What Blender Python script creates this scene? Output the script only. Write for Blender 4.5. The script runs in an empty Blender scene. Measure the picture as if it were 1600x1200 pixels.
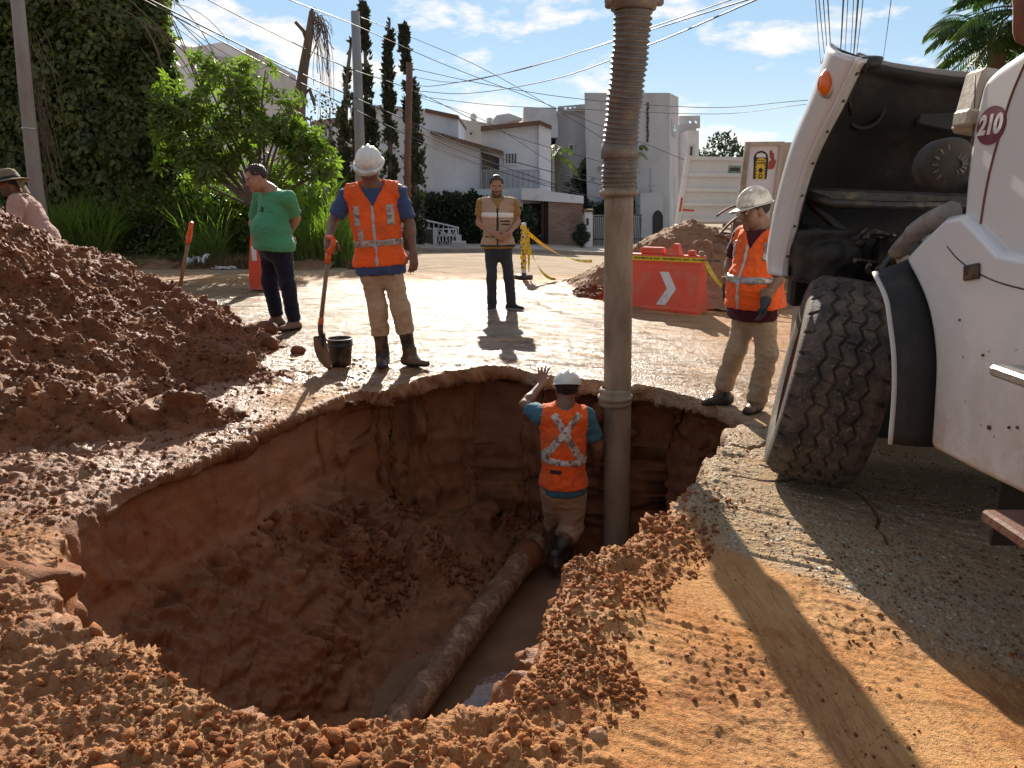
import bpy, math, random
import numpy as np
from mathutils import Vector, Matrix
R_ = math.radians
random.seed(7); rng = np.random.default_rng(7)
scene = bpy.context.scene
COL = scene.collection
# ---------------------------------------------------------------- camera
PITCH = R_(14.1); CAMH = 1.35; F = 1155.0
cd = bpy.data.cameras.new('camera'); cam = bpy.data.objects.new('camera', cd); COL.objects.link(cam)
cd.sensor_width = 36; cd.lens = 36 * F / 1600; cd.clip_start = 0.05; cd.clip_end = 2000
cam.location = (0, 0, CAMH); cam.rotation_euler = (math.pi/2 - PITCH, 0, 0)
scene.camera = cam
# ---------------------------------------------------------------- light
SUN_EL = 27.0; SUN_AZ = -3.0            # azimuth from +Y towards +X
w = bpy.data.worlds.new("World"); scene.world = w; w.use_nodes = True
nt = w.node_tree; nt.nodes.clear()
def wn(t): return nt.nodes.new(t)
sky = wn('ShaderNodeTexSky'); sky.sky_type = 'NISHITA'; sky.sun_disc = False
sky.sun_elevation = R_(SUN_EL); sky.sun_rotation = R_(SUN_AZ); sky.altitude = 1500
sky.air_density = 1.1; sky.dust_density = 0.25; sky.ozone_density = 3.0
bg = wn('ShaderNodeBackground'); out = wn('ShaderNodeOutputWorld')
tc = wn('ShaderNodeTexCoord'); sep = wn('ShaderNodeSeparateXYZ'); nt.links.new(tc.outputs['Generated'], sep.inputs[0])
def mth(op, a, b=None, clamp=False):
    n = wn('ShaderNodeMath'); n.operation = op; n.use_clamp = clamp
    for i, v in enumerate((a, b)):
        if v is None: continue
        if hasattr(v, 'is_output'): nt.links.new(v, n.inputs[i])
        else: n.inputs[i].default_value = v
    return n.outputs[0]
zz = mth('MAXIMUM', mth('ADD', sep.outputs[2], 0.10), 0.04)
px = mth('DIVIDE', sep.outputs[0], zz); py = mth('DIVIDE', sep.outputs[1], zz)
cmb = wn('ShaderNodeCombineXYZ'); nt.links.new(px, cmb.inputs[0]); nt.links.new(py, cmb.inputs[1])
def noise(scale, det, off, dist=0.0, rough=.55):
    mp = wn('ShaderNodeMapping'); mp.inputs['Location'].default_value = off
    nt.links.new(cmb.outputs[0], mp.inputs[0])
    n = wn('ShaderNodeTexNoise'); n.inputs['Scale'].default_value = scale; n.inputs['Detail'].default_value = det
    n.inputs['Roughness'].default_value = rough; n.inputs['Distortion'].default_value = dist
    nt.links.new(mp.outputs[0], n.inputs['Vector']); return n.outputs[0]
def noise2(scale, det, off, dist, rough):
    mp = wn('ShaderNodeMapping'); mp.inputs['Location'].default_value = off; mp.inputs['Scale'].default_value = (1, 1, 2.6)
    nt.links.new(tc.outputs['Generated'], mp.inputs[0]); n = wn('ShaderNodeTexNoise'); n.inputs['Scale'].default_value = scale; n.inputs['Detail'].default_value = det
    n.inputs['Roughness'].default_value = rough; n.inputs['Distortion'].default_value = dist; nt.links.new(mp.outputs[0], n.inputs['Vector']); return n.outputs[0]
big = noise2(1.6, 3, (3.1, 1.7, 0), 0, .5); sm = noise2(7.0, 9, (1.3, 5.2, 0), .15, .60)
cov = mth('ADD', mth('MULTIPLY', big, .45), mth('MULTIPLY', sm, 1.15))
rr = wn('ShaderNodeValToRGB'); rr.color_ramp.elements[0].position = .755; rr.color_ramp.elements[1].position = .885
rr.color_ramp.elements[1].color = (1, 1, 1, 1)
nt.links.new(cov, rr.inputs[0])
cm = mth('MULTIPLY', rr.outputs[0], .92, True)
fade = mth('MULTIPLY', mth('MAXIMUM', sep.outputs[2], 0), 14, True)
cm = mth('MULTIPLY', cm, fade)
hs = wn('ShaderNodeHueSaturation'); hs.inputs['Saturation'].default_value = 1.12; hs.inputs['Value'].default_value = 1.0
nt.links.new(sky.outputs[0], hs.inputs['Color'])
mx = wn('ShaderNodeMix'); mx.data_type = 'RGBA'; nt.links.new(cm, mx.inputs[0])
gr = wn('ShaderNodeValToRGB'); nt.links.new(sep.outputs[2], gr.inputs[0]); gr.color_ramp.interpolation = 'EASE'
gr.color_ramp.elements[0].color = (.72, .81, .87, 1); gr.color_ramp.elements[1].position = .55; gr.color_ramp.elements[1].color = (.19, .36, .62, 1)
e = gr.color_ramp.elements.new(.22); e.color = (.45, .63, .79, 1)
vm = wn('ShaderNodeVectorMath'); vm.operation = 'SCALE'; nt.links.new(gr.outputs[0], vm.inputs[0]); vm.inputs['Scale'].default_value = 5.9
mg = wn('ShaderNodeMix'); mg.data_type = 'RGBA'; mg.inputs[0].default_value = .80; nt.links.new(hs.outputs[0], mg.inputs[6]); nt.links.new(vm.outputs[0], mg.inputs[7])
nt.links.new(mg.outputs[2], mx.inputs[6])
mx.inputs[7].default_value = (6.6, 6.2, 5.7, 1)
sd = wn('ShaderNodeVectorMath'); sd.operation = 'DOT_PRODUCT'; nt.links.new(tc.outputs['Generated'], sd.inputs[0]); sd.inputs[1].default_value = (0, 1, 0)
fb = wn('ShaderNodeMapRange'); fb.interpolation_type = 'SMOOTHSTEP'; nt.links.new(sd.outputs['Value'], fb.inputs[0]); fb.inputs[1].default_value = -.3; fb.inputs[2].default_value = .75; fb.inputs[3].default_value = .60; fb.inputs[4].default_value = 1.
v2 = wn('ShaderNodeVectorMath'); v2.operation = 'SCALE'; nt.links.new(mx.outputs[2], v2.inputs[0]); nt.links.new(fb.outputs[0], v2.inputs['Scale'])
nt.links.new(v2.outputs[0], bg.inputs[0]); bg.inputs[1].default_value = 0.10
nt.links.new(bg.outputs[0], out.inputs[0])
sl = bpy.data.lights.new('sun', 'SUN'); sl.energy = 5.0; sl.angle = R_(0.55); sl.color = (1.0, .90, .76)
so = bpy.data.objects.new('sun', sl); COL.objects.link(so)
sdir = Vector((math.sin(R_(SUN_AZ))*math.cos(R_(SUN_EL)), math.cos(R_(SUN_AZ))*math.cos(R_(SUN_EL)), math.sin(R_(SUN_EL))))
so.rotation_euler = (-sdir).to_track_quat('-Z', 'Y').to_euler()
scene.view_settings.view_transform = 'Standard'; scene.view_settings.look = 'None'
scene.view_settings.exposure = 0.82; scene.view_settings.gamma = 1
scene.render.engine = 'CYCLES'
# ---------------------------------------------------------------- pixel -> world
def ss(x, a=0., b=1.):
    t = np.clip((np.asarray(x, float) - a) / (b - a), 0, 1); return t*t*(3-2*t)
def gz(x, y):
    x = np.asarray(x, float); y = np.asarray(y, float)
    z = -.088*np.clip(x, 0, 3.2)*(1 - .5*ss(y, 9, 14)) - .75*ss(y, 11, 37)
    z = z + 1.0*ss(y, 15.6, 19.5)*ss(-x, 3.0, 5.2)*(1 - ss(y, 24, 34)*.6)
    return z
cP, sP = math.cos(PITCH), math.sin(PITCH)
def P(px, py, y):
    u = (px-800)/F; v = (py-600)/F
    fw = cP - v*sP; dn = sP + v*cP; Z = y/fw
    return Vector((u*Z, y, CAMH - dn*Z))
def G(px, py, dz=0.):
    u = (px-800)/F; v = (py-600)/F
    fw = cP - v*sP; dn = sP + v*cP; z = 0.
    for _ in range(30):
        Z = min((CAMH - z)/max(dn, 1e-3), 300.); nz = float(gz(u*Z, fw*Z)) + dz
        z = .6*z + .4*nz
    return Vector((u*Z, fw*Z, z))
# ---------------------------------------------------------------- noise (numpy)
def _h(ix, iy, iz, s):
    n = (ix.astype(np.int64)*374761393 + iy.astype(np.int64)*668265263 + iz.astype(np.int64)*2147483647 + s*1274126177) & 0xffffffff
    n = ((n ^ (n >> 13))*1274126177) & 0xffffffff
    n = ((n ^ (n >> 16))*2246822519) & 0xffffffff
    return ((n ^ (n >> 15)) & 0xffff).astype(np.float32)/65535.
def vn(p, s=0):
    i = np.floor(p).astype(np.int64); f = (p - i).astype(np.float32); f = f*f*f*(f*(f*6-15)+10)
    r = 0
    for dx in (0, 1):
        wx = f[:, 0] if dx else 1-f[:, 0]
        for dy in (0, 1):
            wy = wx*(f[:, 1] if dy else 1-f[:, 1])
            for dz in (0, 1):
                r = r + wy*(f[:, 2] if dz else 1-f[:, 2])*_h(i[:, 0]+dx, i[:, 1]+dy, i[:, 2]+dz, s)
    return r*2-1
def fbm(p, o=4, s=0, g=.5, bil=False):
    a = 1.; r = np.zeros(len(p), np.float32); t = 0
    for k in range(o):
        n = vn(p*(2.03**k) + k*17.3, s+k)
        r += a*(np.abs(n)*2-.6 if bil else n); t += a; a *= g
    return r/t
def wor2(x, y, s=0, jit=.9):
    ix = np.floor(x).astype(np.int64); iy = np.floor(y).astype(np.int64)
    d1 = np.full(len(x), 9., np.float32); idr = np.zeros(len(x), np.float32); z0 = np.zeros_like(ix)
    for dx in (-1, 0, 1):
        for dy in (-1, 0, 1):
            cx = ix+dx; cy = iy+dy
            a = cx + .5 + jit*(_h(cx, cy, z0, s)-.5); b = cy + .5 + jit*(_h(cx, cy, z0, s+1)-.5)
            rd = _h(cx, cy, z0, s+2)
            d = np.hypot(x-a, y-b); m = d < d1
            d1 = np.where(m, d, d1); idr = np.where(m, rd, idr)
    return d1, idr
# ---------------------------------------------------------------- objects
def link(o, parent=None):
    COL.objects.link(o)
    if parent is not None: o.parent = parent
    return o
def tag(o, label=None, cat=None, group=None, kind=None):
    if label: o['label'] = label
    if cat: o['category'] = cat
    if group: o['group'] = group
    if kind: o['kind'] = kind
    return o
def empty(name, loc, label, cat, group=None, rz=0.):
    o = bpy.data.objects.new(name, None); COL.objects.link(o); o.location = loc; o.rotation_euler = (0, 0, rz)
    o.empty_display_size = .2
    return tag(o, label, cat, group)
def mesh_np(name, V, Fq, mats, parent=None, smooth=True, mi=None, attrs=None, local=True):
    """V (n,3); Fq (m,k) int array; world coords, re-based on parent's location"""
    V = np.asarray(V, np.float32).reshape(-1, 3); Fq = np.asarray(Fq, np.int32)
    org = Vector((0, 0, 0))
    if parent is not None and local:
        p = parent; org = Vector((0, 0, 0))
        while p is not None: org += Vector(p.location); p = p.parent
        V = V - np.array(org, np.float32)
    me = bpy.data.meshes.new(name)
    me.vertices.add(len(V)); me.vertices.foreach_set('co', V.ravel())
    k = Fq.shape[1]; m = len(Fq)
    me.loops.add(m*k); me.loops.foreach_set('vertex_index', Fq.ravel())
    me.polygons.add(m); me.polygons.foreach_set('loop_start', np.arange(0, m*k, k, dtype=np.int32))
    try: me.polygons.foreach_set('loop_total', np.full(m, k, np.int32))
    except Exception: pass
    if mi is not None: me.polygons.foreach_set('material_index', np.asarray(mi, np.int32))
    me.polygons.foreach_set('use_smooth', np.full(m, smooth, bool))
    for mt in (mats if isinstance(mats, (list, tuple)) else [mats]): me.materials.append(mt)
    me.update(calc_edges=True)
    if attrs:
        for an, av in attrs.items():
            a = me.attributes.new(an, 'FLOAT', 'POINT'); a.data.foreach_set('value', np.asarray(av, np.float32))
    return link(bpy.data.objects.new(name, me), parent)
class MB:
    """collects shapes given in world coordinates, builds ONE mesh"""
    def __init__(s): s.v = []; s.f = []; s.sm = []; s.m = []; s.cm = 0
    def add(s, vs, fs, smooth=False):
        b = len(s.v); s.v += [tuple(v) for v in vs]
        for f in fs: s.f.append([i+b for i in f]); s.sm.append(smooth); s.m.append(s.cm)
        return s
    def box(s, c, size, rot=None, bev=0.):
        c = Vector(c); sx, sy, sz = [q/2 for q in size]; b = min(bev, sx*.9, sy*.9, sz*.9)
        vs = []; fs = []
        if b <= 0:
            vs = [Vector((x, y, z)) for x in (-sx, sx) for y in (-sy, sy) for z in (-sz, sz)]
            fs = [(0,1,3,2), (4,6,7,5), (0,4,5,1), (2,3,7,6), (0,2,6,4), (1,5,7,3)]
        else:
            idx = {}
            for ix in (-1, 1):
                for iy in (-1, 1):
                    for iz in (-1, 1):
                        for ax in range(3):
                            p = [ix*sx, iy*sy, iz*sz]
                            for a2 in range(3):
                                if a2 != ax: p[a2] -= (ix, iy, iz)[a2]*b
                            idx[(ix, iy, iz, ax)] = len(vs); vs.append(Vector(p))
            for ax in range(3):
                o = [a for a in range(3) if a != ax]
                for sg in (-1, 1):
                    q = []
                    for (i, j) in ((-1,-1), (1,-1), (1,1), (-1,1)):
                        k = [0, 0, 0]; k[ax] = sg; k[o[0]] = i; k[o[1]] = j; q.append(idx[(k[0], k[1], k[2], ax)])
                    if (sg > 0) == (ax == 1): q.reverse()
                    fs.append(tuple(q))
            for ax in range(3):
                o = [a for a in range(3) if a != ax]
                for i in (-1, 1):
                    for j in (-1, 1):
                        k1 = [0,0,0]; k1[o[0]] = i; k1[o[1]] = j; k2 = list(k1); k1[ax] = -1; k2[ax] = 1
                        fs.append((idx[(*k1, o[0])], idx[(*k2, o[0])], idx[(*k2, o[1])], idx[(*k1, o[1])]))
            for ix in (-1, 1):
                for iy in (-1, 1):
                    for iz in (-1, 1): fs.append(tuple(idx[(ix, iy, iz, a)] for a in range(3)))
        if rot is not None: vs = [rot @ v for v in vs]
        return s.add([v + c for v in vs], fs)
    def tube(s, pts, rad, n=8, cap=True, smooth=True, sq=None):
        pts = [Vector(p) for p in pts]; N = len(pts)
        if not hasattr(rad, '__len__'): rad = [rad]*N
        vs = []; up = None
        for i, p in enumerate(pts):
            t = (pts[min(i+1, N-1)] - pts[max(i-1, 0)])
            t = t.normalized() if t.length > 1e-9 else Vector((0, 0, 1))
            if up is None:
                up = Vector((0, 0, 1)) if abs(t.z) < .9 else Vector((1, 0, 0))
            a = t.cross(up).normalized(); b = a.cross(t).normalized(); up = b
            for k in range(n):
                an = 2*math.pi*k/n
                vs.append(p + (a*math.cos(an) + b*math.sin(an))*rad[i])
        fs = [(i*n+k, i*n+(k+1) % n, (i+1)*n+(k+1) % n, (i+1)*n+k) for i in range(N-1) for k in range(n)]
        s.add(vs, fs, smooth)
        if cap:
            b0 = len(s.v)-len(vs)
            s.f.append([b0+k for k in range(n)][::-1]); s.sm.append(False); s.m.append(s.cm)
            s.f.append([b0+(N-1)*n+k for k in range(n)]); s.sm.append(False); s.m.append(s.cm)
        return s
    def lathe(s, prof, c, ax=(0, 0, 1), n=24, smooth=True, sx=1., sy=1.):
        ax = Vector(ax).normalized(); up = Vector((0, 0, 1)) if abs(ax.z) < .9 else Vector((1, 0, 0))
        a = ax.cross(up).normalized(); b = ax.cross(a).normalized(); c = Vector(c); vs = []
        for r, h in prof:
            for k in range(n):
                an = 2*math.pi*k/n; vs.append(c + ax*h + (a*math.cos(an)*sx + b*math.sin(an)*sy)*r)
        fs = [(i*n+k, i*n+(k+1) % n, (i+1)*n+(k+1) % n, (i+1)*n+k) for i in range(len(prof)-1) for k in range(n)]
        return s.add(vs, fs, smooth)
    def prism(s, outline, y0, y1):
        """outline: list of world Vectors (a front polygon); extruded by vector y1-y0 along +Y or by given Vector"""
        n = len(outline); d = Vector((0, y1-y0, 0)) if not isinstance(y1, Vector) else y1
        vs = [Vector(p) for p in outline] + [Vector(p)+d for p in outline]
        fs = [tuple(range(n)), tuple(range(2*n-1, n-1, -1))] + [(i, i+n, (i+1) % n+n, (i+1) % n) for i in range(n)]
        return s.add(vs, fs)
    def build(s, name, mats, parent=None):
        org = Vector((0, 0, 0)); p = parent
        while p is not None: org += Vector(p.location); p = p.parent
        me = bpy.data.meshes.new(name); me.from_pydata([tuple(Vector(v)-org) for v in s.v], [], s.f)
        me.polygons.foreach_set('use_smooth', s.sm); me.polygons.foreach_set('material_index', s.m)
        for mt in (mats if isinstance(mats, (list, tuple)) else [mats]): me.materials.append(mt)
        me.validate(); me.update()
        import bmesh
        bm = bmesh.new(); bm.from_mesh(me); bmesh.ops.recalc_face_normals(bm, faces=bm.faces); bm.to_mesh(me); bm.free()
        return link(bpy.data.objects.new(name, me), parent)
def pq(pts, y): return [P(a, b, y) for a, b in pts]
def pprism(mb, pts, y, depth): return mb.prism(pq(pts, y), 0, depth)
# ---------------------------------------------------------------- materials
def newmat(name):
    m = bpy.data.materials.new(name); m.use_nodes = True; t = m.node_tree; t.nodes.clear()
    o = t.nodes.new('ShaderNodeOutputMaterial'); b = t.nodes.new('ShaderNodeBsdfPrincipled'); t.links.new(b.outputs[0], o.inputs[0])
    return m, t, b, o
class NT:
    def __init__(s, t): s.t = t
    def n(s, ty, **k):
        q = s.t.nodes.new(ty)
        for a, v in k.items(): setattr(q, a, v)
        return q
    def put(s, sock, v):
        if hasattr(v, 'is_output'): s.t.links.new(v, sock)
        elif hasattr(v, '__len__') and len(v) == 3 and sock.type == 'RGBA': sock.default_value = (*v, 1)
        else: sock.default_value = v
    def math(s, op, a, b=0., clamp=False):
        q = s.n('ShaderNodeMath', operation=op, use_clamp=clamp); s.put(q.inputs[0], a); s.put(q.inputs[1], b); return q.outputs[0]
    def mix(s, f, a, b, bt='MIX'):
        q = s.n('ShaderNodeMix', data_type='RGBA', blend_type=bt); s.put(q.inputs[0], f); s.put(q.inputs[6], a); s.put(q.inputs[7], b); return q.outputs[2]
    def coord(s, kind='Object', scale=(1, 1, 1), rot=(0, 0, 0)):
        c = s.n('ShaderNodeTexCoord'); m = s.n('ShaderNodeMapping'); m.inputs['Scale'].default_value = scale
        m.inputs['Rotation'].default_value = rot
        s.t.links.new(c.outputs[kind], m.inputs[0]); return m.outputs[0]
    def noise(s, v, sc, det=4, rough=.55, dist=0.):
        q = s.n('ShaderNodeTexNoise'); s.put(q.inputs['Vector'], v); q.inputs['Scale'].default_value = sc
        q.inputs['Detail'].default_value = det; q.inputs['Roughness'].default_value = rough; q.inputs['Distortion'].default_value = dist
        return q.outputs[0]
    def vor(s, v, sc, feature='F1', out='Distance'):
        q = s.n('ShaderNodeTexVoronoi', feature=feature); s.put(q.inputs['Vector'], v); q.inputs['Scale'].default_value = sc
        return q.outputs[out]
    def ramp(s, v, a, b, c0=0., c1=1.):
        q = s.n('ShaderNodeMapRange', clamp=True); s.put(q.inputs[0], v)
        for i, k in enumerate((a, b, c0, c1)): s.put(q.inputs[1+i], k)
        return q.outputs[0]
    def bump(s, h, st=.3, dist=.02, nrm=None):
        q = s.n('ShaderNodeBump'); s.put(q.inputs['Strength'], st); s.put(q.inputs['Distance'], dist); s.put(q.inputs['Height'], h)
        if nrm is not None: s.put(q.inputs['Normal'], nrm)
        return q.outputs[0]
    def attr(s, name):
        q = s.n('ShaderNodeAttribute', attribute_name=name); return q.outputs['Fac']
def pm(name, col, rough=.7, var=.25, scale=3., bump=.25, bscale=30., bd=.01, metal=0., col2=None, c2=(.52, .62), scale2=2., stretch=(1, 1, 1), spec=.5, trans=0., coat=0.):
    m, t, b, o = newmat(name); N = NT(t); v = N.coord('Object', stretch)
    n1 = N.noise(v, scale, 6, .6); n2 = N.noise(v, bscale, 4, .6)
    c = N.mix(N.ramp(n1, .3, .7), tuple(x*(1-var) for x in col), tuple(min(1, x*(1+var)) for x in col))
    if col2: c = N.mix(N.ramp(N.noise(v, scale2, 7, .65), *c2), c, col2)
    N.put(b.inputs['Base Color'], c)
    N.put(b.inputs['Roughness'], N.ramp(n1, .3, .7, max(0, rough-.08), min(1, rough+.08)))
    b.inputs['Metallic'].default_value = metal; b.inputs['Specular IOR Level'].default_value = spec
    if coat: b.inputs['Coat Weight'].default_value = coat; b.inputs['Coat Roughness'].default_value = .12
    if bump: N.put(b.inputs['Normal'], N.bump(n2, bump, bd))
    return m
def leafmat(name, c1, c2, tr=.35, rough=.45):
    m, t, b, o = newmat(name); N = NT(t); v = N.coord('Object')
    n = N.noise(v, 1.7, 3); n2 = N.noise(v, 23., 2)
    c = N.mix(N.ramp(n, .35, .65), c1, c2); c = N.mix(N.ramp(n2, .3, .7), c, tuple(x*.6 for x in c1))
    N.put(b.inputs['Base Color'], c); b.inputs['Roughness'].default_value = rough
    b.inputs['Specular IOR Level'].default_value = .35
    tl = N.n('ShaderNodeBsdfTranslucent'); N.put(tl.inputs[0], N.mix(1., c, (1.0, 1.5, .35), 'MULTIPLY'))
    ms = N.n('ShaderNodeMixShader'); ms.inputs[0].default_value = tr
    t.links.new(b.outputs[0], ms.inputs[1]); t.links.new(tl.outputs[0], ms.inputs[2]); t.links.new(ms.outputs[0], o.inputs[0])
    return m
# ================================================================ GROUND, PIT, ROAD
rim_px = [(480,640),(520,626),(565,610),(610,606),(650,592),(700,577),(745,574),(780,570),(815,578),(850,584),(890,590),(930,593),(965,604),(1005,602),(1050,612),(1090,622),(1125,632),(1165,655),
 (1150,676),(1128,700),(1092,738),(1070,772),(1050,795),(1022,818),(1003,840),(950,862),(905,885),(892,915),(878,950),(862,990),(842,1036),(830,1078),
 (790,1106),(740,1118),(700,1128),(645,1122),(590,1130),(510,1152),(430,1124),(350,1098),(290,1062),(235,1032),(170,1002),(105,985),(50,962),
 (62,905),(78,868),(84,826),(160,783),(240,742),(330,708),(410,668)]
rim = np.array([tuple(G(a, b))[:2] for a, b in rim_px])
def closest(x, y, poly):
    n = len(x); best = np.full(n, 1e9); qx = np.zeros(n); qy = np.zeros(n); ins = np.zeros(n, bool)
    M = len(poly)
    for i in range(M):
        ax, ay = poly[i]; bx, by = poly[(i+1) % M]; ex, ey = bx-ax, by-ay
        t = np.clip(((x-ax)*ex + (y-ay)*ey)/(ex*ex+ey*ey), 0, 1); cx = ax+t*ex; cy = ay+t*ey
        d = (x-cx)**2 + (y-cy)**2; m = d < best; best[m] = d[m]; qx[m] = cx[m]; qy[m] = cy[m]
        c = ((ay > y) != (by > y)) & (x < (bx-ax)*(y-ay)/(by-ay+1e-12)+ax); ins ^= c
    return np.sqrt(best)*np.where(ins, 1, -1), qx, qy
def ground_height(X, Y):
    """returns displaced positions and attributes for flat x,y arrays (no normal displacement yet)"""
    n = len(X); x = X.copy(); y = Y.copy()
    d = np.full(n, -9.); qx = np.zeros(n); qy = np.zeros(n)
    m = (x > -3.6) & (x < 3.2) & (y > .4) & (y < 7.6)
    p2 = np.stack([x, y, 0*x], 1)
    jx = x[m] + .05*vn(p2[m]*4.3, 5) + .02*vn(p2[m]*13, 6); jy = y[m] + .05*vn(p2[m]*4.3, 7) + .02*vn(p2[m]*13, 8)
    a, b, c = closest(jx, jy, rim); d[m] = a; qx[m] = b; qy[m] = c
    z = gz(x, y)
    wl = ss(-qx, .85, 1.35)*(m)
    far = ss(qy, 3.8, 4.6)
    di = np.maximum(d, 0)
    zf = np.interp(di, [0, .05, .12, .42, .65, 3], [0, -.12, -.17, -1.42, -1.60, -1.62])
    gf = np.interp(di, [0, .05, .12, .42, .65, 1.4, 9], [0, .005, -.10, .02, .14, 1.4, 9])
    gf = gf - .16*far*np.interp(di, [0, .05, .12, .30, .55], [0, 0, 1, .7, 0])
    zl = np.interp(di, [0, .02, .06, .24, .30, .98, 3], [0, -.05, -.08, -.50, -.56, -1.62, -1.64])
    gl = np.interp(di, [0, .02, .06, .24, .30, 1.4, 9], [0, .0, -.05, .00, .06, 1.4, 9])
    nearr = 1-ss(qy, 2.9, 3.5)
    gf = gf*(1-nearr) + nearr*np.interp(di, [0, .05, .12, .42, .65, 1.4, 9], [0, .025, .06, .16, .26, 1.4, 9])
    gl = gl*(1-nearr) + nearr*np.interp(di, [0, .02, .06, .24, .30, 1.4, 9], [0, .01, .03, .08, .12, 1.4, 9])
    zi = zf*(1-wl) + zl*wl; gi = gf*(1-wl) + gl*wl
    # slumped soil leaning in the far left corner
    deb = -.45 - .95*np.hypot((x+1.25)*.85, (y-5.15)*.9)
    zi = np.where(d > .3, np.maximum(zi, deb*ss(di, .1, .5) + zi*(1-ss(di, .1, .5))), zi)
    deb2 = -1.25 - .9*np.hypot(x-1.05, (y-4.1))
    zi = np.where(d > .3, np.maximum(zi, deb2), zi)
    ux = x-qx; uy = y-qy; L = np.hypot(ux, uy)+1e-9; ux /= L; uy /= L   # inward direction when d>0
    sh = np.where(d > 0, gi - di, 0.)
    sh = sh*ss(di, 0, .03)
    x = x + ux*sh; y = y + uy*sh
    z = z + np.where(d > 0, zi, 0.)
    out = (d <= 0)
    # soil berm along the near and right rim
    nr = ss(-qy, -3.9, -3.3)*m
    berm = np.exp(-((d+.10)/.11)**2)*nr*(.008+.035*vn(p2*3.1, 31))*ss(d, -.6, -.02)
    z = z + np.maximum(berm, -.01)
    return x, y, z, d, qx, qy, wl
def dclust(x, y): return ss(vn(np.stack([(x*.53-y*.85)*.9, (x*.85+y*.53)*3.2, 0*x], 1)+3, 71), .05, .6)*1.
p2_ = lambda a, b: np.stack([a, b, 0*a], 1)
SAMP = {}
def build_ground():
    cx0, cy0 = 0., -1.2
    ang = np.concatenate([np.linspace(-180, -50, 22)[:-1], np.linspace(-50, 50, 1060), np.linspace(50, 180, 22)[1:]])*math.pi/180
    r = np.concatenate([[.02, .5, 1., 1.6, 2.1, 2.45], np.geomspace(2.58, 8.3, 725), np.geomspace(8.3, 24, 170)[1:], np.geomspace(24, 480, 42)[1:]])
    A, Rr = np.meshgrid(ang, r); nr_, nc = A.shape
    def blur(a, k, it=2):
        a = a.reshape(nr_, nc)
        for _ in range(it):
            for ax in (0, 1):
                pad = [(0, 0), (0, 0)]; pad[ax] = (k+1, k)
                c = np.cumsum(np.pad(a, pad, mode='edge'), axis=ax)
                a = (np.take(c, range(2*k+1, c.shape[ax]), ax) - np.take(c, range(0, c.shape[ax]-2*k-1), ax))/(2*k+1)
        return a.ravel()
    X0 = (cx0 + np.sin(A)*Rr).ravel(); Y0 = (cy0 + np.cos(A)*Rr).ravel()
    x, y, z, d, qx, qy, wl = ground_height(X0, Y0)
    wb = ss(d, .26, .60)
    sx_ = (x-X0); sy_ = (y-Y0)
    x = X0 + sx_*(1-wb) + blur(sx_, 26)*wb; y = Y0 + sy_*(1-wb) + blur(sy_, 26)*wb
    z = z*(1-wb) + blur(z, 14)*wb
    p = np.stack([x, y, z], 1)
    # normals of the base surface
    Q = p.reshape(nr_, nc, 3)
    gu = np.gradient(Q, axis=0); gv = np.gradient(Q, axis=1)
    N = np.cross(gv, gu); N /= (np.linalg.norm(N, axis=2, keepdims=True)+1e-12); N = N.reshape(-1, 3)
    N[N[:, 2] < -.9] *= -1
    close = (Y0 < 24) & (Y0 > 0.4) & (np.abs(X0) < 14)
    nearz = (Y0 < 9) & (Y0 > .8) & (np.abs(X0) < 6)
    # zones
    inp = ss(d, 0, .04)
    rimn = np.exp(-np.minimum(d+.02, 0)**2/.035)*(qy < 4.4)*(d > -1)               # band round near / right rim
    nzz = .35*fbm(np.stack([X0*1.6, Y0*1.6, 0*X0], 1), 3, 151); nl = ss(-X0+nzz, -.10, .35)*ss(-Y0, -3.3, -2.5)                                         # loose heap in the left foreground
    nl = np.maximum(nl, ss(-X0, -.25, .0)*ss(-Y0, -1.95, -1.8)*.0 + ss(-X0+nzz, -.42, .05)*ss(-Y0, -2.1, -1.7))
    lc = ss(-X0, .7, 1.2)*ss(Y0, 2.4, 2.9)*ss(-Y0, -7.2, -6.0)*.6                       # mud crust on the left
    scat = ss(vn(np.stack([X0*1.6, Y0*1.6, 0*X0], 1), 77), .15, .6)*ss(X0, .2, .6)*ss(-Y0, -3.2, -2.2)*.35
    crumb = np.clip(np.maximum.reduce([nl, rimn*.95, lc, scat]), 0, 1)*(1-inp)
    wallsm = inp*wl*ss(d, .05, .08)*(1-ss(d, .26, .34))
    pitrough = inp*(1-.8*wallsm)
    rough = np.maximum(crumb, pitrough*.9)
    disp = np.zeros(len(p), np.float32)
    I = np.where(close)[0]; pc = p[I].astype(np.float32)
    disp[I] += .022*fbm(pc*1.1, 2, 3)*(1-.6*ss(Y0[I], 3, 7)) + .004*fbm(pc*np.array([3, 14, 6.]), 3, 9)
    I = np.where(nearz & (rough > .02))[0]; pc = p[I].astype(np.float32); rg = rough[I]
    wv = np.stack([vn(pc*6, 40), vn(pc*6, 41), vn(pc*6, 42)], 1)*.05
    b1 = fbm((pc+wv)*3.3, 2, 50, .5, True); b2 = fbm((pc+wv)*9.0, 3, 60, .6, True); b3 = fbm(pc*27., 3, 70, .6, True)
    dI = d[I]
    het = .45+.9*ss(vn(pc*2.1, 46), -.5, .6); a1 = np.where(dI > 0, .10, .030)*het; a2 = np.where(dI > 0, .050, .016)*het; a3 = np.where(dI > 0, .015, .013)*(.5+.7*het)
    # break the slope into blocky clods
    w1, id1 = wor2(pc[:, 0]*7+wv[:, 0]*20, (pc[:, 1]+pc[:, 2]*.7)*7+wv[:, 1]*20, 11)
    w2, id2 = wor2(pc[:, 0]*19+wv[:, 1]*25, (pc[:, 1]+pc[:, 2]*.7)*19, 21)
    w3, id3 = wor2(pc[:, 0]*44, (pc[:, 1]+pc[:, 2]*.7)*44, 28)
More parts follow.
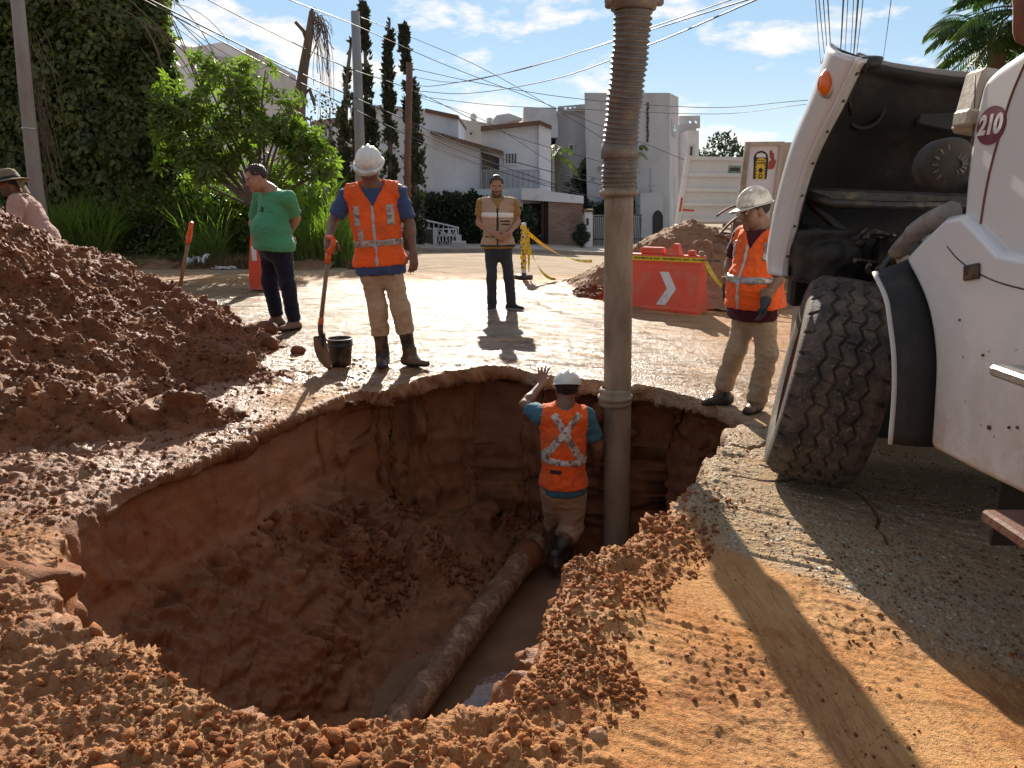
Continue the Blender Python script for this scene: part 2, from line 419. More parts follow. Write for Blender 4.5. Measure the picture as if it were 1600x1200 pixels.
    dome = lambda w, r: np.maximum(0, 1-(w/r)**2)**1.3
    h1 = dome(w1, .62)*(id1 > .35)*(.4+id1); h2 = dome(w2, .62)*(id2 > .2)*(.3+id2); h3 = dome(w3, .60)*(.3+id3)
    w4, id4 = wor2(pc[:, 0]*88+wv[:, 1]*30, (pc[:, 1]+pc[:, 2]*.7)*88, 29); h4 = dome(w4, .62)*(.2+id4)
    flo = 1 - .75*ss(-pc[:, 2], 1.25, 1.40)
    disp[I] += rg*flo*(a1*b1 + a2*b2 + a3*b3 + np.where(dI > 0, .075, .016)*h1*het + np.where(dI > 0, .030, .013)*h2*het + .0085*h3 + .0048*h4 - .012)*(1-.8*np.exp(-((dI-.03)/.06)**2)*(qy[I] < 3.6))*(1-.65*(qy[I] > 3.6)*np.exp(-((dI-.06)/.08)**2))
    # raked streaks in the packed sand (right foreground)
    I = np.where(nearz & (Y0 < 4.2) & (X0 > .1) & (d < 0))[0]; pc = p[I].astype(np.float32)
    s = vn(np.stack([(pc[:, 0]*.35+pc[:, 1]*.94)*38, (pc[:, 0]*.94-pc[:, 1]*.35)*5., 0*pc[:, 0]], 1), 88)
    mk = ss(vn(pc*2.3, 89), -.2, .4)*(1-crumb[I])
    disp[I] += .0075*s*mk + .0022*fbm(pc*60, 2, 90)*(1-crumb[I])
    w3, id3 = wor2(pc[:, 0]*21, pc[:, 1]*21, 33); dens = ss(vn(pc*1.9, 34), .0, .5)
    disp[I] += np.maximum(0, 1-(w3/.24)**2)*(id3 > 1-.5*dens)*.0075
    disp[I] += np.maximum(0, 1-(wor2(pc[:, 0]*46, pc[:, 1]*46, 35)[0]/.3)**2)*.0030*dens
    # wheel ruts and slush on the wet road
    I = np.where((Y0 > 5.2) & (Y0 < 20) & (np.abs(X0) < 9) & (d < 0))[0]; pc = p[I].astype(np.float32)
    tr = fbm(np.stack([pc[:, 0]*.7+pc[:, 1]*.25, pc[:, 1]*3.4-pc[:, 0]*.5, 0*pc[:, 0]], 1), 3, 95)
    lump = ss(vn(pc*np.array([1.1, 2.6, 1.]), 98), -.1, .5)
    disp[I] += (.020*tr + (.005+.011*lump)*fbm(pc*13, 3, 97) + .005*fbm(pc*38, 2, 99, .6, True)*(1-ss(Y0[I], 7, 11)))*(1-ss(Y0[I], 13, 18))
    # cracks in the pavement slab
    crk = np.zeros(len(p))
    for path in (((1195, 728), (1262, 742), (1340, 768), (1420, 815), (1500, 850), (1610, 908)), ((1128, 692), (1170, 700), (1200, 690), (1240, 702)), ((1158, 662), (1190, 670), (1216, 664)), ((1150, 745), (1215, 752), (1260, 742)), ((1340, 768), (1372, 800), (1384, 850))):
        pp = [G(a, b_) for a, b_ in path]; I = np.where(nearz & (X0 > .8) & (Y0 > 1.8))[0]; jx = X0[I]+.02*vn(p2_(X0[I], Y0[I])*9, 61); jy = Y0[I]+.02*vn(p2_(X0[I], Y0[I])*9, 62)
        for a, b_ in zip(pp, pp[1:]):
            ex, ey = b_.x-a.x, b_.y-a.y; t_ = np.clip(((jx-a.x)*ex+(jy-a.y)*ey)/(ex*ex+ey*ey), 0, 1); dd = np.hypot(jx-a.x-t_*ex, jy-a.y-t_*ey); crk[I] = np.maximum(crk[I], 1-ss(dd, .004, .014))
    disp -= .022*crk
    # keep a broken lip at the far rim
    p = p + N*disp[:, None]
    # attributes
    pebx = X0 - (1.02 + .42*(3.6-Y0)*.0); 
    line = (X0-1.0)*.75 + (Y0-2.75)*.62       # >0 : concrete, to the right/back
    nz = .22*fbm(np.stack([X0*2, Y0*2, 0*X0], 1), 3, 120)
    conc = ss(line+nz, -.06, .10)*ss(X0, .55, .9)*ss(-Y0, -5.4, -4.6)
    conc = np.maximum(conc, ss(Y0, 4.4, 5.2)*ss(X0, .2, 1.)*.5*(1-ss(Y0, 6.5, 9)))
    conc = conc*(d < 0.0) + .7*((d > 0) & (d < .10) & (qy > 3.4) & (qx > .1))
    wet = ss(Y0 + .4*nz, 4.6, 5.6)*(1-ss(Y0 + 2*nz, 10.5, 15))*(1-.7*ss(X0 + nz, .8, 3.2))
    wet = np.maximum(wet, ss(-X0, .9, 1.3)*ss(Y0, 2.9, 3.6)*.62*ss(nz, -.12, .10)*(1-ss(Y0, 8, 11)))*(d < -.01)
    damp = np.maximum(inp, ss(-X0+.3*nz-.45*np.maximum(0, Y0-3.2), .6, 1.1)*ss(Y0, 2.6, 3.0)*ss(-Y0, -7.8, -6.6))
    damp = np.maximum(damp, crumb*np.clip(.60+.5*nz*3, 0, 1.)); damp = np.maximum(damp, ss(d, -.10, -.02)*.8*(Y0 > 4.2))
    dry = ss(Y0, 12.5, 15); conc = conc*(1-crk); damp = np.maximum(damp, crk)
    r2 = X0**2 + (Y0+1.2)**2; vis = (Y0 > 1.2) & (Y0 < 7) & (np.abs(X0) < 5)
    def samp(w, n):
        w = np.where(vis, w*r2, 0); i = rng.choice(len(w), n, p=w/w.sum()); return p[i], N[i]
    SAMP['near'] = samp(np.clip(crumb-.15, 0, 1)**1.5*(Y0 < 3.4)*(d < .02)*(.06+ss(vn(p*4.3, 92), -.25, .7)), 17000); SAMP['big'] = samp((crumb > .5)*(Y0 < 3.4)*(d < .0)*ss(vn(p*2.3, 93), -.1, .5), 420)
    SAMP['sand'] = samp((crumb < .3)*(X0 > .05)*(Y0 < 4.6)*(d < 0)*(.04+dclust(X0, Y0)), 3600)
    SAMP['left'] = samp((-X0 > .8+.45*np.maximum(0, Y0-3.2))*(Y0 > 2.6)*(Y0 < 6.6)*(d < 0)*1., 5000)
    SAMP['pit'] = samp((d > .28)*(p[:, 2] > -1.5)*ss(vn(p*2.2, 91), -.1, .5), 3200)
    SAMP['rim'] = samp((d < 0)*(d > -.28)*(qy < 3.7)*(X0 > -1.)*(1-.8*ss(X0, .75, 1.1))*(.3+ss(vn(p*3.7, 94), -.4, .6)), 3200)
    idx = np.arange(nr_*nc).reshape(nr_, nc)
    q = np.stack([idx[:-1, :-1], idx[:-1, 1:], idx[1:, 1:], idx[1:, :-1]], -1).reshape(-1, 4)
    q = q[:, ::-1]
    # close the ring seam
    fc = np.stack([d, Y0, X0], 1)[q[:, 0]]
    pitf = fc[:, 0] > .0; roadf = (~pitf) & (fc[:, 1] > 4.9) & ~((fc[:, 2] < -1.7) & (fc[:, 1] < 6.4))
    grass = (~pitf) & (fc[:, 1] > 15.4) & (fc[:, 2] < -3.0)
    M = ground_mat()
    for nm, msk in (('pit', pitf), ('road', roadf & ~grass), ('ground', ~pitf & ~roadf | grass)):
        f = q[msk]; u, inv = np.unique(f.ravel(), return_inverse=True)
        o = mesh_np(nm, p[u], inv.reshape(-1, 4), M, smooth=True, attrs=dict(conc=conc[u], wet=wet[u], damp=damp[u], dry=dry[u], depth=np.clip(d[u], 0, 1), smw=wallsm[u]))
        tag(o, kind='structure')
def ground_mat():
    m, t, b, o = newmat('soil_and_pavement'); N = NT(t); v = N.coord('Object')
    conc, wet, damp, dry, smw = (N.attr(a) for a in ('conc', 'wet', 'damp', 'dry', 'smw'))
    n1 = N.noise(v, 1.3, 6, .6); n2 = N.noise(v, 9, 6, .65); n3 = N.noise(v, 70, 3, .6); n4 = N.noise(v, 260, 2, .5)
    sand = N.mix(N.ramp(n2, .3, .72), (.31, .125, .042), (.52, .25, .092))
    sand = N.mix(N.ramp(n1, .40, .66), sand, (.58, .34, .155))
    vs_ = N.coord('Object', (15., 2.0, 3.), (0, 0, R_(-32))); 
    sand = N.mix(N.math('MULTIPLY', N.ramp(N.noise(vs_, 3.5, 7, .75), .50, .60), .50), sand, (.27, .095, .035))
    soil = N.mix(N.ramp(n2, .3, .7), (.125, .047, .020), (.34, .138, .056))
    soil = N.mix(N.ramp(n1, .45, .7), soil, (.19, .072, .032))
    soil = N.mix(N.math('MULTIPLY', N.ramp(N.noise(N.coord('Object', (.6, .6, 7.)), 2.2, 6, .7), .42, .60), .45), soil, (.26, .125, .062))
    c = N.mix(damp, sand, soil)
    c = N.mix(smw, c, N.mix(N.ramp(N.noise(N.coord('Object', (1, 1, 5)), 5, 5), .3, .7), (.27, .105, .045), (.36, .15, .066)))
    # exposed aggregate concrete
    wob = N.n('ShaderNodeVectorMath', operation='ADD'); t.links.new(v, wob.inputs[0])
    nn = N.n('ShaderNodeTexNoise'); nn.inputs['Scale'].default_value = 30; t.links.new(v, nn.inputs['Vector'])
    sc_ = N.n('ShaderNodeVectorMath', operation='SCALE'); t.links.new(nn.outputs['Color'], sc_.inputs[0]); sc_.inputs['Scale'].default_value = .018
    t.links.new(sc_.outputs[0], wob.inputs[1])
    vd = N.vor(wob.outputs[0], 44, 'F1', 'Distance'); vc = N.vor(wob.outputs[0], 44, 'F1', 'Color')
    vd2 = N.vor(wob.outputs[0], 95, 'F1', 'Distance')
    sepc = N.n('ShaderNodeSeparateColor'); t.links.new(vc, sepc.inputs[0])
    st = N.mix(sepc.outputs[0], (.26, .19, .13), (.62, .52, .39)); st = N.mix(N.math('GREATER_THAN', sepc.outputs[1], .93), st, (.78, .74, .68))
    st = N.mix(N.math('GREATER_THAN', sepc.outputs[2], .8), st, (.36, .22, .14))
    agg = N.mix(N.ramp(vd, .30, .46), st, N.mix(n3, (.33, .24, .155), (.50, .38, .25)))
    agg = N.mix(N.math('MULTIPLY', N.ramp(n2, .42, .60), .7), agg, (.46, .30, .17))
    c = N.mix(conc, c, agg)
    # wet slush road
    vs2 = N.coord('Object', (.8, 3.2, 1), (0, 0, R_(8)))
    str_ = N.noise(vs2, 1.6, 7, .68)
    road = N.mix(N.ramp(str_, .32, .62), (.085, .050, .027), (.28, .175, .100))
    road = N.mix(N.ramp(N.noise(vs2, .9, 5, .6), .56, .70), road, (.50, .25, .10))
    c = N.mix(N.math('MULTIPLY', wet, N.math('SUBTRACT', 1., N.math('MULTIPLY', damp, .92)), True), c, road)
    asph = N.mix(N.ramp(N.noise(vs2, 1.1, 6, .6), .35, .65), (.26, .205, .15), (.46, .36, .255))
    c = N.mix(N.math('MULTIPLY', dry, .9), c, asph)
    N.put(b.inputs['Base Color'], c)
    pud = N.ramp(N.math('ADD', N.math('MULTIPLY', n1, .4), N.math('MULTIPLY', N.noise(vs2, 3.2, 6, .65), .6)), .40, .47)
    rw = N.math('ADD', .10, N.math('MULTIPLY', pud, .38))
    base_r = N.math('SUBTRACT', .92, N.math('MULTIPLY', damp, .36))
    wetf = N.math('MULTIPLY', wet, .95)
    r = N.math('ADD', N.math('MULTIPLY', base_r, N.math('SUBTRACT', 1., wetf)), N.math('MULTIPLY', rw, wetf))
    gm = N.ramp(N.math('ADD', N.math('MULTIPLY', N.noise(vs2, 15, 5, .75), .6), N.math('MULTIPLY', N.noise(vs2, 2.4, 5, .6), .4)), .43, .53)
    wg = N.math('MULTIPLY', wet, N.math('MAXIMUM', gm, N.math('SUBTRACT', 1., pud)))
    r = N.math('ADD', N.math('MULTIPLY', base_r, N.math('SUBTRACT', 1., wg)), N.math('MULTIPLY', .22, wg))
    N.put(b.inputs['Roughness'], r)
    N.put(b.inputs['Specular IOR Level'], N.math('ADD', .12, N.math('ADD', N.math('MULTIPLY', wg, .28), N.math('MULTIPLY', damp, .18))))
    hb = N.math('ADD', N.math('ADD', N.math('MULTIPLY', n3, .6), N.math('MULTIPLY', n4, .35)), N.math('MULTIPLY', N.math('MULTIPLY', N.noise(v, 26, 4, .7), wet), 1.5))
    pe = N.math('MULTIPLY', N.math('ADD', N.ramp(vd, .15, .5, 1., 0.), N.math('MULTIPLY', N.ramp(vd2, .1, .5, 1., 0.), .4)), conc)
    b1 = N.bump(hb, N.math('SUBTRACT', .85, N.math('MULTIPLY', wet, N.math('MULTIPLY', N.math('SUBTRACT', 1., pud), .72))), .016)
    b2 = N.bump(pe, .8, .012, b1)
    N.put(b.inputs['Normal'], b2)
    return m
build_ground()
# muddy water on the pit floor
def build_water():
    m, t, b, o = newmat('muddy_water'); N = NT(t); v = N.coord('Object')
    N.put(b.inputs['Base Color'], N.mix(N.ramp(N.noise(v, 3, 5), .35, .65), (.15, .085, .05), (.22, .13, .08)))
    b.inputs['Roughness'].default_value = .05; b.inputs['Specular IOR Level'].default_value = .6
    N.put(b.inputs['Normal'], N.bump(N.noise(v, 7, 3), .10, .02))
    xs = np.linspace(-1.6, 1.6, 60); ys = np.linspace(1.9, 6.0, 70); X, Y = np.meshgrid(xs, ys)
    Z = np.full_like(X, -1.50)
    idx = np.arange(X.size).reshape(X.shape); q = np.stack([idx[:-1, :-1], idx[:-1, 1:], idx[1:, 1:], idx[1:, :-1]], -1).reshape(-1, 4)
    d, _, _ = closest(X.ravel(), Y.ravel(), rim); k = d > .35; q = q[k[q].all(1)]
    u, inv = np.unique(q.ravel(), return_inverse=True)
    P3 = np.stack([X.ravel(), Y.ravel(), Z.ravel()], 1)
    tag(mesh_np('water', P3[u], inv.reshape(-1, 4), m), kind='structure')
build_water()
# ---------------------------------------------------------------- spoil heaps
def heap(name, x0, x1, y0, y1, step, hf, mat, label, cat, lump=1.):
    xs = np.arange(x0, x1, step); ys = np.arange(y0, y1, step); X, Y = np.meshgrid(xs, ys); sh = X.shape
    X = X.ravel(); Y = Y.ravel(); H = hf(X, Y); dp = closest(X, Y, rim)[0] if x0 > -9 and y0 < 5 else np.full(len(X), -9.); H = H - 1.2*ss(dp, -.22, .05); Z = gz(X, Y) + H
    p = np.stack([X, Y, Z], 1).astype(np.float32); Q = p.reshape(*sh, 3)
    N = np.cross(np.gradient(Q, axis=1), np.gradient(Q, axis=0)); N /= np.linalg.norm(N, axis=2, keepdims=True)+1e-9; N = N.reshape(-1, 3)
    wv = np.stack([vn(p*5, 40), vn(p*5, 41), vn(p*5, 42)], 1)*.05
    w1, i1 = wor2(p[:, 0]*4.2+wv[:, 0]*16, p[:, 1]*4.2+wv[:, 1]*16, 12); w2, i2 = wor2(p[:, 0]*12+wv[:, 1]*16, p[:, 1]*12, 22)
    w3, i3 = wor2(p[:, 0]*29, p[:, 1]*29+wv[:, 2]*30, 44)
    dome = lambda w, r: np.maximum(0, 1-(w/r)**2)**1.2; het = .35+1.0*ss(vn(p*1.9, 47), -.5, .6)
    s = (dome(w1, .6)*(i1 > .6)*(.3+i1)*.070*het + dome(w2, .62)*(i2 > .35)*(.3+i2)*.024*het + dome(w3, .6)*(.3+i3)*.013 + dome(wor2(p[:, 0]*63, p[:, 1]*63, 46)[0], .6)*.006)*lump
    s += .10*fbm(p*1.7, 3, 3) + .045*lump*fbm((p+wv)*7, 3, 60, .6, True) + .016*lump*fbm(p*24, 3, 70, .6, True) - .05
    s *= ss(H, -.12, .15)*.85+.15
    p = p + N*s[:, None]; SAMP[label[:20]] = (p, N, H)
    idx = np.arange(len(p)).reshape(sh); q = np.stack([idx[:-1, :-1], idx[:-1, 1:], idx[1:, 1:], idx[1:, :-1]], -1).reshape(-1, 4)
    k = (H > -.1) & (dp < -.01); q = q[k[q].any(1)]; u, inv = np.unique(q.ravel(), return_inverse=True)
    o = mesh_np(name, p[u], inv.reshape(-1, 4), mat); return tag(o, label, cat)
def heapmat(name, c1, c2, c3, r=.72):
    m, t, b, o = newmat(name); N = NT(t); v = N.coord('Object')
    c = N.mix(N.ramp(N.noise(v, 6, 6, .65), .32, .68), c1, c2); c = N.mix(N.ramp(N.noise(v, 1.4, 4), .5, .68), c, c3)
    N.put(b.inputs['Base Color'], c); N.put(b.inputs['Roughness'], N.ramp(N.noise(v, 8, 4), .3, .7, r-.16, r+.1)); b.inputs['Specular IOR Level'].default_value = .24
    N.put(b.inputs['Normal'], N.bump(N.math('ADD', N.noise(v, 75, 4), N.math('MULTIPLY', N.noise(v, 240, 2), .5)), .8, .012)); return m
M_heap = heapmat('damp_red_spoil', (.115, .039, .015), (.29, .110, .042), (.17, .057, .021), .62)
M_heap2 = heapmat('brown_spoil', (.22, .12, .065), (.36, .205, .115), (.30, .16, .085), .85)
def h_left(X, Y):
    c = 1.62 - .60*np.hypot((X+4.75), (Y-6.0)*1.08)
    c = np.where(c > 1.25, 1.25+(c-1.25)*.4, c)
    low = .42 - .42*np.hypot((X+3.3)*.75, (Y-4.65)*1.1)
    low2 = .26 - .55*np.hypot((X+2.35)*.62, (Y-5.6)*1.5)
    low3 = .20 - .6*np.hypot((X+2.0)*.6, (Y-4.35)*1.7)
    low4 = .22 - .5*np.hypot((X+2.6)*.9, (Y-6.9)*1.1)
    return np.maximum.reduce([c, low, low2, low3, low4])
heap('dirt_heap', -8.2, -1.15, 3.0, 9.2, .0125, h_left, M_heap, 'large heap of damp red-brown excavated soil on the left side of the pit', 'dirt heap')
pa = P(1078, 400, 12.6)
heap('dirt_heap', pa.x-2.4, pa.x+2.8, 10.6, 14.6, .022, lambda X, Y: 1.36 - .66*np.hypot((X-pa.x), (Y-12.6)) - .1*np.exp(-((X-pa.x)**2+(Y-12.6)**2)*6), M_heap2, 'brown pointed soil heap behind the orange plastic barrier', 'dirt heap', .55)
pa2 = P(930, 440, 11.3)
heap('dirt_heap', pa2.x-1.0, pa2.x+1.0, 10.4, 12.2, .02, lambda X, Y: .25 - .5*np.hypot((X-pa2.x)*1.15, (Y-11.3)), M_heap, 'small low mound of red clods left of the orange plastic barrier', 'dirt heap')

# ---- loose crumbs and clods of earth, far too many to count
def crumbs(name, label, P3, N3, smin, smax, mat, power=2.5, sink=.25):
    t = (1+5**.5)/2; iv = nrm0(np.array([(-1,t,0),(1,t,0),(-1,-t,0),(1,-t,0),(0,-1,t),(0,1,t),(0,-1,-t),(0,1,-t),(t,0,-1),(t,0,1),(-t,0,-1),(-t,0,1)], float))
    fi = np.array([(0,11,5),(0,5,1),(0,1,7),(0,7,10),(0,10,11),(1,5,9),(5,11,4),(11,10,2),(10,7,6),(7,1,8),(3,9,4),(3,4,2),(3,2,6),(3,6,8),(3,8,9),(4,9,5),(2,4,11),(6,2,10),(8,6,7),(9,8,1)])
    n = len(P3); s = smin + (smax-smin)*rng.random(n)**power*1.; q = rng.normal(size=(n, 4)); q /= np.linalg.norm(q, axis=1, keepdims=True); w, x, y, z = q.T
    Rm = np.stack([1-2*(y*y+z*z), 2*(x*y-z*w), 2*(x*z+y*w), 2*(x*y+z*w), 1-2*(x*x+z*z), 2*(y*z-x*w), 2*(x*z-y*w), 2*(y*z+x*w), 1-2*(x*x+y*y)], 1).reshape(n, 3, 3)
    V = iv[None]*(1+.42*(rng.random((n, 12, 1))-.5)*2)*(.6+.7*rng.random((n, 1, 3))); V = np.einsum('nij,nkj->nki', Rm, V)*s[:, None, None] + (P3 + N3*(s*(1-2*sink))[:, None]*.6)[:, None]
    Fq = (fi[None]+np.arange(n)[:, None, None]*12).reshape(-1, 3)
    return tag(mesh_np(name, V.reshape(-1, 3), Fq, mat, smooth=True), label, 'soil', kind='stuff')
nrm0 = lambda a: a/np.linalg.norm(a, axis=-1, keepdims=True)
M_cr1 = heapmat('dry_orange_crumbs', (.19, .064, .022), (.44, .175, .060), (.27, .095, .032), .9); M_cr2 = heapmat('dark_damp_crumbs', (.11, .036, .014), (.28, .105, .040), (.17, .058, .022), .75)
a, b = SAMP['near']; crumbs('loose_soil', 'crumbly orange soil heaped along the near edge of the pit', a, b, .0014, .0100, M_cr1, 3.2)
a, b = SAMP['big']; crumbs('broken_clods', 'larger broken clods among the crumbly soil at the near edge', a, b, .010, .034, M_cr1, 2.5, .4)
a, b = SAMP['rim']; crumbs('rim_crumbs', 'loose clods along the crumbling near and right rim of the pit', a, b, .002, .013, M_cr1, 3.5)
a, b = SAMP['sand']; crumbs('scattered_crumbs', 'small dark crumbs scattered over the raked sand', a, b, .0015, .0075, M_cr2, 3.)
a, b = SAMP['left']; crumbs('mud_crumbs', 'wet crumbs of mud between the large heap and the pit', a, b, .003, .016, M_cr2, 4.)
a, b = SAMP['pit']; crumbs('pit_clods', 'dark clods tumbled down the inner slope of the pit', a, b, .003, .030, M_cr2, 5.)
for k, (p_, n_, h_) in list(SAMP.items())[6:]:
    big = k.startswith('large'); i = np.where((h_ > .03) & (p_[:, 0] > -5.2))[0]; i = rng.choice(i, 15000 if big else 2500); crumbs('heap_clods', 'loose clods lying over the ' + ('large heap at the left' if big else 'small heap in the distance near the barrier'), p_[i], n_[i], .004, .020 if big else .018, M_cr2 if big or k.startswith('small') else M_heap2, 3.5)
SAMP.clear()
# ================================================================ implicit-surface modelling of people
def surface_nets(A, org, h):
    s = A < 0
    cell = [s[dx:s.shape[0]-1+dx, dy:s.shape[1]-1+dy, dz:s.shape[2]-1+dz] for dx in (0,1) for dy in (0,1) for dz in (0,1)]
    cnt = sum(c.astype(np.int8) for c in cell); act = (cnt > 0) & (cnt < 8)
    I = np.argwhere(act); 
    if len(I) == 0: return np.zeros((0, 3)), np.zeros((0, 4), int)
    cid = np.full(act.shape, -1, np.int64); cid[tuple(I.T)] = np.arange(len(I))
    val = {}
    for dx in (0,1):
        for dy in (0,1):
            for dz in (0,1): val[(dx,dy,dz)] = A[I[:,0]+dx, I[:,1]+dy, I[:,2]+dz]
    acc = np.zeros((len(I), 3)); n = np.zeros(len(I))
    for a in val:
        for ax in range(3):
            if a[ax] == 1: continue
            b = list(a); b[ax] = 1; b = tuple(b); va, vb = val[a], val[b]; m = (va < 0) != (vb < 0)
            t = np.where(m, va/(va-vb+1e-12), 0); p = np.tile(np.array(a, float), (len(I), 1)); p[:, ax] += t
            acc[m] += p[m]; n[m] += 1
    V = (I + acc/n[:, None])*h + org
    Q = []
    for ax in range(3):
        o = [i for i in range(3) if i != ax]
        sl0 = [slice(None)]*3; sl1 = [slice(None)]*3; sl0[ax] = slice(0, -1); sl1[ax] = slice(1, None)
        c = s[tuple(sl0)] != s[tuple(sl1)]; e = np.argwhere(c)
        e = e[(e[:, o[0]] > 0) & (e[:, o[1]] > 0) & (e[:, o[0]] < s.shape[o[0]]-1) & (e[:, o[1]] < s.shape[o[1]]-1)]
        ins = s[tuple(e.T)]; q = []
        for (i, j) in ((-1,-1), (0,-1), (0,0), (-1,0)):
            f = e.copy(); f[:, o[0]] += i; f[:, o[1]] += j; q.append(cid[tuple(f.T)])
        q = np.stack(q, 1); flip = ins if ax != 1 else ~ins
        q[~flip] = q[~flip][:, ::-1]; Q.append(q[(q >= 0).all(1)])
    return V, np.concatenate(Q)
class Sdf:
    def __init__(s, h): s.h = h; s.pr = []; s.cuts = []
    def add(s, fn, lo, hi, k=.02, op='u'): s.pr.append((fn, np.minimum(lo, hi), np.maximum(lo, hi), k, op)); return s
    def cap(s, a, b, r1, r2=None, k=.02, sq=None, op='u'):
        """tapered capsule; sq=(unit vector, factor): thickness along vector scaled by factor"""
        a = np.array(a, float); b = np.array(b, float); r2 = r1 if r2 is None else r2; R = max(r1, r2)*max(1, sq[1] if sq else 1)+.03
        ba = b-a; L2 = float(ba @ ba)+1e-9
        def fn(p):
            q = p-a; t = np.clip((q @ ba)/L2, 0, 1)[..., None]; q = q - ba*t; r = (r1 + (r2-r1)*t[..., 0])
            if sq is not None:
                n = np.array(sq[0]); c = (q @ n)[..., None]; q = q + n*c*(1/sq[1]-1)
                return (np.sqrt((q*q).sum(-1)) - r)*min(1, sq[1]*1.15)
            return np.sqrt((q*q).sum(-1)) - r
        return s.add(fn, np.minimum(a, b)-R, np.maximum(a, b)+R, k, op)
    def ell(s, c, ax, rad, k=.02, op='u'):
        """ellipsoid: ax 3x3 rows = unit axes"""
        c = np.array(c, float); A = np.array(ax, float); r = np.array(rad, float); R = r.max()+.03
        def fn(p):
            q = (p-c) @ A.T; k0 = np.sqrt(((q/r)**2).sum(-1)); k1 = np.sqrt(((q/r**2)**2).sum(-1))+1e-9
            return k0*(k0-1)/k1
        return s.add(fn, c-R, c+R, k, op)
    def plane(s, pt, n):   # keeps the side n points away from
        pt = np.array(pt, float); n = np.array(n, float); n /= np.linalg.norm(n)
        s.cuts.append(lambda p: (p-pt) @ n); return s
    def cutfn(s, fn): s.cuts.append(fn); return s
    def mesh(s):
        lo = np.min([q[1] for q in s.pr if q[4] == 'u'], 0)-.02; hi = np.max([q[2] for q in s.pr if q[4] == 'u'], 0)+.02
        h = s.h; D = np.ceil((hi-lo)/h).astype(int)+1; A = np.full(D, .05, np.float32)
        for fn, a, b, k, op in s.pr:
            i0 = np.maximum(0, np.floor((a-lo)/h).astype(int)); i1 = np.minimum(D, np.ceil((b-lo)/h).astype(int)+1)
            if (i1 <= i0).any(): continue
            g = np.stack(np.meshgrid(*[lo[i]+h*np.arange(i0[i], i1[i]) for i in range(3)], indexing='ij'), -1)
            d = fn(g).astype(np.float32); sl = tuple(slice(i0[i], i1[i]) for i in range(3)); o = A[sl]
            if op == 'u':
                e = np.maximum(k-np.abs(o-d), 0)/max(k, 1e-6); A[sl] = np.minimum(o, d) - e*e*k*.25
            else:
                d = -d; e = np.maximum(k-np.abs(o-d), 0)/max(k, 1e-6); A[sl] = np.maximum(o, d) + e*e*k*.25
        if s.cuts:
            g = np.stack(np.meshgrid(*[lo[i]+h*np.arange(D[i]) for i in range(3)], indexing='ij'), -1)
            for c in s.cuts: A = np.maximum(A, c(g).astype(np.float32))
        A[0] = A[-1] = .05; A[:, 0] = A[:, -1] = .05; A[:, :, 0] = A[:, :, -1] = .05
        return surface_nets(A, lo, h)
def vnormals(V, Q):
    n = np.cross(V[Q[:, 2]]-V[Q[:, 0]], V[Q[:, 3]]-V[Q[:, 1]]); N = np.zeros_like(V)
    for i in range(4): np.add.at(N, Q[:, i], n)
    return N/(np.linalg.norm(N, axis=1, keepdims=True)+1e-12)
def relax(V, Q, it=1, f=.5):
    for _ in range(it):
        S = np.zeros_like(V); C = np.zeros(len(V))
        for i in range(4):
            j = (i+1) % 4; np.add.at(S, Q[:, i], V[Q[:, j]]); np.add.at(S, Q[:, j], V[Q[:, i]]); np.add.at(C, Q[:, i], 1); np.add.at(C, Q[:, j], 1)
        V = V + f*(S/np.maximum(C, 1)[:, None]-V)
    return V
def sd_obj(name, S, mats, parent, folds=None, it=1, mif=None):
    V, Q = S.mesh()
    V = relax(V, Q, it)
    if folds:
        N = vnormals(V, Q)
        for amp, fr, seed in folds:
            n = fbm(V*np.array(fr), 3, seed, .5); V = V + N*(amp*(1-np.abs(n)*3.0))[:, None]*.8
    mi = mif(V[Q].mean(1)) if mif is not None else None
    return mesh_np(name, V, Q, mats, parent, True, mi)
def npv(v): return np.array(v, float)
def unit(v): v = npv(v); return v/(np.linalg.norm(v)+1e-12)
def frame(f, u):
    f = unit(f); r = unit(np.cross(f, npv(u))); u2 = np.cross(r, f); return r, f, u2      # right, forward, up
def cloth(name, c, var=.14, rough=.85, dirt=None, wr=14, amt=.5):
    m, t, b, o = newmat(name); N = NT(t); v = N.coord('Object')
    col = N.mix(N.ramp(N.noise(v, 4, 5), .3, .7), tuple(x*(1-var) for x in c), tuple(min(1, x*(1+var)) for x in c))
    if dirt: col = N.mix(N.math('MULTIPLY', N.ramp(N.noise(v, 3.1, 7, .7), .48, .68), amt), col, dirt)
    N.put(b.inputs['Base Color'], col); b.inputs['Roughness'].default_value = rough; b.inputs['Specular IOR Level'].default_value = .2
    b.inputs['Sheen Weight'].default_value = .12
    w1 = N.noise(v, wr, 3, .5, 1.2); w2 = N.noise(v, 300, 2)
    N.put(b.inputs['Normal'], N.bump(N.math('ADD', w1, N.math('MULTIPLY', w2, .06)), .55, .02)); return m
def skinmat(name, c):
    m, t, b, o = newmat(name); N = NT(t); v = N.coord('Object')
    N.put(b.inputs['Base Color'], N.mix(N.ramp(N.noise(v, 9, 5), .3, .7), tuple(x*.84 for x in c), tuple(x*1.12 for x in c)))
    b.inputs['Roughness'].default_value = .52; b.inputs['Subsurface Weight'].default_value = .04; b.inputs['Subsurface Radius'].default_value = (.01, .004, .002)
    N.put(b.inputs['Normal'], N.bump(N.noise(v, 120, 3), .2, .004)); return m
SK1 = skinmat('skin_tan', (.36, .185, .115)); SK2 = skinmat('skin_brown', (.20, .098, .060))
M_eyew = pm('eye_white', (.62, .58, .54), .3, .02, bump=0); M_eyed = pm('eye_dark', (.02, .012, .01), .2, .02, bump=0)
M_lip = pm('lips', (.27, .10, .075), .5, .05, bump=0); M_stub = pm('stubble', (.10, .065, .048), .7, .2, bump=.3, bscale=200)
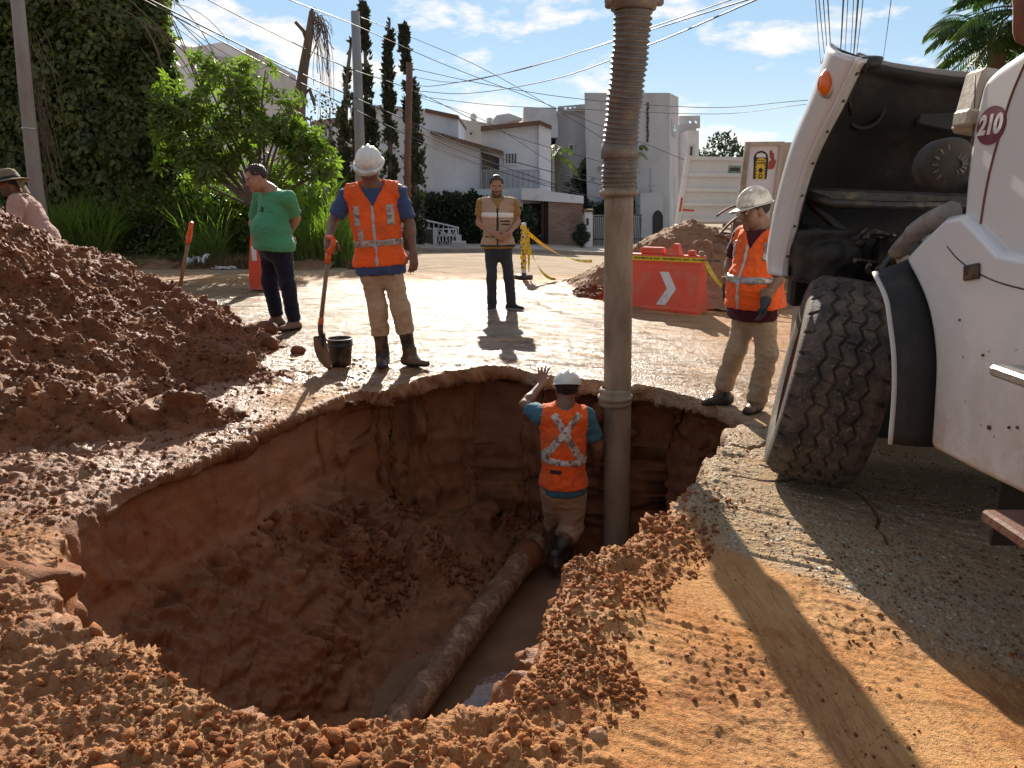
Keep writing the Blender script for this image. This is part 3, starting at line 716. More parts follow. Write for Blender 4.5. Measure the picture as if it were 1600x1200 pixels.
M_hair = pm('dark_hair', (.018, .013, .011), .45, .3, bump=1., bscale=140, bd=.01, stretch=(1, 1, .3)); M_hair2 = pm('brown_black_hair', (.040, .022, .016), .45, .3, bump=1., bscale=140, bd=.01, stretch=(1, 1, .3))
M_helm = pm('white_hard_hat_plastic', (.74, .71, .66), .38, .05, col2=(.50, .42, .33), c2=(.55, .68), scale2=9, bump=.06)
M_helm2 = pm('scuffed_hard_hat_plastic', (.66, .62, .54), .42, .07, col2=(.42, .34, .25), c2=(.50, .64), scale2=14, bump=.08)
M_org = cloth('safety_orange_cloth', (.92, .125, .018), .12, .78, (.42, .115, .045), amt=.7)
M_refl = pm('reflective_tape', (.40, .37, .35), .35, .2, col2=(.22, .18, .16), c2=(.5, .6), scale2=16, metal=.35, bump=.3, bscale=40)
M_reflw = pm('white_reflective_tape', (.62, .55, .50), .45, .12, col2=(.22, .12, .085), c2=(.50, .58), scale2=22, metal=.1, bump=.4, bscale=60)
M_zip = pm('zipper', (.42, .42, .45), .5, .1, bump=.2)
M_rub = pm('black_rubber_boot', (.022, .018, .017), .42, .3, col2=(.17, .085, .05), c2=(.46, .62), scale2=7, bump=.2)
M_khaki = cloth('khaki_trouser_cloth', (.46, .315, .195), .10, .88, (.24, .125, .07))
M_bluet = cloth('blue_shirt_cloth', (.052, .082, .185), .1); M_green = cloth('green_polo_cloth', (.070, .290, .150), .08)
M_navy = cloth('dark_navy_trouser_cloth', (.012, .014, .028), .2); M_denim = cloth('charcoal_denim', (.040, .044, .055), .25)
M_brownboot = pm('tan_leather_boot', (.17, .10, .06), .7, .3, bump=.3); M_sole = pm('dark_sole', (.02, .02, .02), .8, .2); M_solew = pm('pale_sole', (.5, .5, .48), .6, .1)
def add_hand(S, w, d, nrm, thumb, curl=.5, sc=1., g=0., spread=.0, k=.006):
    """w wrist, d direction to fingers, nrm palm normal (palm faces nrm), thumb: unit-ish vector towards the thumb side"""
    w = npv(w); d = unit(d); nrm = unit(npv(nrm)-d*(npv(nrm) @ d)); side = np.cross(d, nrm)
    if side @ npv(thumb) < 0: side = -side
    m = lambda a, b, c: w + sc*(d*a + side*b + nrm*c)
    S.cap(m(0, 0, 0), m(.03, 0, 0), (.026+g)*sc, (.028+g)*sc, k=.02, sq=(nrm, .72))
    for b in (-.026, -.009, .009, .026): S.cap(m(.012, b*.6, 0), m(.082, b, 0), (.015+g)*sc, (.0125+g)*sc, k=.012)
    for i, (b, L) in enumerate(((.029, .070), (.010, .080), (-.010, .074), (-.028, .058))):
        p = m(.085, b, 0); a = curl*.55; sp = spread*(b/.029)*.25
        for j, f in enumerate((.42, .33, .25)):
            a += curl*(.25 if j == 0 else .85); dd = d*math.cos(a)*math.cos(sp) + nrm*math.sin(a) + side*math.sin(sp)
            q = p + unit(dd)*L*f*sc; S.cap(p, q, (.0095-.0009*j+g)*sc, (.0088-.0009*j+g)*sc, k=k); p = q
    t0 = m(.022, .024, .004); t1 = t0 + sc*(d*.030+side*.026+nrm*.012); t2 = t1 + sc*unit(d*.85+side*.35+nrm*.7*curl)*.032; t3 = t2 + sc*unit(d*.9+nrm*(.4+curl))*.026
    S.cap(t0, t1, (.014+g)*sc, (.012+g)*sc, k=.010); S.cap(t1, t2, (.0115+g)*sc, (.010+g)*sc, k=k); S.cap(t2, t3, (.010+g)*sc, (.0085+g)*sc, k=k)
def add_head(S, c, f, up, sc=1., fat=0.):
    r, f, u = frame(f, up); c = npv(c); A = np.array([r, f, u]); m = lambda x, y, z: c + sc*(r*x + f*y + u*z)
    S.ell(m(0, -.018, .035), A, npv((.077, .097, .088))*sc, k=.02)
    S.ell(m(0, .022, -.035), A, npv((.062+fat, .070, .082))*sc, k=.03)
    S.ell(m(0, .040, -.078), A, npv((.046+fat, .045, .034))*sc, k=.025)
    S.cap(m(0, .080, -.098), m(0, .082, -.098), .017*sc, k=.02)
    for s in (-1, 1):
        S.cap(m(s*.046, .045, -.022), m(s*.040, .060, -.040), .022*sc, k=.02)       # cheeks
        S.ell(m(s*.032, .094, .004), A, npv((.016, .014, .011))*sc, k=.012, op='s')
        S.ell(m(s*.031, .077, .003), A, npv((.0135, .0120, .0120))*sc, k=.003)
        S.cap(m(s*.012, .091, .021), m(s*.048, .078, .022), .0075*sc, k=.012)
        S.ell(m(s*.078, -.006, -.008), np.array([unit(r+f*.35*s), f, u]), npv((.009, .020, .032))*sc, k=.008)
        S.ell(m(s*.0105, .102, -.030), A, npv((.009, .010, .008))*sc, k=.008)
    S.cap(m(0, .090, .010), m(0, .110, -.024), .0075*sc, .0115*sc, k=.010)
    S.cap(m(-.020, .088, -.056), m(.020, .088, -.056), .0075*sc, k=.006); S.cap(m(-.017, .087, -.067), m(.017, .087, -.067), .0080*sc, k=.006)
    return m, A
def face_mi(c, A, sc, beard=None):
    c = npv(c)
    def f(pp):
        q = (pp-c) @ A.T/sc; mi = np.zeros(len(pp), int); x, y, z = np.abs(q[:, 0]), q[:, 1], q[:, 2]
        fr = (y > .05) & (np.abs(q).max(1) < .14)
        e = np.hypot(x-.031, (z-.003)*1.6) < .013; mi[fr & e & (y > .07)] = 1
        mi[fr & (np.hypot(x-.031, z-.003) < .0065) & (y > .07)] = 2
        mi[fr & (x < .024) & (np.abs(z+.061) < .0085) & (y > .085)] = 3
        mi[fr & (x > .012) & (x < .050) & (np.abs(z-.024+.08*np.maximum(0, x-.035)) < .0055)] = 2
        if beard:
            jaw = (y > -.01) & (z < -.035) & (z > -.13) & (np.hypot(x, (z+.061)*1.1) > .024) & (x < .085); mus = (z < -.040) & (z > -.052) & (x < .03) & (y > .07)
            nb = np.abs(q).max(1) < .14
            if beard == 'full': mi[nb & (jaw & ((z < -.072) | (x > .035))) | (mus & nb)] = 4
            else: mi[mus & nb] = 4
        return mi
    return f
def hard_hat(parent, c, f, up, sc=1., mat=None, brim=True, tilt=0.):
    r, f, u = frame(f, up); c = npv(c); A = np.array([r, f, u]); m = lambda x, y, z: c + sc*(r*x + f*y + u*z)
    S = Sdf(.005)
    S.ell(m(0, -.012, .050), A, npv((.106, .128, .108))*sc, k=0)
    S.cutfn(lambda p: -((p-m(0, 0, .040)) @ u))
    V, Q = S.mesh()
    S2 = Sdf(.005); S2.ell(m(0, -.012, .050), A, npv((.106, .128, .108))*sc, k=0)
    S2.ell(m(0, -.012, .046), A, npv((.101, .123, .101))*sc, k=.002, op='s'); S2.cutfn(lambda p: -((p-m(0, 0, .040)) @ u))
    # ridge
    for (a, b) in ((-.09, .09),):
        pts = [m(0, -.012+.122*math.cos(t), .052+.108*math.sin(t)) for t in np.linspace(.45, 2.7, 30)]
        for i in range(29): S2.cap(pts[i], pts[i+1], .009*sc, k=.010)
        for s in (-1, 1):
            pts = [m(s*.040, -.012+.114*math.cos(t), .050+.099*math.sin(t)) for t in np.linspace(.6, 2.5, 20)]
            for i in range(19): S2.cap(pts[i], pts[i+1], .006*sc, k=.008)
    o = sd_obj('hard_hat', S2, mat or M_helm, parent, it=2)
    # brim as a thin lofted ring
    mb = MB(); n = 40; rings = []
    for (k, dz) in ((1.0, .046), (1.03, .040), (1.0, .036)):
        row = []
        for i in range(n):
            a = 2*math.pi*i/n; fy = math.cos(a); ex = .016 + (.050*max(0, fy)**2.2)
            inner = .99 if k == 1.0 else 1.
            rx = .106 + (ex if k > 1 else 0); ry = .128 + (ex if k > 1 else 0); row.append(m(math.sin(a)*rx, -.012+math.cos(a)*ry, dz - (.020*max(0, fy)**2 if k > 1 else 0)))
        rings.append(row)
    vs = [p for rw in rings for p in rw]; fs = [(i*n+j, i*n+(j+1) % n, ((i+1) % 3)*n+(j+1) % n, ((i+1) % 3)*n+j) for i in range(3) for j in range(n)]
    mb.add(vs, fs, True); mb.build('hat_brim', mat or M_helm, o)
    mb = MB(); pts = [m(math.sin(a)*.088, -.012+math.cos(a)*.108, .030) for a in np.linspace(0, 2*math.pi, 25)]; mb.tube(pts, .008, 6)
    mb.build('hat_suspension', M_sole, o)
    return o
def hair_cap(parent, c, f, up, sc=1., mat=None, line=.045, sides=-.01):
    r, f, u = frame(f, up); c = npv(c); A = np.array([r, f, u]); S = Sdf(.006)
    S.ell(c + sc*(f*-.022 + u*.038), A, npv((.0795, .0985, .0905))*sc, k=0)
    def cut(p):
        q = (p-c) @ A.T/sc; lim = np.where(q[..., 1] > .045, line, np.where(q[..., 1] > -.02, sides+.5*np.maximum(0, q[..., 1]+.02), sides-.045))
        return (lim + .010*vn((q*np.array([55., 55., 20.])).reshape(-1, 3), 8).reshape(lim.shape) - q[..., 2])*.7
    S.cutfn(cut)
    return sd_obj('hair', S, mat or M_hair, parent, folds=[(.007, (70, 70, 35), 3), (.004, (150, 150, 90), 5)], it=1)
def boot(S, ank, toe, h=.28, rad=.055, g=0., sole=0.):
    ank = npv(ank); toe = npv(toe); d = unit(toe-ank*np.array([1, 1, 0])-npv((0, 0, toe[2])))
    d[2] = 0; d = unit(d); base = npv((ank[0], ank[1], toe[2])); sd = np.cross(d, (0, 0, 1)); up = npv((0, 0, 1))
    S.cap(base - d*.045 + up*.040, base + d*.05 + up*.042, .040+g, .042+g, k=.02)
    S.cap(base + d*.05 + up*.036, base + d*.150 + up*.030, .045+g, .036+g, k=.03, sq=(up, .75))
    S.cap(base + d*.00 + up*.05, base + up*.12 + (ank-base)*.5*npv((1, 1, 0)), .050+g, .045+g, k=.03)
    return base, d
def lerp(a, b, t): return npv(a)*(1-t) + npv(b)*t
def make_person(label, J, o):
    """J joints (world); o options"""
    J = {k: npv(v) for k, v in J.items()}
    root = empty('person', Vector((lerp(J['anL'], J['anR'], .5)[0], lerp(J['anL'], J['anR'], .5)[1], min(J['toL'][2], J['toR'][2]))), label, 'person', o.get('group'))
    h = o.get('h', .0075); f = unit(J['f']); sh = J['shL']-J['shR']; r = unit(sh); pel = lerp(J['hipL'], J['hipR'], .5)
    ch = lerp(J['shL'], J['shR'], .5); up = unit(ch-pel); f = unit(f-up*(f @ up)); sw = np.linalg.norm(sh)/2
    A = np.array([unit(np.cross(f, up)), f, up]); TL = np.linalg.norm(ch-pel)
    fat = o.get('fat', 0.); hs = o.get('hs', 1.); b = o.get('bulk', 1.)
    def torso(S, g, lowcut=None, loose=0.):
        S.cap(J['shR'], J['shL'], .062*b+g, k=.03)
        S.ell(lerp(ch, pel, .28)+f*.005, A, npv((sw*.86+g+.01, .112*b+g+fat*.2, TL*.42+g)), k=.06)
        S.ell(lerp(ch, pel, .66)+f*(fat*.75), A, npv((sw*.74+g+fat*.7+loose, .108*b+g+fat+loose, TL*.36+g)), k=.07)
        S.ell(lerp(ch, pel, 1.0)+f*(fat*.15), A, npv((sw*.76+g+fat*.45+loose, .112*b+g+fat*.5+loose, .125+g)), k=.06)
        S.cap(lerp(ch, J['neck'], .1), J['neck'], .085+g*.6, .060+g*.3, k=.05)
    def leg(S, s, g0, g1, g2, k=.03):
        S.cap(J['hip'+s], J['kn'+s], (.086+g0)*b, (.058+g1), k=.04); S.cap(J['kn'+s], J['an'+s], .060+g1, .042+g2, k=.03)
        c = lerp(J['kn'+s], J['an'+s], .28) - f*.012; S.ell(c, np.eye(3), npv((.050, .052, .11))+g1*.6, k=.03)
    def arm(S, s, g0, g1, g2, upto=1.):
        e = lerp(J['sh'+s], J['el'+s], min(upto, 1.)); S.cap(J['sh'+s], e, .056*b+g0, (.056*(1-upto)+.043*upto)*b+g1, k=.03)
        if upto >= 1: S.cap(J['el'+s], J['wr'+s], .042*b+g1, .027+g2, k=.02)
    # ---- body
    S = Sdf(h*.88)
    add_head(S, J['head'], J['hf'], J['hu'], hs, o.get('facefat', 0.))
    hr, hf_, hu_ = frame(J['hf'], J['hu'])
    S.cap(J['neck'], J['head']-hu_*.05*hs-hf_*.02, (.058+o.get('facefat', 0)), .052+o.get('facefat', 0), k=.03)
    torso(S, -.004)
    for s in 'LR':
        arm(S, s, 0, 0, 0); S.ell(lerp(J['el'+s], J['wr'+s], .25), np.eye(3), npv((.040, .040, .045))*b, k=.03)
        leg(S, s, -.006, -.006, 0); S.cap(J['an'+s], J['to'+s]*.6+npv((*J['an'+s][:2], J['to'+s][2]))*.4+npv((0, 0, .034)), .030, .022, k=.01)
        hd = o['hand'+s]; add_hand(S, J['wr'+s], hd['d'], hd['n'], hd['t'], hd.get('curl', .5), o.get('hands', 1.), 0, hd.get('sp', .2))
    A_h = np.array([hr, hf_, hu_])
    sd_obj('body', S, [o['skin'], M_eyew, M_eyed, M_lip, M_stub], root, it=1, mif=face_mi(J['head'], A_h, hs, o.get('beard')))
    # ---- trousers
    S = Sdf(h); wz = o.get('waist', .05)
    for s in 'LR': leg(S, s, o.get('tl0', .014), o.get('tl1', .018), o.get('tl2', .026))
    S.ell(pel+f*fat*.2, A, npv((sw*.76+fat*.4+.012, .118*b+fat*.5, .15)), k=.05)
    S.plane(pel+up*wz, up)
    for s in 'LR':
        e = lerp(J['an'+s], J['kn'+s], o.get('cuff', .0)/max(.1, np.linalg.norm(J['kn'+s]-J['an'+s])))
        def lc(p, e=e, d=unit(J['an'+s]-J['kn'+s])):
            q = p-e; t = q @ d; rad = np.linalg.norm(q-t[..., None]*d, axis=-1); return np.where(rad < .115, t, -.05)
        S.cutfn(lc)
    folds = [(.0075, (7, 7, 10), 11), (.0035, (15, 15, 24), 13)]
    tr = sd_obj('trousers', S, o['trousers'], root, folds=folds)
    # ---- shirt
    S = Sdf(h); torso(S, .010, loose=o.get('loose', .006))
    S.ell(pel+up*.02+f*fat*.3, A, npv((sw*.80+fat*.45+.045, .150*b+fat*.6, .16)), k=.05)
    for s in 'LR': arm(S, s, .014, .022, .02, o.get('sleeve', .75))
    for s in 'LR':
        if o.get('sleeve', .75) < 1: e = lerp(J['sh'+s], J['el'+s], o['sleeve'] if 'sleeve' in o else .75); 
    hem = o.get('hem', -.06)
    S.plane(pel+up*hem+f*0, -up)
    S.plane(J['neck']+up*.000, unit(J['neck']-ch+f*.01+up*.3))
    def sleevecut(s):
        e = lerp(J['sh'+s], J['el'+s], o.get('sleeve', .75)); d = unit(J['el'+s]-J['sh'+s])
        def fn(p):
            q = p-e; t = q @ d; rad = np.linalg.norm(q - t[..., None]*d, axis=-1)
            return np.where(rad < .10, t, -.05)*1.
        return fn
    if o.get('sleeve', .75) < 1:
        for s in 'LR': S.cutfn(sleevecut(s))
    sf = [(.007, (8, 8, 11), 21), (.004, (20, 20, 24), 23)]
    shirt = sd_obj('shirt', S, o['shirt'], root, folds=sf)
    if o.get('logo'):
        for (x0, x1, z0, z1) in ((-.10, -.02, .355, .370), (-.085, -.037, .376, .398), (-.073, -.049, .398, .412)):
            S2 = Sdf(h*.7); torso(S2, .0135, loose=o.get('loose', .006)); S2.ell(pel+up*.02+f*fat*.3, A, npv((sw*.80+fat*.45+.045, .150*b+fat*.6, .16)), k=.05)
            S2.cutfn(lambda p: np.maximum(np.maximum(x0-((p-pel) @ A[0]), ((p-pel) @ A[0])-x1), np.maximum(z0-((p-pel) @ up), ((p-pel) @ up)-z1))); S2.cutfn(lambda p: -((p-pel) @ f)); sd_obj('emblem', S2, M_sole, shirt, folds=sf)
    if o.get('collar'):
        mb = MB(); c0 = J['neck']+up*.0
        pts = [c0 + A[0]*math.sin(t)*.068 + f*(math.cos(t)*.066) + up*(.012-.022*math.cos(t)) for t in np.linspace(.35, 2*math.pi-.35, 20)]
        mb.tube(pts, .013, 6); mb.build('collar', o['shirt'], shirt)
    # ---- vest
    if o.get('vest'):
        v = o['vest']; S = Sdf(h)
        def vest_sdf(S, g):
            torso(S, .025+g, loose=o.get('loose', .006)+.004)
            S.ell(pel+up*.04+f*fat*.3, A, npv((sw*.80+fat*.45+.056+g, .162*b+fat*.6+g, .17)), k=.05); S.plane(pel+up*v.get('hem', 0.), -up)
            for s, sg in (('L', 1), ('R', -1)):
                S.plane(J['sh'+s]-r*sg*v.get('arm', -.012), unit(r*sg*1.0 + up*.12))
            def neck(p):
                q = p-J['neck']; x = np.abs(q @ A[0]); y = q @ f; z = q @ up
                vd = v.get('v', .14)
                front = np.where(y > 0, (z + vd)*.55 - x*v.get('vs', 1.0), -1)           # V opening
                backn = .075 - np.sqrt(x*x+y*y*.8) - np.maximum(0, -(z+.03))*1.2
                return np.maximum(front, backn)
            S.cutfn(neck); return S
        vest = sd_obj('vest', vest_sdf(S, 0), v['mat'], root, folds=sf)
        for st in v.get('stripes', []):
            S2 = vest_sdf(Sdf(h*.8), .0055 if st[0] != 'zip' else .007)
            if st[0] == 'band':     # height fraction above pelvis (m), halfwidth, tilt, x range, side filter
                _, hz, hw, tl, x0, x1, side = st[:7]
                S2.cutfn(lambda p: np.abs((p-pel) @ up - hz - tl*((p-pel) @ A[0])) - hw)
                S2.cutfn(lambda p: np.maximum(x0-((p-pel) @ A[0]), ((p-pel) @ A[0])-x1))
                if side: S2.cutfn(lambda p: -((p-pel) @ f)*side)
            elif st[0] == 'diag':   # through 2 points in (x,z) of the torso frame
                _, xa, za, xb, zb, hw, side = st
                dx, dz = xb-xa, zb-za; L = math.hypot(dx, dz); nx, nz_ = -dz/L, dx/L
                S2.cutfn(lambda p: np.abs(((p-pel) @ A[0]-xa)*nx + ((p-pel) @ up-za)*nz_) - hw)
                S2.cutfn(lambda p: np.maximum(-(((p-pel) @ A[0]-xa)*dx+((p-pel) @ up-za)*dz)/L, (((p-pel) @ A[0]-xa)*dx+((p-pel) @ up-za)*dz)/L-L))
                S2.cutfn(lambda p: -((p-pel) @ f)*side)
            elif st[0] == 'zip':
                S2.cutfn(lambda p: np.abs((p-pel) @ A[0]-st[2]) - st[1]); S2.cutfn(lambda p: -((p-pel) @ f))
            sd_obj(st[-1] if isinstance(st[-1], str) else ('reflective_stripe' if st[0] != 'zip' else 'zipper'), S2,
                   (M_sole if isinstance(st[-1], str) and st[-1].startswith('dark') else v.get('rmat', M_refl)) if st[0] != 'zip' else v.get('zmat', M_zip), vest, folds=sf)
    else: vest = None
    # ---- footwear
    for s in 'LR':
        S = Sdf(h*.8); base, d = boot(S, J['an'+s], J['to'+s], g=o.get('bg', 0.))
        if o.get('boots') == 'tall': S.cap(J['an'+s]+npv((0, 0, 0)), lerp(J['an'+s], J['kn'+s], o.get('bh', .62)), .047, .062, k=.04); top = lerp(J['an'+s], J['kn'+s], o.get('bh', .62)); S.plane(top, unit(J['kn'+s]-J['an'+s]))
        gz0 = float(J['to'+s][2]); S.plane((0, 0, gz0+.004), (0, 0, -1))
        bo = sd_obj('boot' if o.get('boots') else 'shoe', S, o['shoe'], root, folds=[(.003, (20, 20, 40), 5)])
        S = Sdf(h*.7); boot(S, J['an'+s], J['to'+s], g=o.get('bg', 0.)+.006); S.plane((0, 0, gz0+.026), (0, 0, 1)); S.plane((0, 0, gz0-.0), (0, 0, -1))
        sd_obj('sole', S, o.get('sole', M_sole), bo, it=0)
    if o.get('gloves'):
        for s in o['gloves']:
            hd = o['hand'+s]; S = Sdf(.006); add_hand(S, J['wr'+s], hd['d'], hd['n'], hd['t'], hd.get('curl', .5), o.get('hands', 1.), .006, hd.get('sp', .2))
            S.cap(J['wr'+s]-unit(hd['d'])*.02, J['wr'+s]+unit(hd['d'])*.02, .036, .036, k=.02); gl = sd_obj('glove', S, M_glove, root)
            S = Sdf(.006); S.cap(J['wr'+s]-unit(hd['d'])*.055, J['wr'+s]-unit(hd['d'])*.01, .046, .040, k=.0); S.plane(J['wr'+s]-unit(hd['d'])*.06, -unit(hd['d'])); S.plane(J['wr'+s]-unit(hd['d'])*.0, unit(hd['d']))
            sd_obj('glove_cuff', S, M_glovec, gl)
    if o.get('hat') == 'hard': hard_hat(root, J['head'], J['hf'], J['hu'], hs*o.get('hatsc', 1.), o.get('hatmat'))
    if o.get('hair'): hair_cap(root, J['head'], J['hf'], J['hu'], hs, *o['hair'])
    return root, dict(pel=pel, up=up, f=f, r=A[0], ch=ch, A=A, vest=vest, shirt=shirt, tr=tr, J=J, root=root)
M_glove = pm('dirty_blue_work_glove', (.028, .036, .05), .8, .3, bump=.4, col2=(.10, .06, .04), c2=(.5, .66), scale2=12); M_glovec = pm('leather_glove_cuff', (.27, .17, .10), .8, .2, bump=.3)
D = lambda *a: npv(a)
# ---- A: man with shovel at the far edge of the pit
y = 5.96; ya = y
JA = dict(head=P(577, 262, y-.02), hf=(.02, -.86, -.46), hu=(0, -.4, .9), neck=P(583, 294, y+.03), f=(.02, -1, 0),
  shR=P(544, 303, y+.04), shL=P(622, 299, y+.04), elR=P(520, 346, y+.02), elL=P(641, 352, y+.05), wrR=P(514, 371, y-.19), wrL=P(646, 394, y-.03),
  hipR=P(578, 420, y+.04), hipL=P(612, 419, y+.04), knR=P(590, 482, y-.02), knL=P(626, 482, y-.02), anR=P(598, 553, y+.02), anL=P(640, 550, y+.02),
  toR=G(599, 580), toL=G(668, 574))
for k in ('R', 'L'): JA['an'+k].z = max(JA['an'+k].z, .095)
JA['toR'] = Vector((JA['anR'].x+.01, JA['anR'].y-.15, .012)); JA['toL'] = Vector((JA['anL'].x+.12, JA['anL'].y-.06, .012))
PA, IA = make_person('worker in white hard hat, orange vest and blue shirt resting a hand on a shovel', JA, dict(skin=SK2, trousers=M_khaki, shirt=M_bluet, shoe=M_rub, boots='tall', bh=.58, hem=-.045, waist=.04, cuff=.17,
  sleeve=.80, bulk=.90, beard='mus', hat='hard', tl0=.008, tl1=.012, tl2=.026, hands=1.05, group='workers in orange vests',
  handR=dict(d=(.12, -.55, -.6), n=(.2, .3, -1), t=(1, 0, 0), curl=.75), handL=dict(d=(.03, -.12, -1), n=(-.6, .7, .1), t=(.1, -1, 0), curl=.35),
  vest=dict(mat=M_org, hem=.03, v=.15, vs=.95, stripes=[('band', .205, .024, 0., -.4, .4, 0), ('band', .42, .075, 0., -.155, -.105, 1), ('band', .42, .075, 0., .105, .155, 1), ('band', .275, .045, 0., .09, .130, 1), ('zip', .008, 0.)])))
# ---- B: man in green polo
y = 7.8
JB = dict(head=P(400, 279, y-.10), hf=(-.72, -.62, -.32), hu=(-.28, -.1, .95), neck=P(422, 298, y-.02), f=(-.80, -.60, 0),
  shL=P(449, 310, y-.14), shR=P(408, 305, y+.16), elL=P(462, 341, y+.02), wrL=P(452, 366, y+.14), elR=P(396, 350, y+.22), wrR=P(440, 372, y+.24),
  hipL=P(438, 386, y-.05), hipR=P(424, 385, y+.09), knL=P(449, 442, y-.07), knR=P(421, 440, y+.10), anL=P(459, 499, y-.05), anR=P(432, 490, y+.12))
JB['toL'] = Vector((JB['anL'].x-.10, JB['anL'].y-.13, .0)); JB['toR'] = Vector((JB['anR'].x-.15, JB['anR'].y-.05, .0))
PB, IB = make_person('heavy man in green polo shirt and dark jeans with hands behind his back', JB, dict(skin=SK1, trousers=M_navy, shirt=M_green, shoe=M_brownboot, boots='low', bg=.004, hem=-.03, waist=.05, cuff=-.02,
  sleeve=.80, bulk=1.08, fat=.058, facefat=.008, hair=(M_hair2, .078, .004), hs=1.05, collar=True, logo=True, tl0=.02, tl1=.018, tl2=.026, h=.009, loose=.01,
  handL=dict(d=(-.1, .2, -1), n=(.3, -.6, 0), t=(1, 0, 0), curl=.9), handR=dict(d=(.9, .1, -.3), n=(0, .3, 1), t=(0, 0, 1), curl=.5)))
# ---- C: bearded man in khaki vest
y = 9.3
JC = dict(head=P(776, 291, y-.03), hf=(.05, -.95, -.22), hu=(0, -.2, 1), neck=P(777, 310, y+.02), f=(0, -1, 0),
  shR=P(754, 320, y+.02), shL=P(801, 320, y+.02), elR=P(749, 348, y+.06), elL=P(808, 347, y+.06), wrR=P(770, 364, y-.17), wrL=P(795, 365, y-.18),
  hipR=P(768, 388, y), hipL=P(788, 388, y), knR=P(768, 433, y-.03), knL=P(795, 432, y-.03), anR=P(769, 478, y+.02), anL=P(799, 480, y+.02))
gzC = -.022
for s in 'LR': JC['an'+s].z = gzC + .085
JC['toR'] = Vector((JC['anR'].x-.02, JC['anR'].y-.15, gzC)); JC['toL'] = Vector((JC['anL'].x+.13, JC['anL'].y-.08, gzC))
M_ochre = cloth('ochre_shirt_cloth', (.30, .175, .050)); M_vestk = cloth('beige_vest_cloth', (.42, .29, .19), .1)
PC, IC = make_person('bearded man in beige zip vest over ochre shirt with hands clasped in front', JC, dict(skin=SK1, trousers=M_denim, shirt=M_ochre, shoe=M_sole, sole=M_solew, hem=.0, waist=.06, cuff=-.05,
  sleeve=.60, bulk=1.02, beard='full', hair=(M_hair2, .084, .012), collar=True, tl0=-.002, tl1=.002, tl2=.016, h=.009, loose=.002,
  handR=dict(d=(.85, -.25, -.45), n=(-.2, 1, 0), t=(0, 0, 1), curl=.4), handL=dict(d=(-.8, -.1, -.55), n=(.2, .9, .1), t=(0, -.2, 1), curl=.5),
  vest=dict(mat=M_vestk, hem=.02, v=.13, vs=.9, rmat=pm('white_vest_tape', (.74, .72, .72), .5, .05), zmat=M_sole, stripes=[('band', .40, .027, 0., -.4, .4, 1), ('zip', .011, 0.), ('band', .035, .010, 0, -.4, .4, 1, 'dark_piping'), ('band', .325, .008, 0., -.15, -.03, 1, 'dark_emblem'), ('band', .29, .006, 0., -.15, -.05, 1, 'dark_emblem'), ('band', .14, .006, 0, -.15, -.04, 1, 'dark_pocket_edge'), ('band', .14, .006, 0, .04, .15, 1, 'dark_pocket_edge')])))
# dark emblem stripes and pocket edge on the vest front
def decal_boxes(I, parent, items, name, mat, yoff):
    mb = MB()
    for (x, z, w_, h_) in items:
        c = I['pel'] + I['r']*x + I['up']*z + I['f']*yoff(x, z); R = Matrix([I['r'], I['f'], I['up']]).transposed()
        mb.box(Vector(c), (w_, .006, h_), R)
    return mb.build(name, mat, parent)
# ---- D: worker at the right, in profile
_P = P; P = lambda a, b, y_: _P(a-8, b, y_)
y = 5.25; gd = float(gz(1.75, 5.2))
JD = dict(head=P(1186, 330, y-.02), hf=(-.95, -.22, -.22), hu=(-.18, 0, 1), neck=P(1200, 357, y+.0), f=(-.80, -.60, 0),
  shL=P(1222, 375, y-.13), shR=P(1170, 370, y+.17), elL=P(1228, 427, y-.10), wrL=P(1205, 466, y-.24), elR=P(1150, 412, y+.26), wrR=P(1145, 445, y+.12),
  hipL=P(1200, 484, y-.04), hipR=P(1178, 482, y+.12), knL=P(1206, 553, y-.08), knR=P(1158, 547, y+.06), anL=P(1190, 630, y-.05), anR=P(1140, 598, y+.12))
JD['anL'].z = max(JD['anL'].z, gd+.09); JD['anR'].z = max(JD['anR'].z, gd+.09)
JD['toL'] = Vector((JD['anL'].x-.10, JD['anL'].y-.12, gd+.0)); JD['toR'] = Vector((JD['anR'].x-.15, JD['anR'].y-.05, gd+.0))
P = _P
M_mar = cloth('maroon_shirt_cloth', (.060, .010, .018)); M_beige = cloth('beige_trouser_cloth', (.40, .29, .19), .1, .88, (.25, .15, .09))
PD, ID = make_person('worker in scuffed white hard hat and orange vest standing beside the truck wheel', JD, dict(skin=SK2, trousers=M_beige, shirt=M_mar, shoe=M_rub, boots='low', hem=-.06, waist=.02, cuff=-.05,
  sleeve=.72, bulk=1.0, fat=.045, facefat=.004, hat='hard', hatmat=M_helm2, hs=.98, gloves='LR', tl0=.008, tl1=.010, tl2=.030, hair=(M_hair, .03, -.01), group='workers in orange vests',
  handL=dict(d=(-.15, -.25, -1), n=(-.9, .2, .1), t=(-.2, -1, 0), curl=.35), handR=dict(d=(0, -.1, -1), n=(.7, .3, 0), t=(-.5, -.8, 0), curl=.4),
  vest=dict(mat=M_org, hem=.03, v=.14, vs=.9, stripes=[('band', .235, .022, 0., -.5, .5, 0), ('band', .43, .06, 0., -.16, -.115, 1), ('band', .43, .06, 0., .115, .16, 1), ('zip', .008, 0.)])))
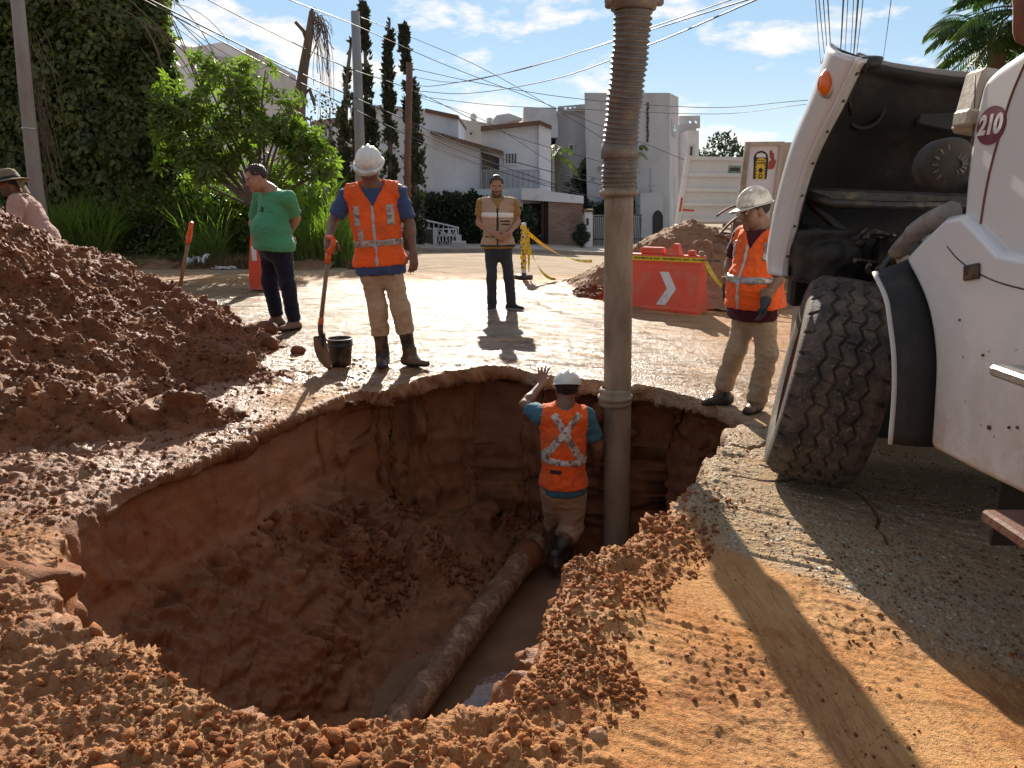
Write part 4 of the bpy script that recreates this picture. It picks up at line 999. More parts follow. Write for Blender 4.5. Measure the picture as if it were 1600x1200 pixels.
# ---- E: worker down in the pit, seen from behind
y = 5.32
JE = dict(head=P(886, 610, y+.04), hf=(.10, .93, -.30), hu=(0, .25, 1), neck=P(882, 634, y+.0), f=(.04, 1, 0),
  shL=P(848, 650, y+.0), shR=P(914, 652, y+.0), elL=P(820, 633, y+.13), wrL=P(846, 600, y+.33), elR=P(933, 697, y+.04), wrR=P(932, 733, y+.18),
  hipL=P(866, 762, y+.0), hipR=P(895, 764, y+.0), knR=P(893, 822, y+.10), anR=P(868, 873, y-.10), knL=P(868, 815, y+.32), anL=P(884, 860, y+.12))
JE['toR'] = JE['anR']+Vector((-.02, .13, -.085)); JE['toL'] = JE['anL']+Vector((.02, .14, -.085))
M_teal = cloth('teal_shirt_cloth', (.055, .155, .20), .1)
PE, IE = make_person('worker in orange vest with white cross stripes standing down in the pit', JE, dict(skin=SK2, trousers=M_khaki, shirt=M_teal, shoe=M_rub, boots='tall', bh=.55, hem=-.02, waist=.06, cuff=.19,
  sleeve=.72, bulk=1.0, hat='hard', hs=.98, hair=(M_hair, .03, -.04), tl0=.02, tl1=.03, tl2=.036, group='workers in orange vests',
  handL=dict(d=(.12, .55, .75), n=(.1, .7, -.6), t=(1, 0, .1), curl=.12, sp=1.), handR=dict(d=(.5, .6, -.3), n=(.8, -.5, 0), t=(0, 0, 1), curl=.7),
  vest=dict(mat=M_org, hem=.04, v=.02, vs=2., rmat=M_reflw, stripes=[('band', .255, .024, -.08, -.4, .4, 0), ('diag', -.075, .62, .140, .245, .025, -1), ('diag', .115, .62, -.170, .265, .025, -1), ('band', .185, .013, 0., -.10, -.02, -1, 'dark_label')])))
# ---- F: man in sun hat behind the heap
y = 8.1
JF = dict(head=P(14, 287, y-.05), hf=(-.93, -.2, -.22), hu=(-.3, 0, 1), neck=P(25, 302, y), f=(-.85, .35, 0),
  shR=P(38, 314, y+.18), shL=P(26, 316, y-.16), elL=P(22, 345, y-.24), wrL=P(0, 362, y-.30), elR=P(20, 345, y+.25), wrR=P(-2, 360, y+.2),
  hipL=P(64, 376, y-.06), hipR=P(66, 375, y+.10), knL=P(52, 420, y-.08), knR=P(58, 420, y+.12), anL=P(60, 468, y-.05), anR=P(75, 466, y+.12))
for s in 'LR': JF['to'+s] = Vector((JF['an'+s].x-.14, JF['an'+s].y, JF['an'+s].z-.08))
M_pinkb = cloth('faded_pink_shirt_cloth', (.43, .27, .22), .08)
PF, IF_ = make_person('person in a brown brimmed hat and faded pink long sleeved shirt behind the dirt heap', JF, dict(skin=SK2, trousers=M_denim, shirt=M_pinkb, shoe=M_rub, hem=-.06, waist=.03, cuff=-.05,
  sleeve=1.0, bulk=1.05, hs=1.0, hair=(M_hair, .03, -.04), tl0=.014, tl1=.02, tl2=.03, h=.009, loose=.012, beard='full',
  handL=dict(d=(-.9, 0, -.4), n=(0, 0, -1), t=(0, -1, 0), curl=.6), handR=dict(d=(-.9, 0, -.4), n=(0, 0, -1), t=(0, 1, 0), curl=.6)))
def sun_hat(I):
    r, f, u = frame(I['J']['hf'], I['J']['hu']); c = I['J']['head']; m = lambda x, y, z: Vector(c + r*x + f*y + u*z)
    prof = [(.0, .150), (.045, .148), (.078, .132), (.094, .095), (.100, .050), (.103, .035), (.135, .028), (.185, .010), (.188, .006), (.135, .022), (.100, .028)]
    M_h = cloth('brown_hat_felt', (.19, .135, .085), .15)
    mb = MB(); mb.lathe(prof, m(0, -.01, 0), u, 28, sy=1.1); o = mb.build('sun_hat', M_h, I['root'])
    mb = MB(); mb.lathe([(.104, .036), (.106, .040), (.103, .062), (.099, .064)], m(0, -.01, 0), u, 28, sy=1.1); mb.build('hat_band', M_sole, o)
    mb = MB(); pts = [(-.09, -.08), (.09, -.08), (.075, -.10), (-.075, -.10)]
    g = [[m(x*.09*(1-t*.15), -.10-.03*t-.03*math.cos(x*1.5), .03-.17*t) for x in np.linspace(-1, 1, 9)] for t in np.linspace(0, 1, 6)]
    vs = [p for rw in g for p in rw]; mb.add(vs, [(i*9+j, i*9+j+1, (i+1)*9+j+1, (i+1)*9+j) for i in range(5) for j in range(8)], True); mb.build('neck_flap', M_h, o)
sun_hat(IF_)
# ================================================================ pipes, tools, small objects
M_wood = pm('weathered_wood_handle', (.24, .15, .09), .65, .25, stretch=(1, 1, .08), scale=30, bscale=90)
M_orp = pm('orange_red_handle_plastic', (.72, .115, .028), .4, .12, col2=(.34, .10, .05), c2=(.55, .7), scale2=30, bump=.1)
M_blk = pm('black_painted_steel', (.025, .022, .02), .45, .2, col2=(.14, .075, .045), c2=(.48, .65), scale2=14)
M_blade = pm('muddy_shovel_steel', (.16, .115, .08), .5, .3, metal=.3, col2=(.26, .13, .07), c2=(.42, .58), scale2=9, bump=.4)
M_galv = pm('muddy_grey_pipe', (.30, .235, .165), .58, .14, scale=6, col2=(.17, .115, .075), c2=(.46, .66), scale2=5, bump=.25, stretch=(1, 1, .35), metal=.1)
M_hose = pm('grey_ribbed_hose', (.150, .125, .105), .52, .22, scale=9, col2=(.26, .18, .12), c2=(.52, .68), scale2=11, bump=.35, bscale=60)
M_lpipe = None
def bez(pts, n=40):
    pts = [Vector(p) for p in pts]; out = []
    for i in range(n+1):
        t = i/n; q = list(pts)
        while len(q) > 1: q = [a.lerp(b, t) for a, b in zip(q, q[1:])]
        out.append(q[0])
    return out
# ---- vertical suction pipe with ribbed hose
def suction():
    a = P(963, 872, 5.44); yb = a.y; rt = empty('suction_pipe', a, 'tall muddy grey suction pipe with ribbed hose standing down in the pit', 'suction pipe')
    mid = P(967, 300, yb); j1 = P(961, 620, yb)
    rad = .103
    mb = MB(); prof = [a.lerp(mid, t) for t in np.linspace(-.05, 1, 30)]
    mb.tube(prof, rad, 32); mb.build('lower_pipe', M_galv, rt)
    ax = (mid-a).normalized()
    mb = MB(); mb.lathe([(rad+.000, -.07), (rad+.018, -.065), (rad+.022, -.035), (rad+.016, -.02), (rad+.028, -.015), (rad+.030, .01), (rad+.014, .016), (rad+.018, .05), (rad+.010, .07), (rad, .075)], j1, ax, 36); mb.build('pipe_coupling', M_galv, rt)
    mb = MB(); mb.lathe([(rad, -.03), (rad+.030, -.028), (rad+.034, .012), (rad+.012, .016), (rad+.014, .05), (rad, .055)], mid, ax, 36); mb.build('pipe_collar', M_galv, rt)
    # ribbed hose
    top = P(990, 6, yb-.16); pts = bez([mid+ax*.04, mid+ax*.5, top-Vector((.0, 0, .4)), top], 420); mb = MB(); L = 0; rr = []
    R0 = rad+.014
    for i, p in enumerate(pts):
        if i: L += (pts[i]-pts[i-1]).length
        rr.append(R0 + .0085*math.cos(L/.0335*2*math.pi) + (.003*math.sin(i*.07)))
    mb.tube(pts, rr, 32); mb.build('ribbed_hose', M_hose, rt)
    mb = MB(); mb.lathe([(rad+.02, 0), (rad+.03, .005), (rad+.026, .10), (rad+.01, .105)], pts[60], ax, 32); mb.build('repair_sleeve', M_hose, rt)
    axt = (pts[-1]-pts[-10]).normalized(); mb = MB()
    mb.lathe([(R0, -.04), (R0+.03, -.035), (R0+.035, .0), (R0+.05, .01), (R0+.05, .05), (R0+.02, .055), (R0+.02, .5), (R0, .5)], top, axt, 32)
    for an in (0.1, 1.3, 2.6, 3.4, 4.6): 
        q = top + Vector((math.cos(an)*(R0+.055), math.sin(an)*(R0+.055), .03)); mb.box(q, (.05, .05, .075), Matrix.Rotation(an, 3, 'Z'), .008)
    mb.build('hose_clamp', M_hose, rt)
suction()
# ---- water main laid bare on the pit floor
def main_pipe():
    global M_lpipe
    m, t, b, o = newmat('mud_caked_pipe'); N = NT(t); v = N.coord('Object')
    n1 = N.noise(v, 9, 8, .72, .4); n2 = N.noise(v, 50, 4); k = N.ramp(n1, .42, .54)
    N.put(b.inputs['Base Color'], N.mix(k, N.mix(n2, (.27, .155, .085), (.40, .25, .15)), N.mix(n2, (.11, .048, .024), (.20, .095, .05))))
    b.inputs['Roughness'].default_value = .5
    N.put(b.inputs['Normal'], N.bump(N.math('ADD', N.math('MULTIPLY', k, .7), N.math('MULTIPLY', n2, .4)), .7, .012)); M_lpipe = m
    a = P(838, 848, 5.45); a.z = -1.34; e = P(628, 1100, 3.42); e.z = -1.36
    rt = empty('water_main', (a+e)/2, 'mud-caked pale pipe running diagonally across the wet pit floor', 'pipe')
    n = 90; pts = []; rr = []
    for i in range(n):
        t_ = i/(n-1); p = a.lerp(e+(e-a)*.35, t_); pts.append(p); rr.append(.093 + .004*math.sin(i*.9)*math.sin(i*.31))
    mb = MB(); mb.tube(pts, rr, 28); mb.build('barrel', m, rt)
    ax = (e-a).normalized()
    mb = MB(); mb.lathe([(.09, -.06), (.118, -.055), (.124, 0), (.118, .10), (.105, .13), (.091, .14)], a.lerp(e, .10), ax, 28); mb.build('pipe_socket', M_heap, rt)
main_pipe()
# ---- shovels
def shovel(label, top, low, blade_end, nrm, group='orange handled shovels'):
    top, low, blade_end = Vector(top), Vector(low), Vector(blade_end); rt = empty('shovel', blade_end, label, 'shovel', group)
    ax = (low-top).normalized(); L = (low-top).length
    g = top+ax*.16
    mb = MB(); mb.tube([g, g+ax*(L*.62)], [.0165, .0175], 12); mb.build('shaft', M_wood, rt)
    side = ax.cross(Vector(nrm)).normalized()
    # D grip
    mb = MB(); mb.tube([g+ax*.03, g-ax*.05], [.024, .026], 12)
    mb.tube(bez([g-ax*.05, g-ax*.10+side*.075, top+ax*.03+side*.062, top+side*.055], 10), [.024]*3+[.019]*8, 10)
    mb.tube(bez([g-ax*.05, g-ax*.10-side*.075, top+ax*.03-side*.062, top-side*.055], 10), [.024]*3+[.019]*8, 10)
    mb.tube([top-side*.06, top-side*.03+ax*-.004, top+side*.03-ax*.004, top+side*.06], [.018, .021, .021, .018], 10); mb.build('grip', M_orp, rt)
    c = g+ax*(L*.60)
    mb = MB(); mb.tube([c, c+ax*.05], .0215, 12); mb.build('orange_ring', M_orp, rt)
    bd = (blade_end-low).normalized(); n_ = Vector(nrm).normalized()
    mb = MB(); mb.tube(bez([c+ax*.05, low-ax*.05, low+n_*-.01, low+bd*.10], 12), [.021]*6+[.019]*4+[.016, .013, .008], 12); mb.build('socket', M_blk, rt)
    Lb = (blade_end-low).length; sd = bd.cross(n_).normalized(); rows = []
    W = [.105, .112, .115, .115, .112, .104, .088, .060, .010]; nn = 13
    for i, wd in enumerate(W):
        t = i/(len(W)-1); c0 = low + bd*Lb*t
        rows.append([c0 + sd*(wd*x) + n_*(-.030*(1-x*x)*(1-t*.6) + .02*math.sin(t*3.)) for x in np.linspace(-1, 1, nn)])
    vs = [p for r in rows for p in r]; k = len(vs); vs += [p + n_*.004 for p in vs]; fs = []
    R = len(rows)
    for i in range(R-1):
        for j in range(nn-1): q = (i*nn+j, i*nn+j+1, (i+1)*nn+j+1, (i+1)*nn+j); fs += [q, tuple(x+k for x in q[::-1])]
    edge = [j for j in range(nn)] + [i*nn+nn-1 for i in range(1, R)] + [(R-1)*nn+j for j in range(nn-2, -1, -1)] + [i*nn for i in range(R-2, 0, -1)]
    for a_, b_ in zip(edge, edge[1:]+edge[:1]): fs.append((a_, b_, b_+k, a_+k))
    mb = MB(); mb.add(vs, fs, True); mb.tube([rows[0][0], rows[0][nn//2], rows[0][-1]], .006, 6); mb.build('blade', M_blade, rt)
yS = 5.72
shovel('shovel with orange D-grip held upright beside the black bucket, its blade on the wet mud', P(516, 372, yS), P(499, 524, yS-.02), P(516, 578, yS-.06), (-.78, -.62, .1))
shovel('shovel with faded orange grip stuck upright in the dirt heap', P(299, 350, 7.3), P(276, 478, 7.3), P(268, 520, 7.3), (-.92, -.35, .2))
# ---- bucket
def bucket():
    c = G(533, 574); c = P(533, 571, c.y); c.z = .018; rt = empty('bucket', c, 'small black plastic bucket standing on the wet road beside the shovel', 'bucket')
    mb = MB(); mb.lathe([(0, .004), (.078, .004), (.080, .0), (.088, .06), (.094, .13), (.098, .165), (.105, .167), (.105, .178), (.098, .180), (.099, .212), (.107, .214), (.107, .226), (.098, .228), (.090, .10), (.075, .012), (0, .012)], c, n=36)
    mb.build('shell', pm('black_bucket_plastic', (.018, .017, .018), .38, .2, col2=(.16, .10, .065), c2=(.50, .66), scale2=9), rt)
    mb = MB(); mb.tube([c+Vector((.104*math.cos(t), .104*math.sin(t)-.0, .205-.05*abs(math.sin(t)))) for t in np.linspace(0, math.pi, 14)], .0025, 6); mb.build('wire_handle', M_blk, rt)
bucket()
# ---- plastic barrier with chevrons
def text_mesh(name, body, mat, loc, rot, size, parent=None, ext=.0008, align='CENTER', bold=0.):
    cu = bpy.data.curves.new(name, 'FONT'); cu.body = body; cu.size = size; cu.extrude = ext; cu.align_x = align; cu.align_y = 'CENTER'; cu.offset = bold
    o = bpy.data.objects.new(name, cu); COL.objects.link(o); bpy.context.view_layer.update()
    me = bpy.data.meshes.new_from_object(o.evaluated_get(bpy.context.evaluated_depsgraph_get())); bpy.data.objects.remove(o); me.name = name
    me.materials.clear(); me.materials.append(mat); me.transform(Matrix.Translation(Vector(loc)) @ rot.to_4x4())
    if parent is not None:
        org = Vector((0, 0, 0)); p = parent
        while p is not None: org += Vector(p.location); p = p.parent
        me.transform(Matrix.Translation(-org))
    return link(bpy.data.objects.new(name, me), parent)
M_bar = pm('faded_orange_red_polyethylene', (.74, .085, .035), .5, .1, scale=3, col2=(.60, .16, .09), c2=(.50, .68), scale2=4, bump=.12)
M_white = pm('white_marking', (.74, .71, .68), .5, .06, col2=(.45, .33, .26), c2=(.55, .7), scale2=8, bump=.05)
M_yel = pm('yellow_caution_plastic', (.78, .56, .03), .35, .08, bump=.1); M_blkp = pm('black_print', (.02, .018, .015), .5, .1, bump=0)
def barrier():
    a = P(951, 462, 10.95); b = P(1097, 478, 10.25); gd_ = float(gz(b.x, b.y)); a.z = b.z = gd_+.0
    ux = (b-a); ux.z = 0; L = ux.length; ux.normalize(); n = ux.cross(Vector((0, 0, 1))).normalized()   # n towards camera
    if n.y > 0: n = -n
    rt = empty('plastic_barrier', (a+b)/2, 'orange-red plastic road barrier with white chevrons and yellow tape', 'barrier')
    def W(s, d, z): return a + ux*s + n*d + Vector((0, 0, z))
    H = .80; prof = [(.26, 0), (.26, .06), (.235, .10), (.13, .62), (.105, .66), (.10, H-.02), (.085, H)]
    mb = MB(); outline = [(d, z) for d, z in prof] + [(-d, z) for d, z in prof[::-1]]
    S_ = [0, .012, .03, L-.03, L-.012, L]; sc_ = [.93, .98, 1, 1, .98, .93]
    vs = [W(s, d*k, z*(.985 if k < .95 else 1)) for s, k in zip(S_, sc_) for d, z in outline]; m_ = len(outline)
    fs = [(i*m_+j, i*m_+(j+1) % m_, (i+1)*m_+(j+1) % m_, (i+1)*m_+j) for i in range(len(S_)-1) for j in range(m_)] + [tuple(range(m_)), tuple(range((len(S_)-1)*m_, len(S_)*m_))[::-1]]
    mb.add(vs, fs)
    for s0 in (.28, L-.50): # feet recess blocks
        mb.box(W(s0+.1, .265, .05), (.22, .03, .07), Matrix([ux, -n, Vector((0, 0, 1))]).transposed(), .01)
    mb.build('shell', M_bar, rt)
    Rm = Matrix([ux, -n, Vector((0, 0, 1))]).transposed()
    mb = MB()
    mb.add([W(L*.60, .10, H-.002), W(L*.76, .10, H-.002), W(L*.735, .05, H+.15), W(L*.69, .05, H+.155), W(L*.60, -.10, H-.002), W(L*.76, -.10, H-.002), W(L*.735, -.05, H+.15), W(L*.69, -.05, H+.155)],
           [(0,1,2,3), (4,7,6,5), (0,3,7,4), (1,5,6,2), (3,2,6,7), (0,4,5,1)]); mb.build('top_lug', M_bar, rt)
    mb = MB()
    mb.box(W(L*.47, 0, H+.045), (.34, .14, .10), Rm, .02); mb.build('top_block', M_bar, rt); mb = MB(); mb.box(W(L*.87, 0, H+.03), (.10, .12, .08), Rm, .02); mb.build('top_block', M_bar, rt)
    mb = MB(); mb.lathe([(.035, 0), (.035, .07), (0, .07)], W(L-.05, 0, H-.01)); mb.build('filler_cap', M_wood, rt)
    sl = (.235-.13)/(.62-.10)
    for c in (L*.18, L*.66):
        mb = MB(); pts = [(-.11, .57), (.02, .57), (.15, .345), (.02, .12), (-.11, .12), (.02, .345)]
        vs = []
        for off in (.003, -.02):
            for s, z in pts: vs.append(W(c+s*1.0, .235-(z-.10)*sl+off, z))
        mb.add(vs, [(0,1,2,5), (5,2,3,4), (6,11,8,7), (11,10,9,8)] + [(i, (i+1) % 6, (i+1) % 6+6, i+6) for i in range(6)]); mb.build('chevron', M_white, rt)
    tp = empty('caution_tape', W(L/2, .1, H-.08), 'yellow caution tape wrapped along the top of the orange barrier', 'tape', 'yellow caution tape')
    mb = MB(); mb.box(W(L/2, .108, H-.055), (L+.01, .006, .062), Rm); mb.build('band', M_yel, tp)
    Rt = Matrix([ux, Vector((0, 0, 1)), n]).transposed()
    for k in range(4): text_mesh('print', 'PROHIBIDO EL PASO', M_blkp, W(.19+k*.42, .1115, H-.055), Rt, .042, tp, bold=.0012)
    return W(L, 0, H-.06)
tape_start = barrier()
def tape(label, pts, wd=.055, tw=0., wrap=None):
    """ribbon with sag through world points"""
    pts = [Vector(p) for p in pts]; mb = MB(); mbk = MB(); up = Vector((0, 0, 1)); n = len(pts); vs = []
    for i, p in enumerate(pts):
        t = (pts[min(i+1, n-1)]-pts[max(0, i-1)]).normalized(); s = t.cross(Vector((0, 1, 0))).normalized(); b = t.cross(s).normalized(); a = tw*i/n
        s = s*math.cos(a)+b*math.sin(a); vs += [p-s*wd/2, p+s*wd/2]
    nb = Vector((0, .0012, 0)); mb.add(vs + [v+nb for v in vs], [(2*i, 2*i+1, 2*i+3, 2*i+2) for i in range(n-1)] + [(2*i+2*n, 2*i+2+2*n, 2*i+3+2*n, 2*i+1+2*n) for i in range(n-1)], True)
    o = empty('caution_tape', pts[n//2], label, 'tape', 'yellow caution tape'); mb.build('band', M_yel, o)
    dk = []
    for i in range(0, n-1):
        if i % 5 in (1, 3):
            a0, a1, b0, b1 = vs[2*i], vs[2*i+1], vs[2*i+2], vs[2*i+3]; f = lambda u, v_: (a0.lerp(a1, v_)).lerp(b0.lerp(b1, v_), u) - Vector((0, .0015, 0))
            for (u0, u1) in ((.05, .22), (.35, .5), (.68, .9)):
                mbk.add([f(u0, .3), f(u1, .3), f(u1, .7), f(u0, .7)], [(0, 1, 2, 3)])
    if mbk.v: mbk.build('print', M_blkp, o)
def sag(a, b, s, n=24): a, b = Vector(a), Vector(b); return [a.lerp(b, i/n) - Vector((0, 0, 4*s*(i/n)*(1-i/n))) for i in range(n+1)]
tape('yellow caution tape stretched from the orange barrier to the truck', sag(tape_start, P(1160, 462, 9.0), .12)+sag(P(1160, 462, 9.0), P(1275, 447, 8.2), .02)[1:], .05, 5)
tape('pale twisted lower strand of caution tape beside the brown heap', sag(tape_start-Vector((0, 0, .12)), P(1152, 455, 10.0), .03), .03, 9)
# ---- delineator post with tape
def delineator():
    g = P(818, 440, 13.1); g.z = float(gz(g.x, g.y)); rt = empty('delineator_post', g, 'white delineator post wrapped in yellow caution tape on a round black base', 'post')
    mb = MB(); mb.lathe([(0, 0), (.16, 0), (.17, .02), (.165, .055), (.13, .075), (.06, .085), (.05, .10), (0, .10)], g, n=28); mb.build('rubber_base', M_blk, rt)
    mb = MB(); mb.lathe([(.042, .08), (.042, .93), (.038, .96), (0, .965)], g, n=20); mb.build('tube', M_white, rt)
    for k in range(9):
        mb = MB(); z0 = .17+.085*k; a = g+Vector((0, 0, z0)); w_ = .044+.004*(k % 3)
        mb.lathe([(w_, 0), (w_+.006, .02), (w_+.002, .055), (w_+.005, .07)], a, (.18*math.sin(k*2.1), .1*math.cos(k), 1), 14); mb.build('tape_wrap', M_yel, rt)
    mb = MB()
    for k in range(12):
        an = 3.6+1.9*random.random(); z0 = .2+.058*k; mb.box(g+Vector((math.cos(an)*.052, math.sin(an)*.052, z0)), (.028, .006, .032), Matrix.Rotation(an+math.pi/2, 3, 'Z'))
    mb.build('tape_print', M_blkp, rt)
    t = g+Vector((0, 0, .86))
    tape('yellow caution tape running from the delineator post off to the right', sag(t, P(925, 408, 14.8), .16), .065, 3)
    tape('loose strand of caution tape hanging from the delineator post to the ground', sag(t-Vector((0, 0, .05)), P(868, 436, 12.6), .22), .05, 4)
    mb = MB(); vs = bez([t+Vector((.05, -.03, 0)), g+Vector((.10, -.05, .5)), g+Vector((.09, -.06, .12))], 10); tape('crumpled tail of caution tape hanging beside the delineator post', vs, .07, 1.5)
delineator()
# ---- red panel barricade behind the man in green
def barricade():
    g = P(408, 464, 11.2); g.z = float(gz(g.x, g.y)); rt = empty('traffic_barricade', g, 'narrow orange-red plastic barricade standing behind the man in green', 'barricade')
    H = .86
    def q(x, z, y=0): return g+Vector((x, y, z))
    mb = MB(); o = [(-.13, .03), (.16, .03), (.13, .36), (.06, .45), (.03, H), (-.05, H+.02), (-.09, .55), (-.12, .36)]
    mb.prism([q(x, z, -.09) for x, z in o], 0, .18); mb.build('panel', M_bar, rt)
    mb = MB(); mb.box(q(-.02, H-.30, -.095), (.07, .01, .22)); mb.build('reflector', M_white, rt)
    mb = MB(); mb.tube([q(-.02, H, 0), q(-.02, H+.05, 0)], .02, 10); mb.build('lug', M_bar, rt)
    for sx in (-.12, .14):
        mb = MB(); mb.lathe([(0, -.02), (.035, -.02), (.035, .02), (0, .02)], q(sx, .035, -.05), (0, 1, 0), 14); mb.build('wheel', M_solew, rt)
barricade()
# ---- litter
def sheet(name, label, cat, c, sx, sy, mat, seed, h=.10):
    n = 26; X, Y = np.meshgrid(np.linspace(-1, 1, n), np.linspace(-1, 1, n)); p = np.stack([X.ravel()*1.7, Y.ravel()*1.7, 0*X.ravel()], 1)
    Z = h*(fbm(p, 3, seed, .6, True)+.5); V = np.stack([c[0]+X.ravel()*sx+.05*vn(p*2, seed+3), c[1]+Y.ravel()*sy+.04*vn(p*2, seed+4), c[2]+Z+.01], 1)
    idx = np.arange(n*n).reshape(n, n); q = np.stack([idx[:-1, :-1], idx[:-1, 1:], idx[1:, 1:], idx[1:, :-1]], -1).reshape(-1, 4)
    m = ((X.ravel()**2+Y.ravel()**2*1.1 + .5*vn(p*1.7, seed+9)) < .85)[q].all(1); q = q[m]
    V2 = V - np.array([0, 0, .012]); Q = np.concatenate([q, q[:, ::-1]+n*n]); tag(mesh_np(name, np.concatenate([V, V2]), Q, mat), label, cat)
c = P(308, 412, 15.3); sheet('plastic_sheet', 'crumpled white plastic sheet lying on the grass verge', 'litter', (c.x, c.y, float(gz(c.x, c.y))+.02), .30, .22, pm('white_plastic', (.70, .73, .76), .3, .05), 5, .22)
c = P(352, 421, 15.0); sheet('plastic_scrap', 'small flattened white scrap at the edge of the road verge', 'litter', (c.x, c.y, float(gz(c.x, c.y))+.01), .25, .08, M_white, 8, .05)
c = P(192, 422, 15.2); sheet('plastic_scrap', 'flat pale scrap lying at the road edge below the tall grass', 'litter', (c.x, c.y, float(gz(c.x, c.y))+.01), .22, .08, M_white, 18, .06)
# ---- individual stones and clods
def rock(name, label, c, r, mat, seed, sq=(1, 1, .8), blocky=.25, group=None):
    n = 26; th, ph = np.meshgrid(np.linspace(.02, math.pi-.02, n), np.linspace(0, 2*math.pi, 2*n, endpoint=False), indexing='ij')
    d = np.stack([np.sin(th)*np.cos(ph), np.sin(th)*np.sin(ph), np.cos(th)], -1).reshape(-1, 3)
    rs = np.random.default_rng(seed); k = np.ones(len(d))
    for _ in range(9):
        a = rs.normal(size=3); a /= np.linalg.norm(a); lim = .62+.3*rs.random(); dt = d @ a; k = np.where(dt*k > lim, lim/np.maximum(dt, 1e-3), k)
    k = (1-blocky)*1+blocky*k + .10*fbm(d*2.2+seed, 3, seed) + .05*fbm(d*6+seed, 3, seed+5, .6, True)
    V = d*k[:, None]*r*np.array(sq) + np.array(c); m = 2*n
    q = [(i*m+j, i*m+(j+1) % m, (i+1)*m+(j+1) % m, (i+1)*m+j) for i in range(n-1) for j in range(m)]
    o = mesh_np(name, V, np.array(q)[:, ::-1], mat); return tag(o, label, 'rock' if name != 'dirt_clod' else 'dirt clod', group)
M_rock = heapmat('tan_rock', (.34, .19, .10), (.50, .30, .17), (.40, .22, .12), .85)
def on(px_, py_, dz=0., pit=False): g = G(px_, py_); return (g.x, g.y, g.z+dz)
rock('stone', 'largest rounded tan stone lying on the raked sand at the bottom of the picture', on(934, 1158, .012), .026, M_rock, 3, (1, 1, 1.05), .5)
rock('stone', 'small tan stone beside the largest one on the raked sand near the pit rim', on(876, 1140, .008), .014, M_rock, 9, (1, 1, .9), .5)
rock('dirt_clod', 'big rounded dirt clod at the right foot of the large heap, nearest the shovel', on(345, 578, .08), .17, M_heap, 21, (1.0, .8, .78), .9)
rock('dirt_clod', 'smooth dirt clod leaning against the big one at the foot of the large heap', on(312, 580, .09), .16, M_heap, 31, (1.1, .8, .8), .9)
rock('dirt_clod', 'ragged clod lying on the wet road near the brown boots', on(410, 520, .04), .15, M_heap, 41, (1.25, .8, .55), .5)
rock('dirt_clod', 'lumpy clod between the heap and the man in green', on(423, 545, .04), .085, M_heap, 51, (1, .9, 1.0), .4)
rock('dirt_clod', 'small split clod on the wet mud left of the bucket', on(466, 551, .02), .06, M_heap, 61, (1.1, .8, .8), .4)
rock('dirt_clod', 'smooth sloping clod half sunk in the heap behind its stuck shovel', on(250, 492, .17), .20, M_heap, 71, (1.1, .8, .9), .7)
rock('soil_block', 'large cut block of red soil jutting from the left rim of the pit', tuple(P(12, 915, 2.50)), .245, heapmat('cut_soil_block', (.15, .058, .026), (.26, .105, .046), (.19, .075, .034), .85), 15, (1.05, .8, .52), 1.0)
# ================================================================ big white truck with its bonnet tilted open
def T(px_, py_, x):
    u = (px_-800)/F; v = (py_-600)/F; Z = x/u; return Vector((x, (cP-v*sP)*Z, CAMH-(sP+v*cP)*Z))
M_tw = pm('white_truck_paint', (.66, .655, .65), .28, .03, scale=2, bump=.03, bscale=6, col2=(.50, .44, .37), c2=(.60, .82), scale2=1.8, coat=.4)
def dirty_paint():
    m, t, b, o = newmat('white_truck_paint_dusty'); N = NT(t); v = N.coord('Object')
    g = N.n('ShaderNodeNewGeometry'); sp = N.n('ShaderNodeSeparateXYZ'); t.links.new(g.outputs['Position'], sp.inputs[0])
    lowz = N.ramp(sp.outputs[2], .95, .40, 0., 1.); n = N.noise(v, 7, 8, .7)
    k = N.math('MULTIPLY', lowz, N.ramp(n, .35, .70)); c = N.mix(N.math('MULTIPLY', k, .8), (.66, .655, .65), (.36, .22, .13))
    sc_ = N.ramp(N.noise(N.coord('Object', (1, 1, 5)), 28, 4, .7), .70, .73); c = N.mix(sc_, c, (.25, .22, .2))
    N.put(b.inputs['Base Color'], c); N.put(b.inputs['Roughness'], N.math('ADD', .26, N.math('MULTIPLY', k, .5))); b.inputs['Coat Weight'].default_value = .35
    N.put(b.inputs['Normal'], N.bump(N.noise(v, 3.5, 2), .12, .02)); return m
M_td = dirty_paint()
M_grime = pm('greasy_black_liner', (.022, .019, .017), .65, .5, scale=3, col2=(.065, .047, .034), c2=(.50, .72), scale2=3, bump=.4)
M_grease = pm('greasy_engine_metal', (.045, .04, .036), .38, .5, scale=9, col2=(.20, .14, .09), c2=(.55, .7), scale2=8, metal=.3, bump=.5)
M_beigei = pm('dusty_beige_inner_fender', (.40, .35, .28), .6, .15, col2=(.2, .15, .11), c2=(.5, .7))
M_flare = pm('black_rubber_flare', (.016, .015, .015), .58, .2, scale=8, col2=(.06, .05, .043), c2=(.52, .75), scale2=7, bump=.15, stretch=(1, 1, .15))
M_amber = pm('amber_lens', (.80, .15, .008), .15, .08, scale=20, bump=.3, bscale=90, coat=.6)
M_chr = pm('dull_aluminium', (.50, .48, .45), .38, .12, metal=.75, col2=(.3, .22, .16), c2=(.55, .7)); M_rust = pm('rusty_step_plate', (.17, .075, .05), .7, .25, bump=.4)
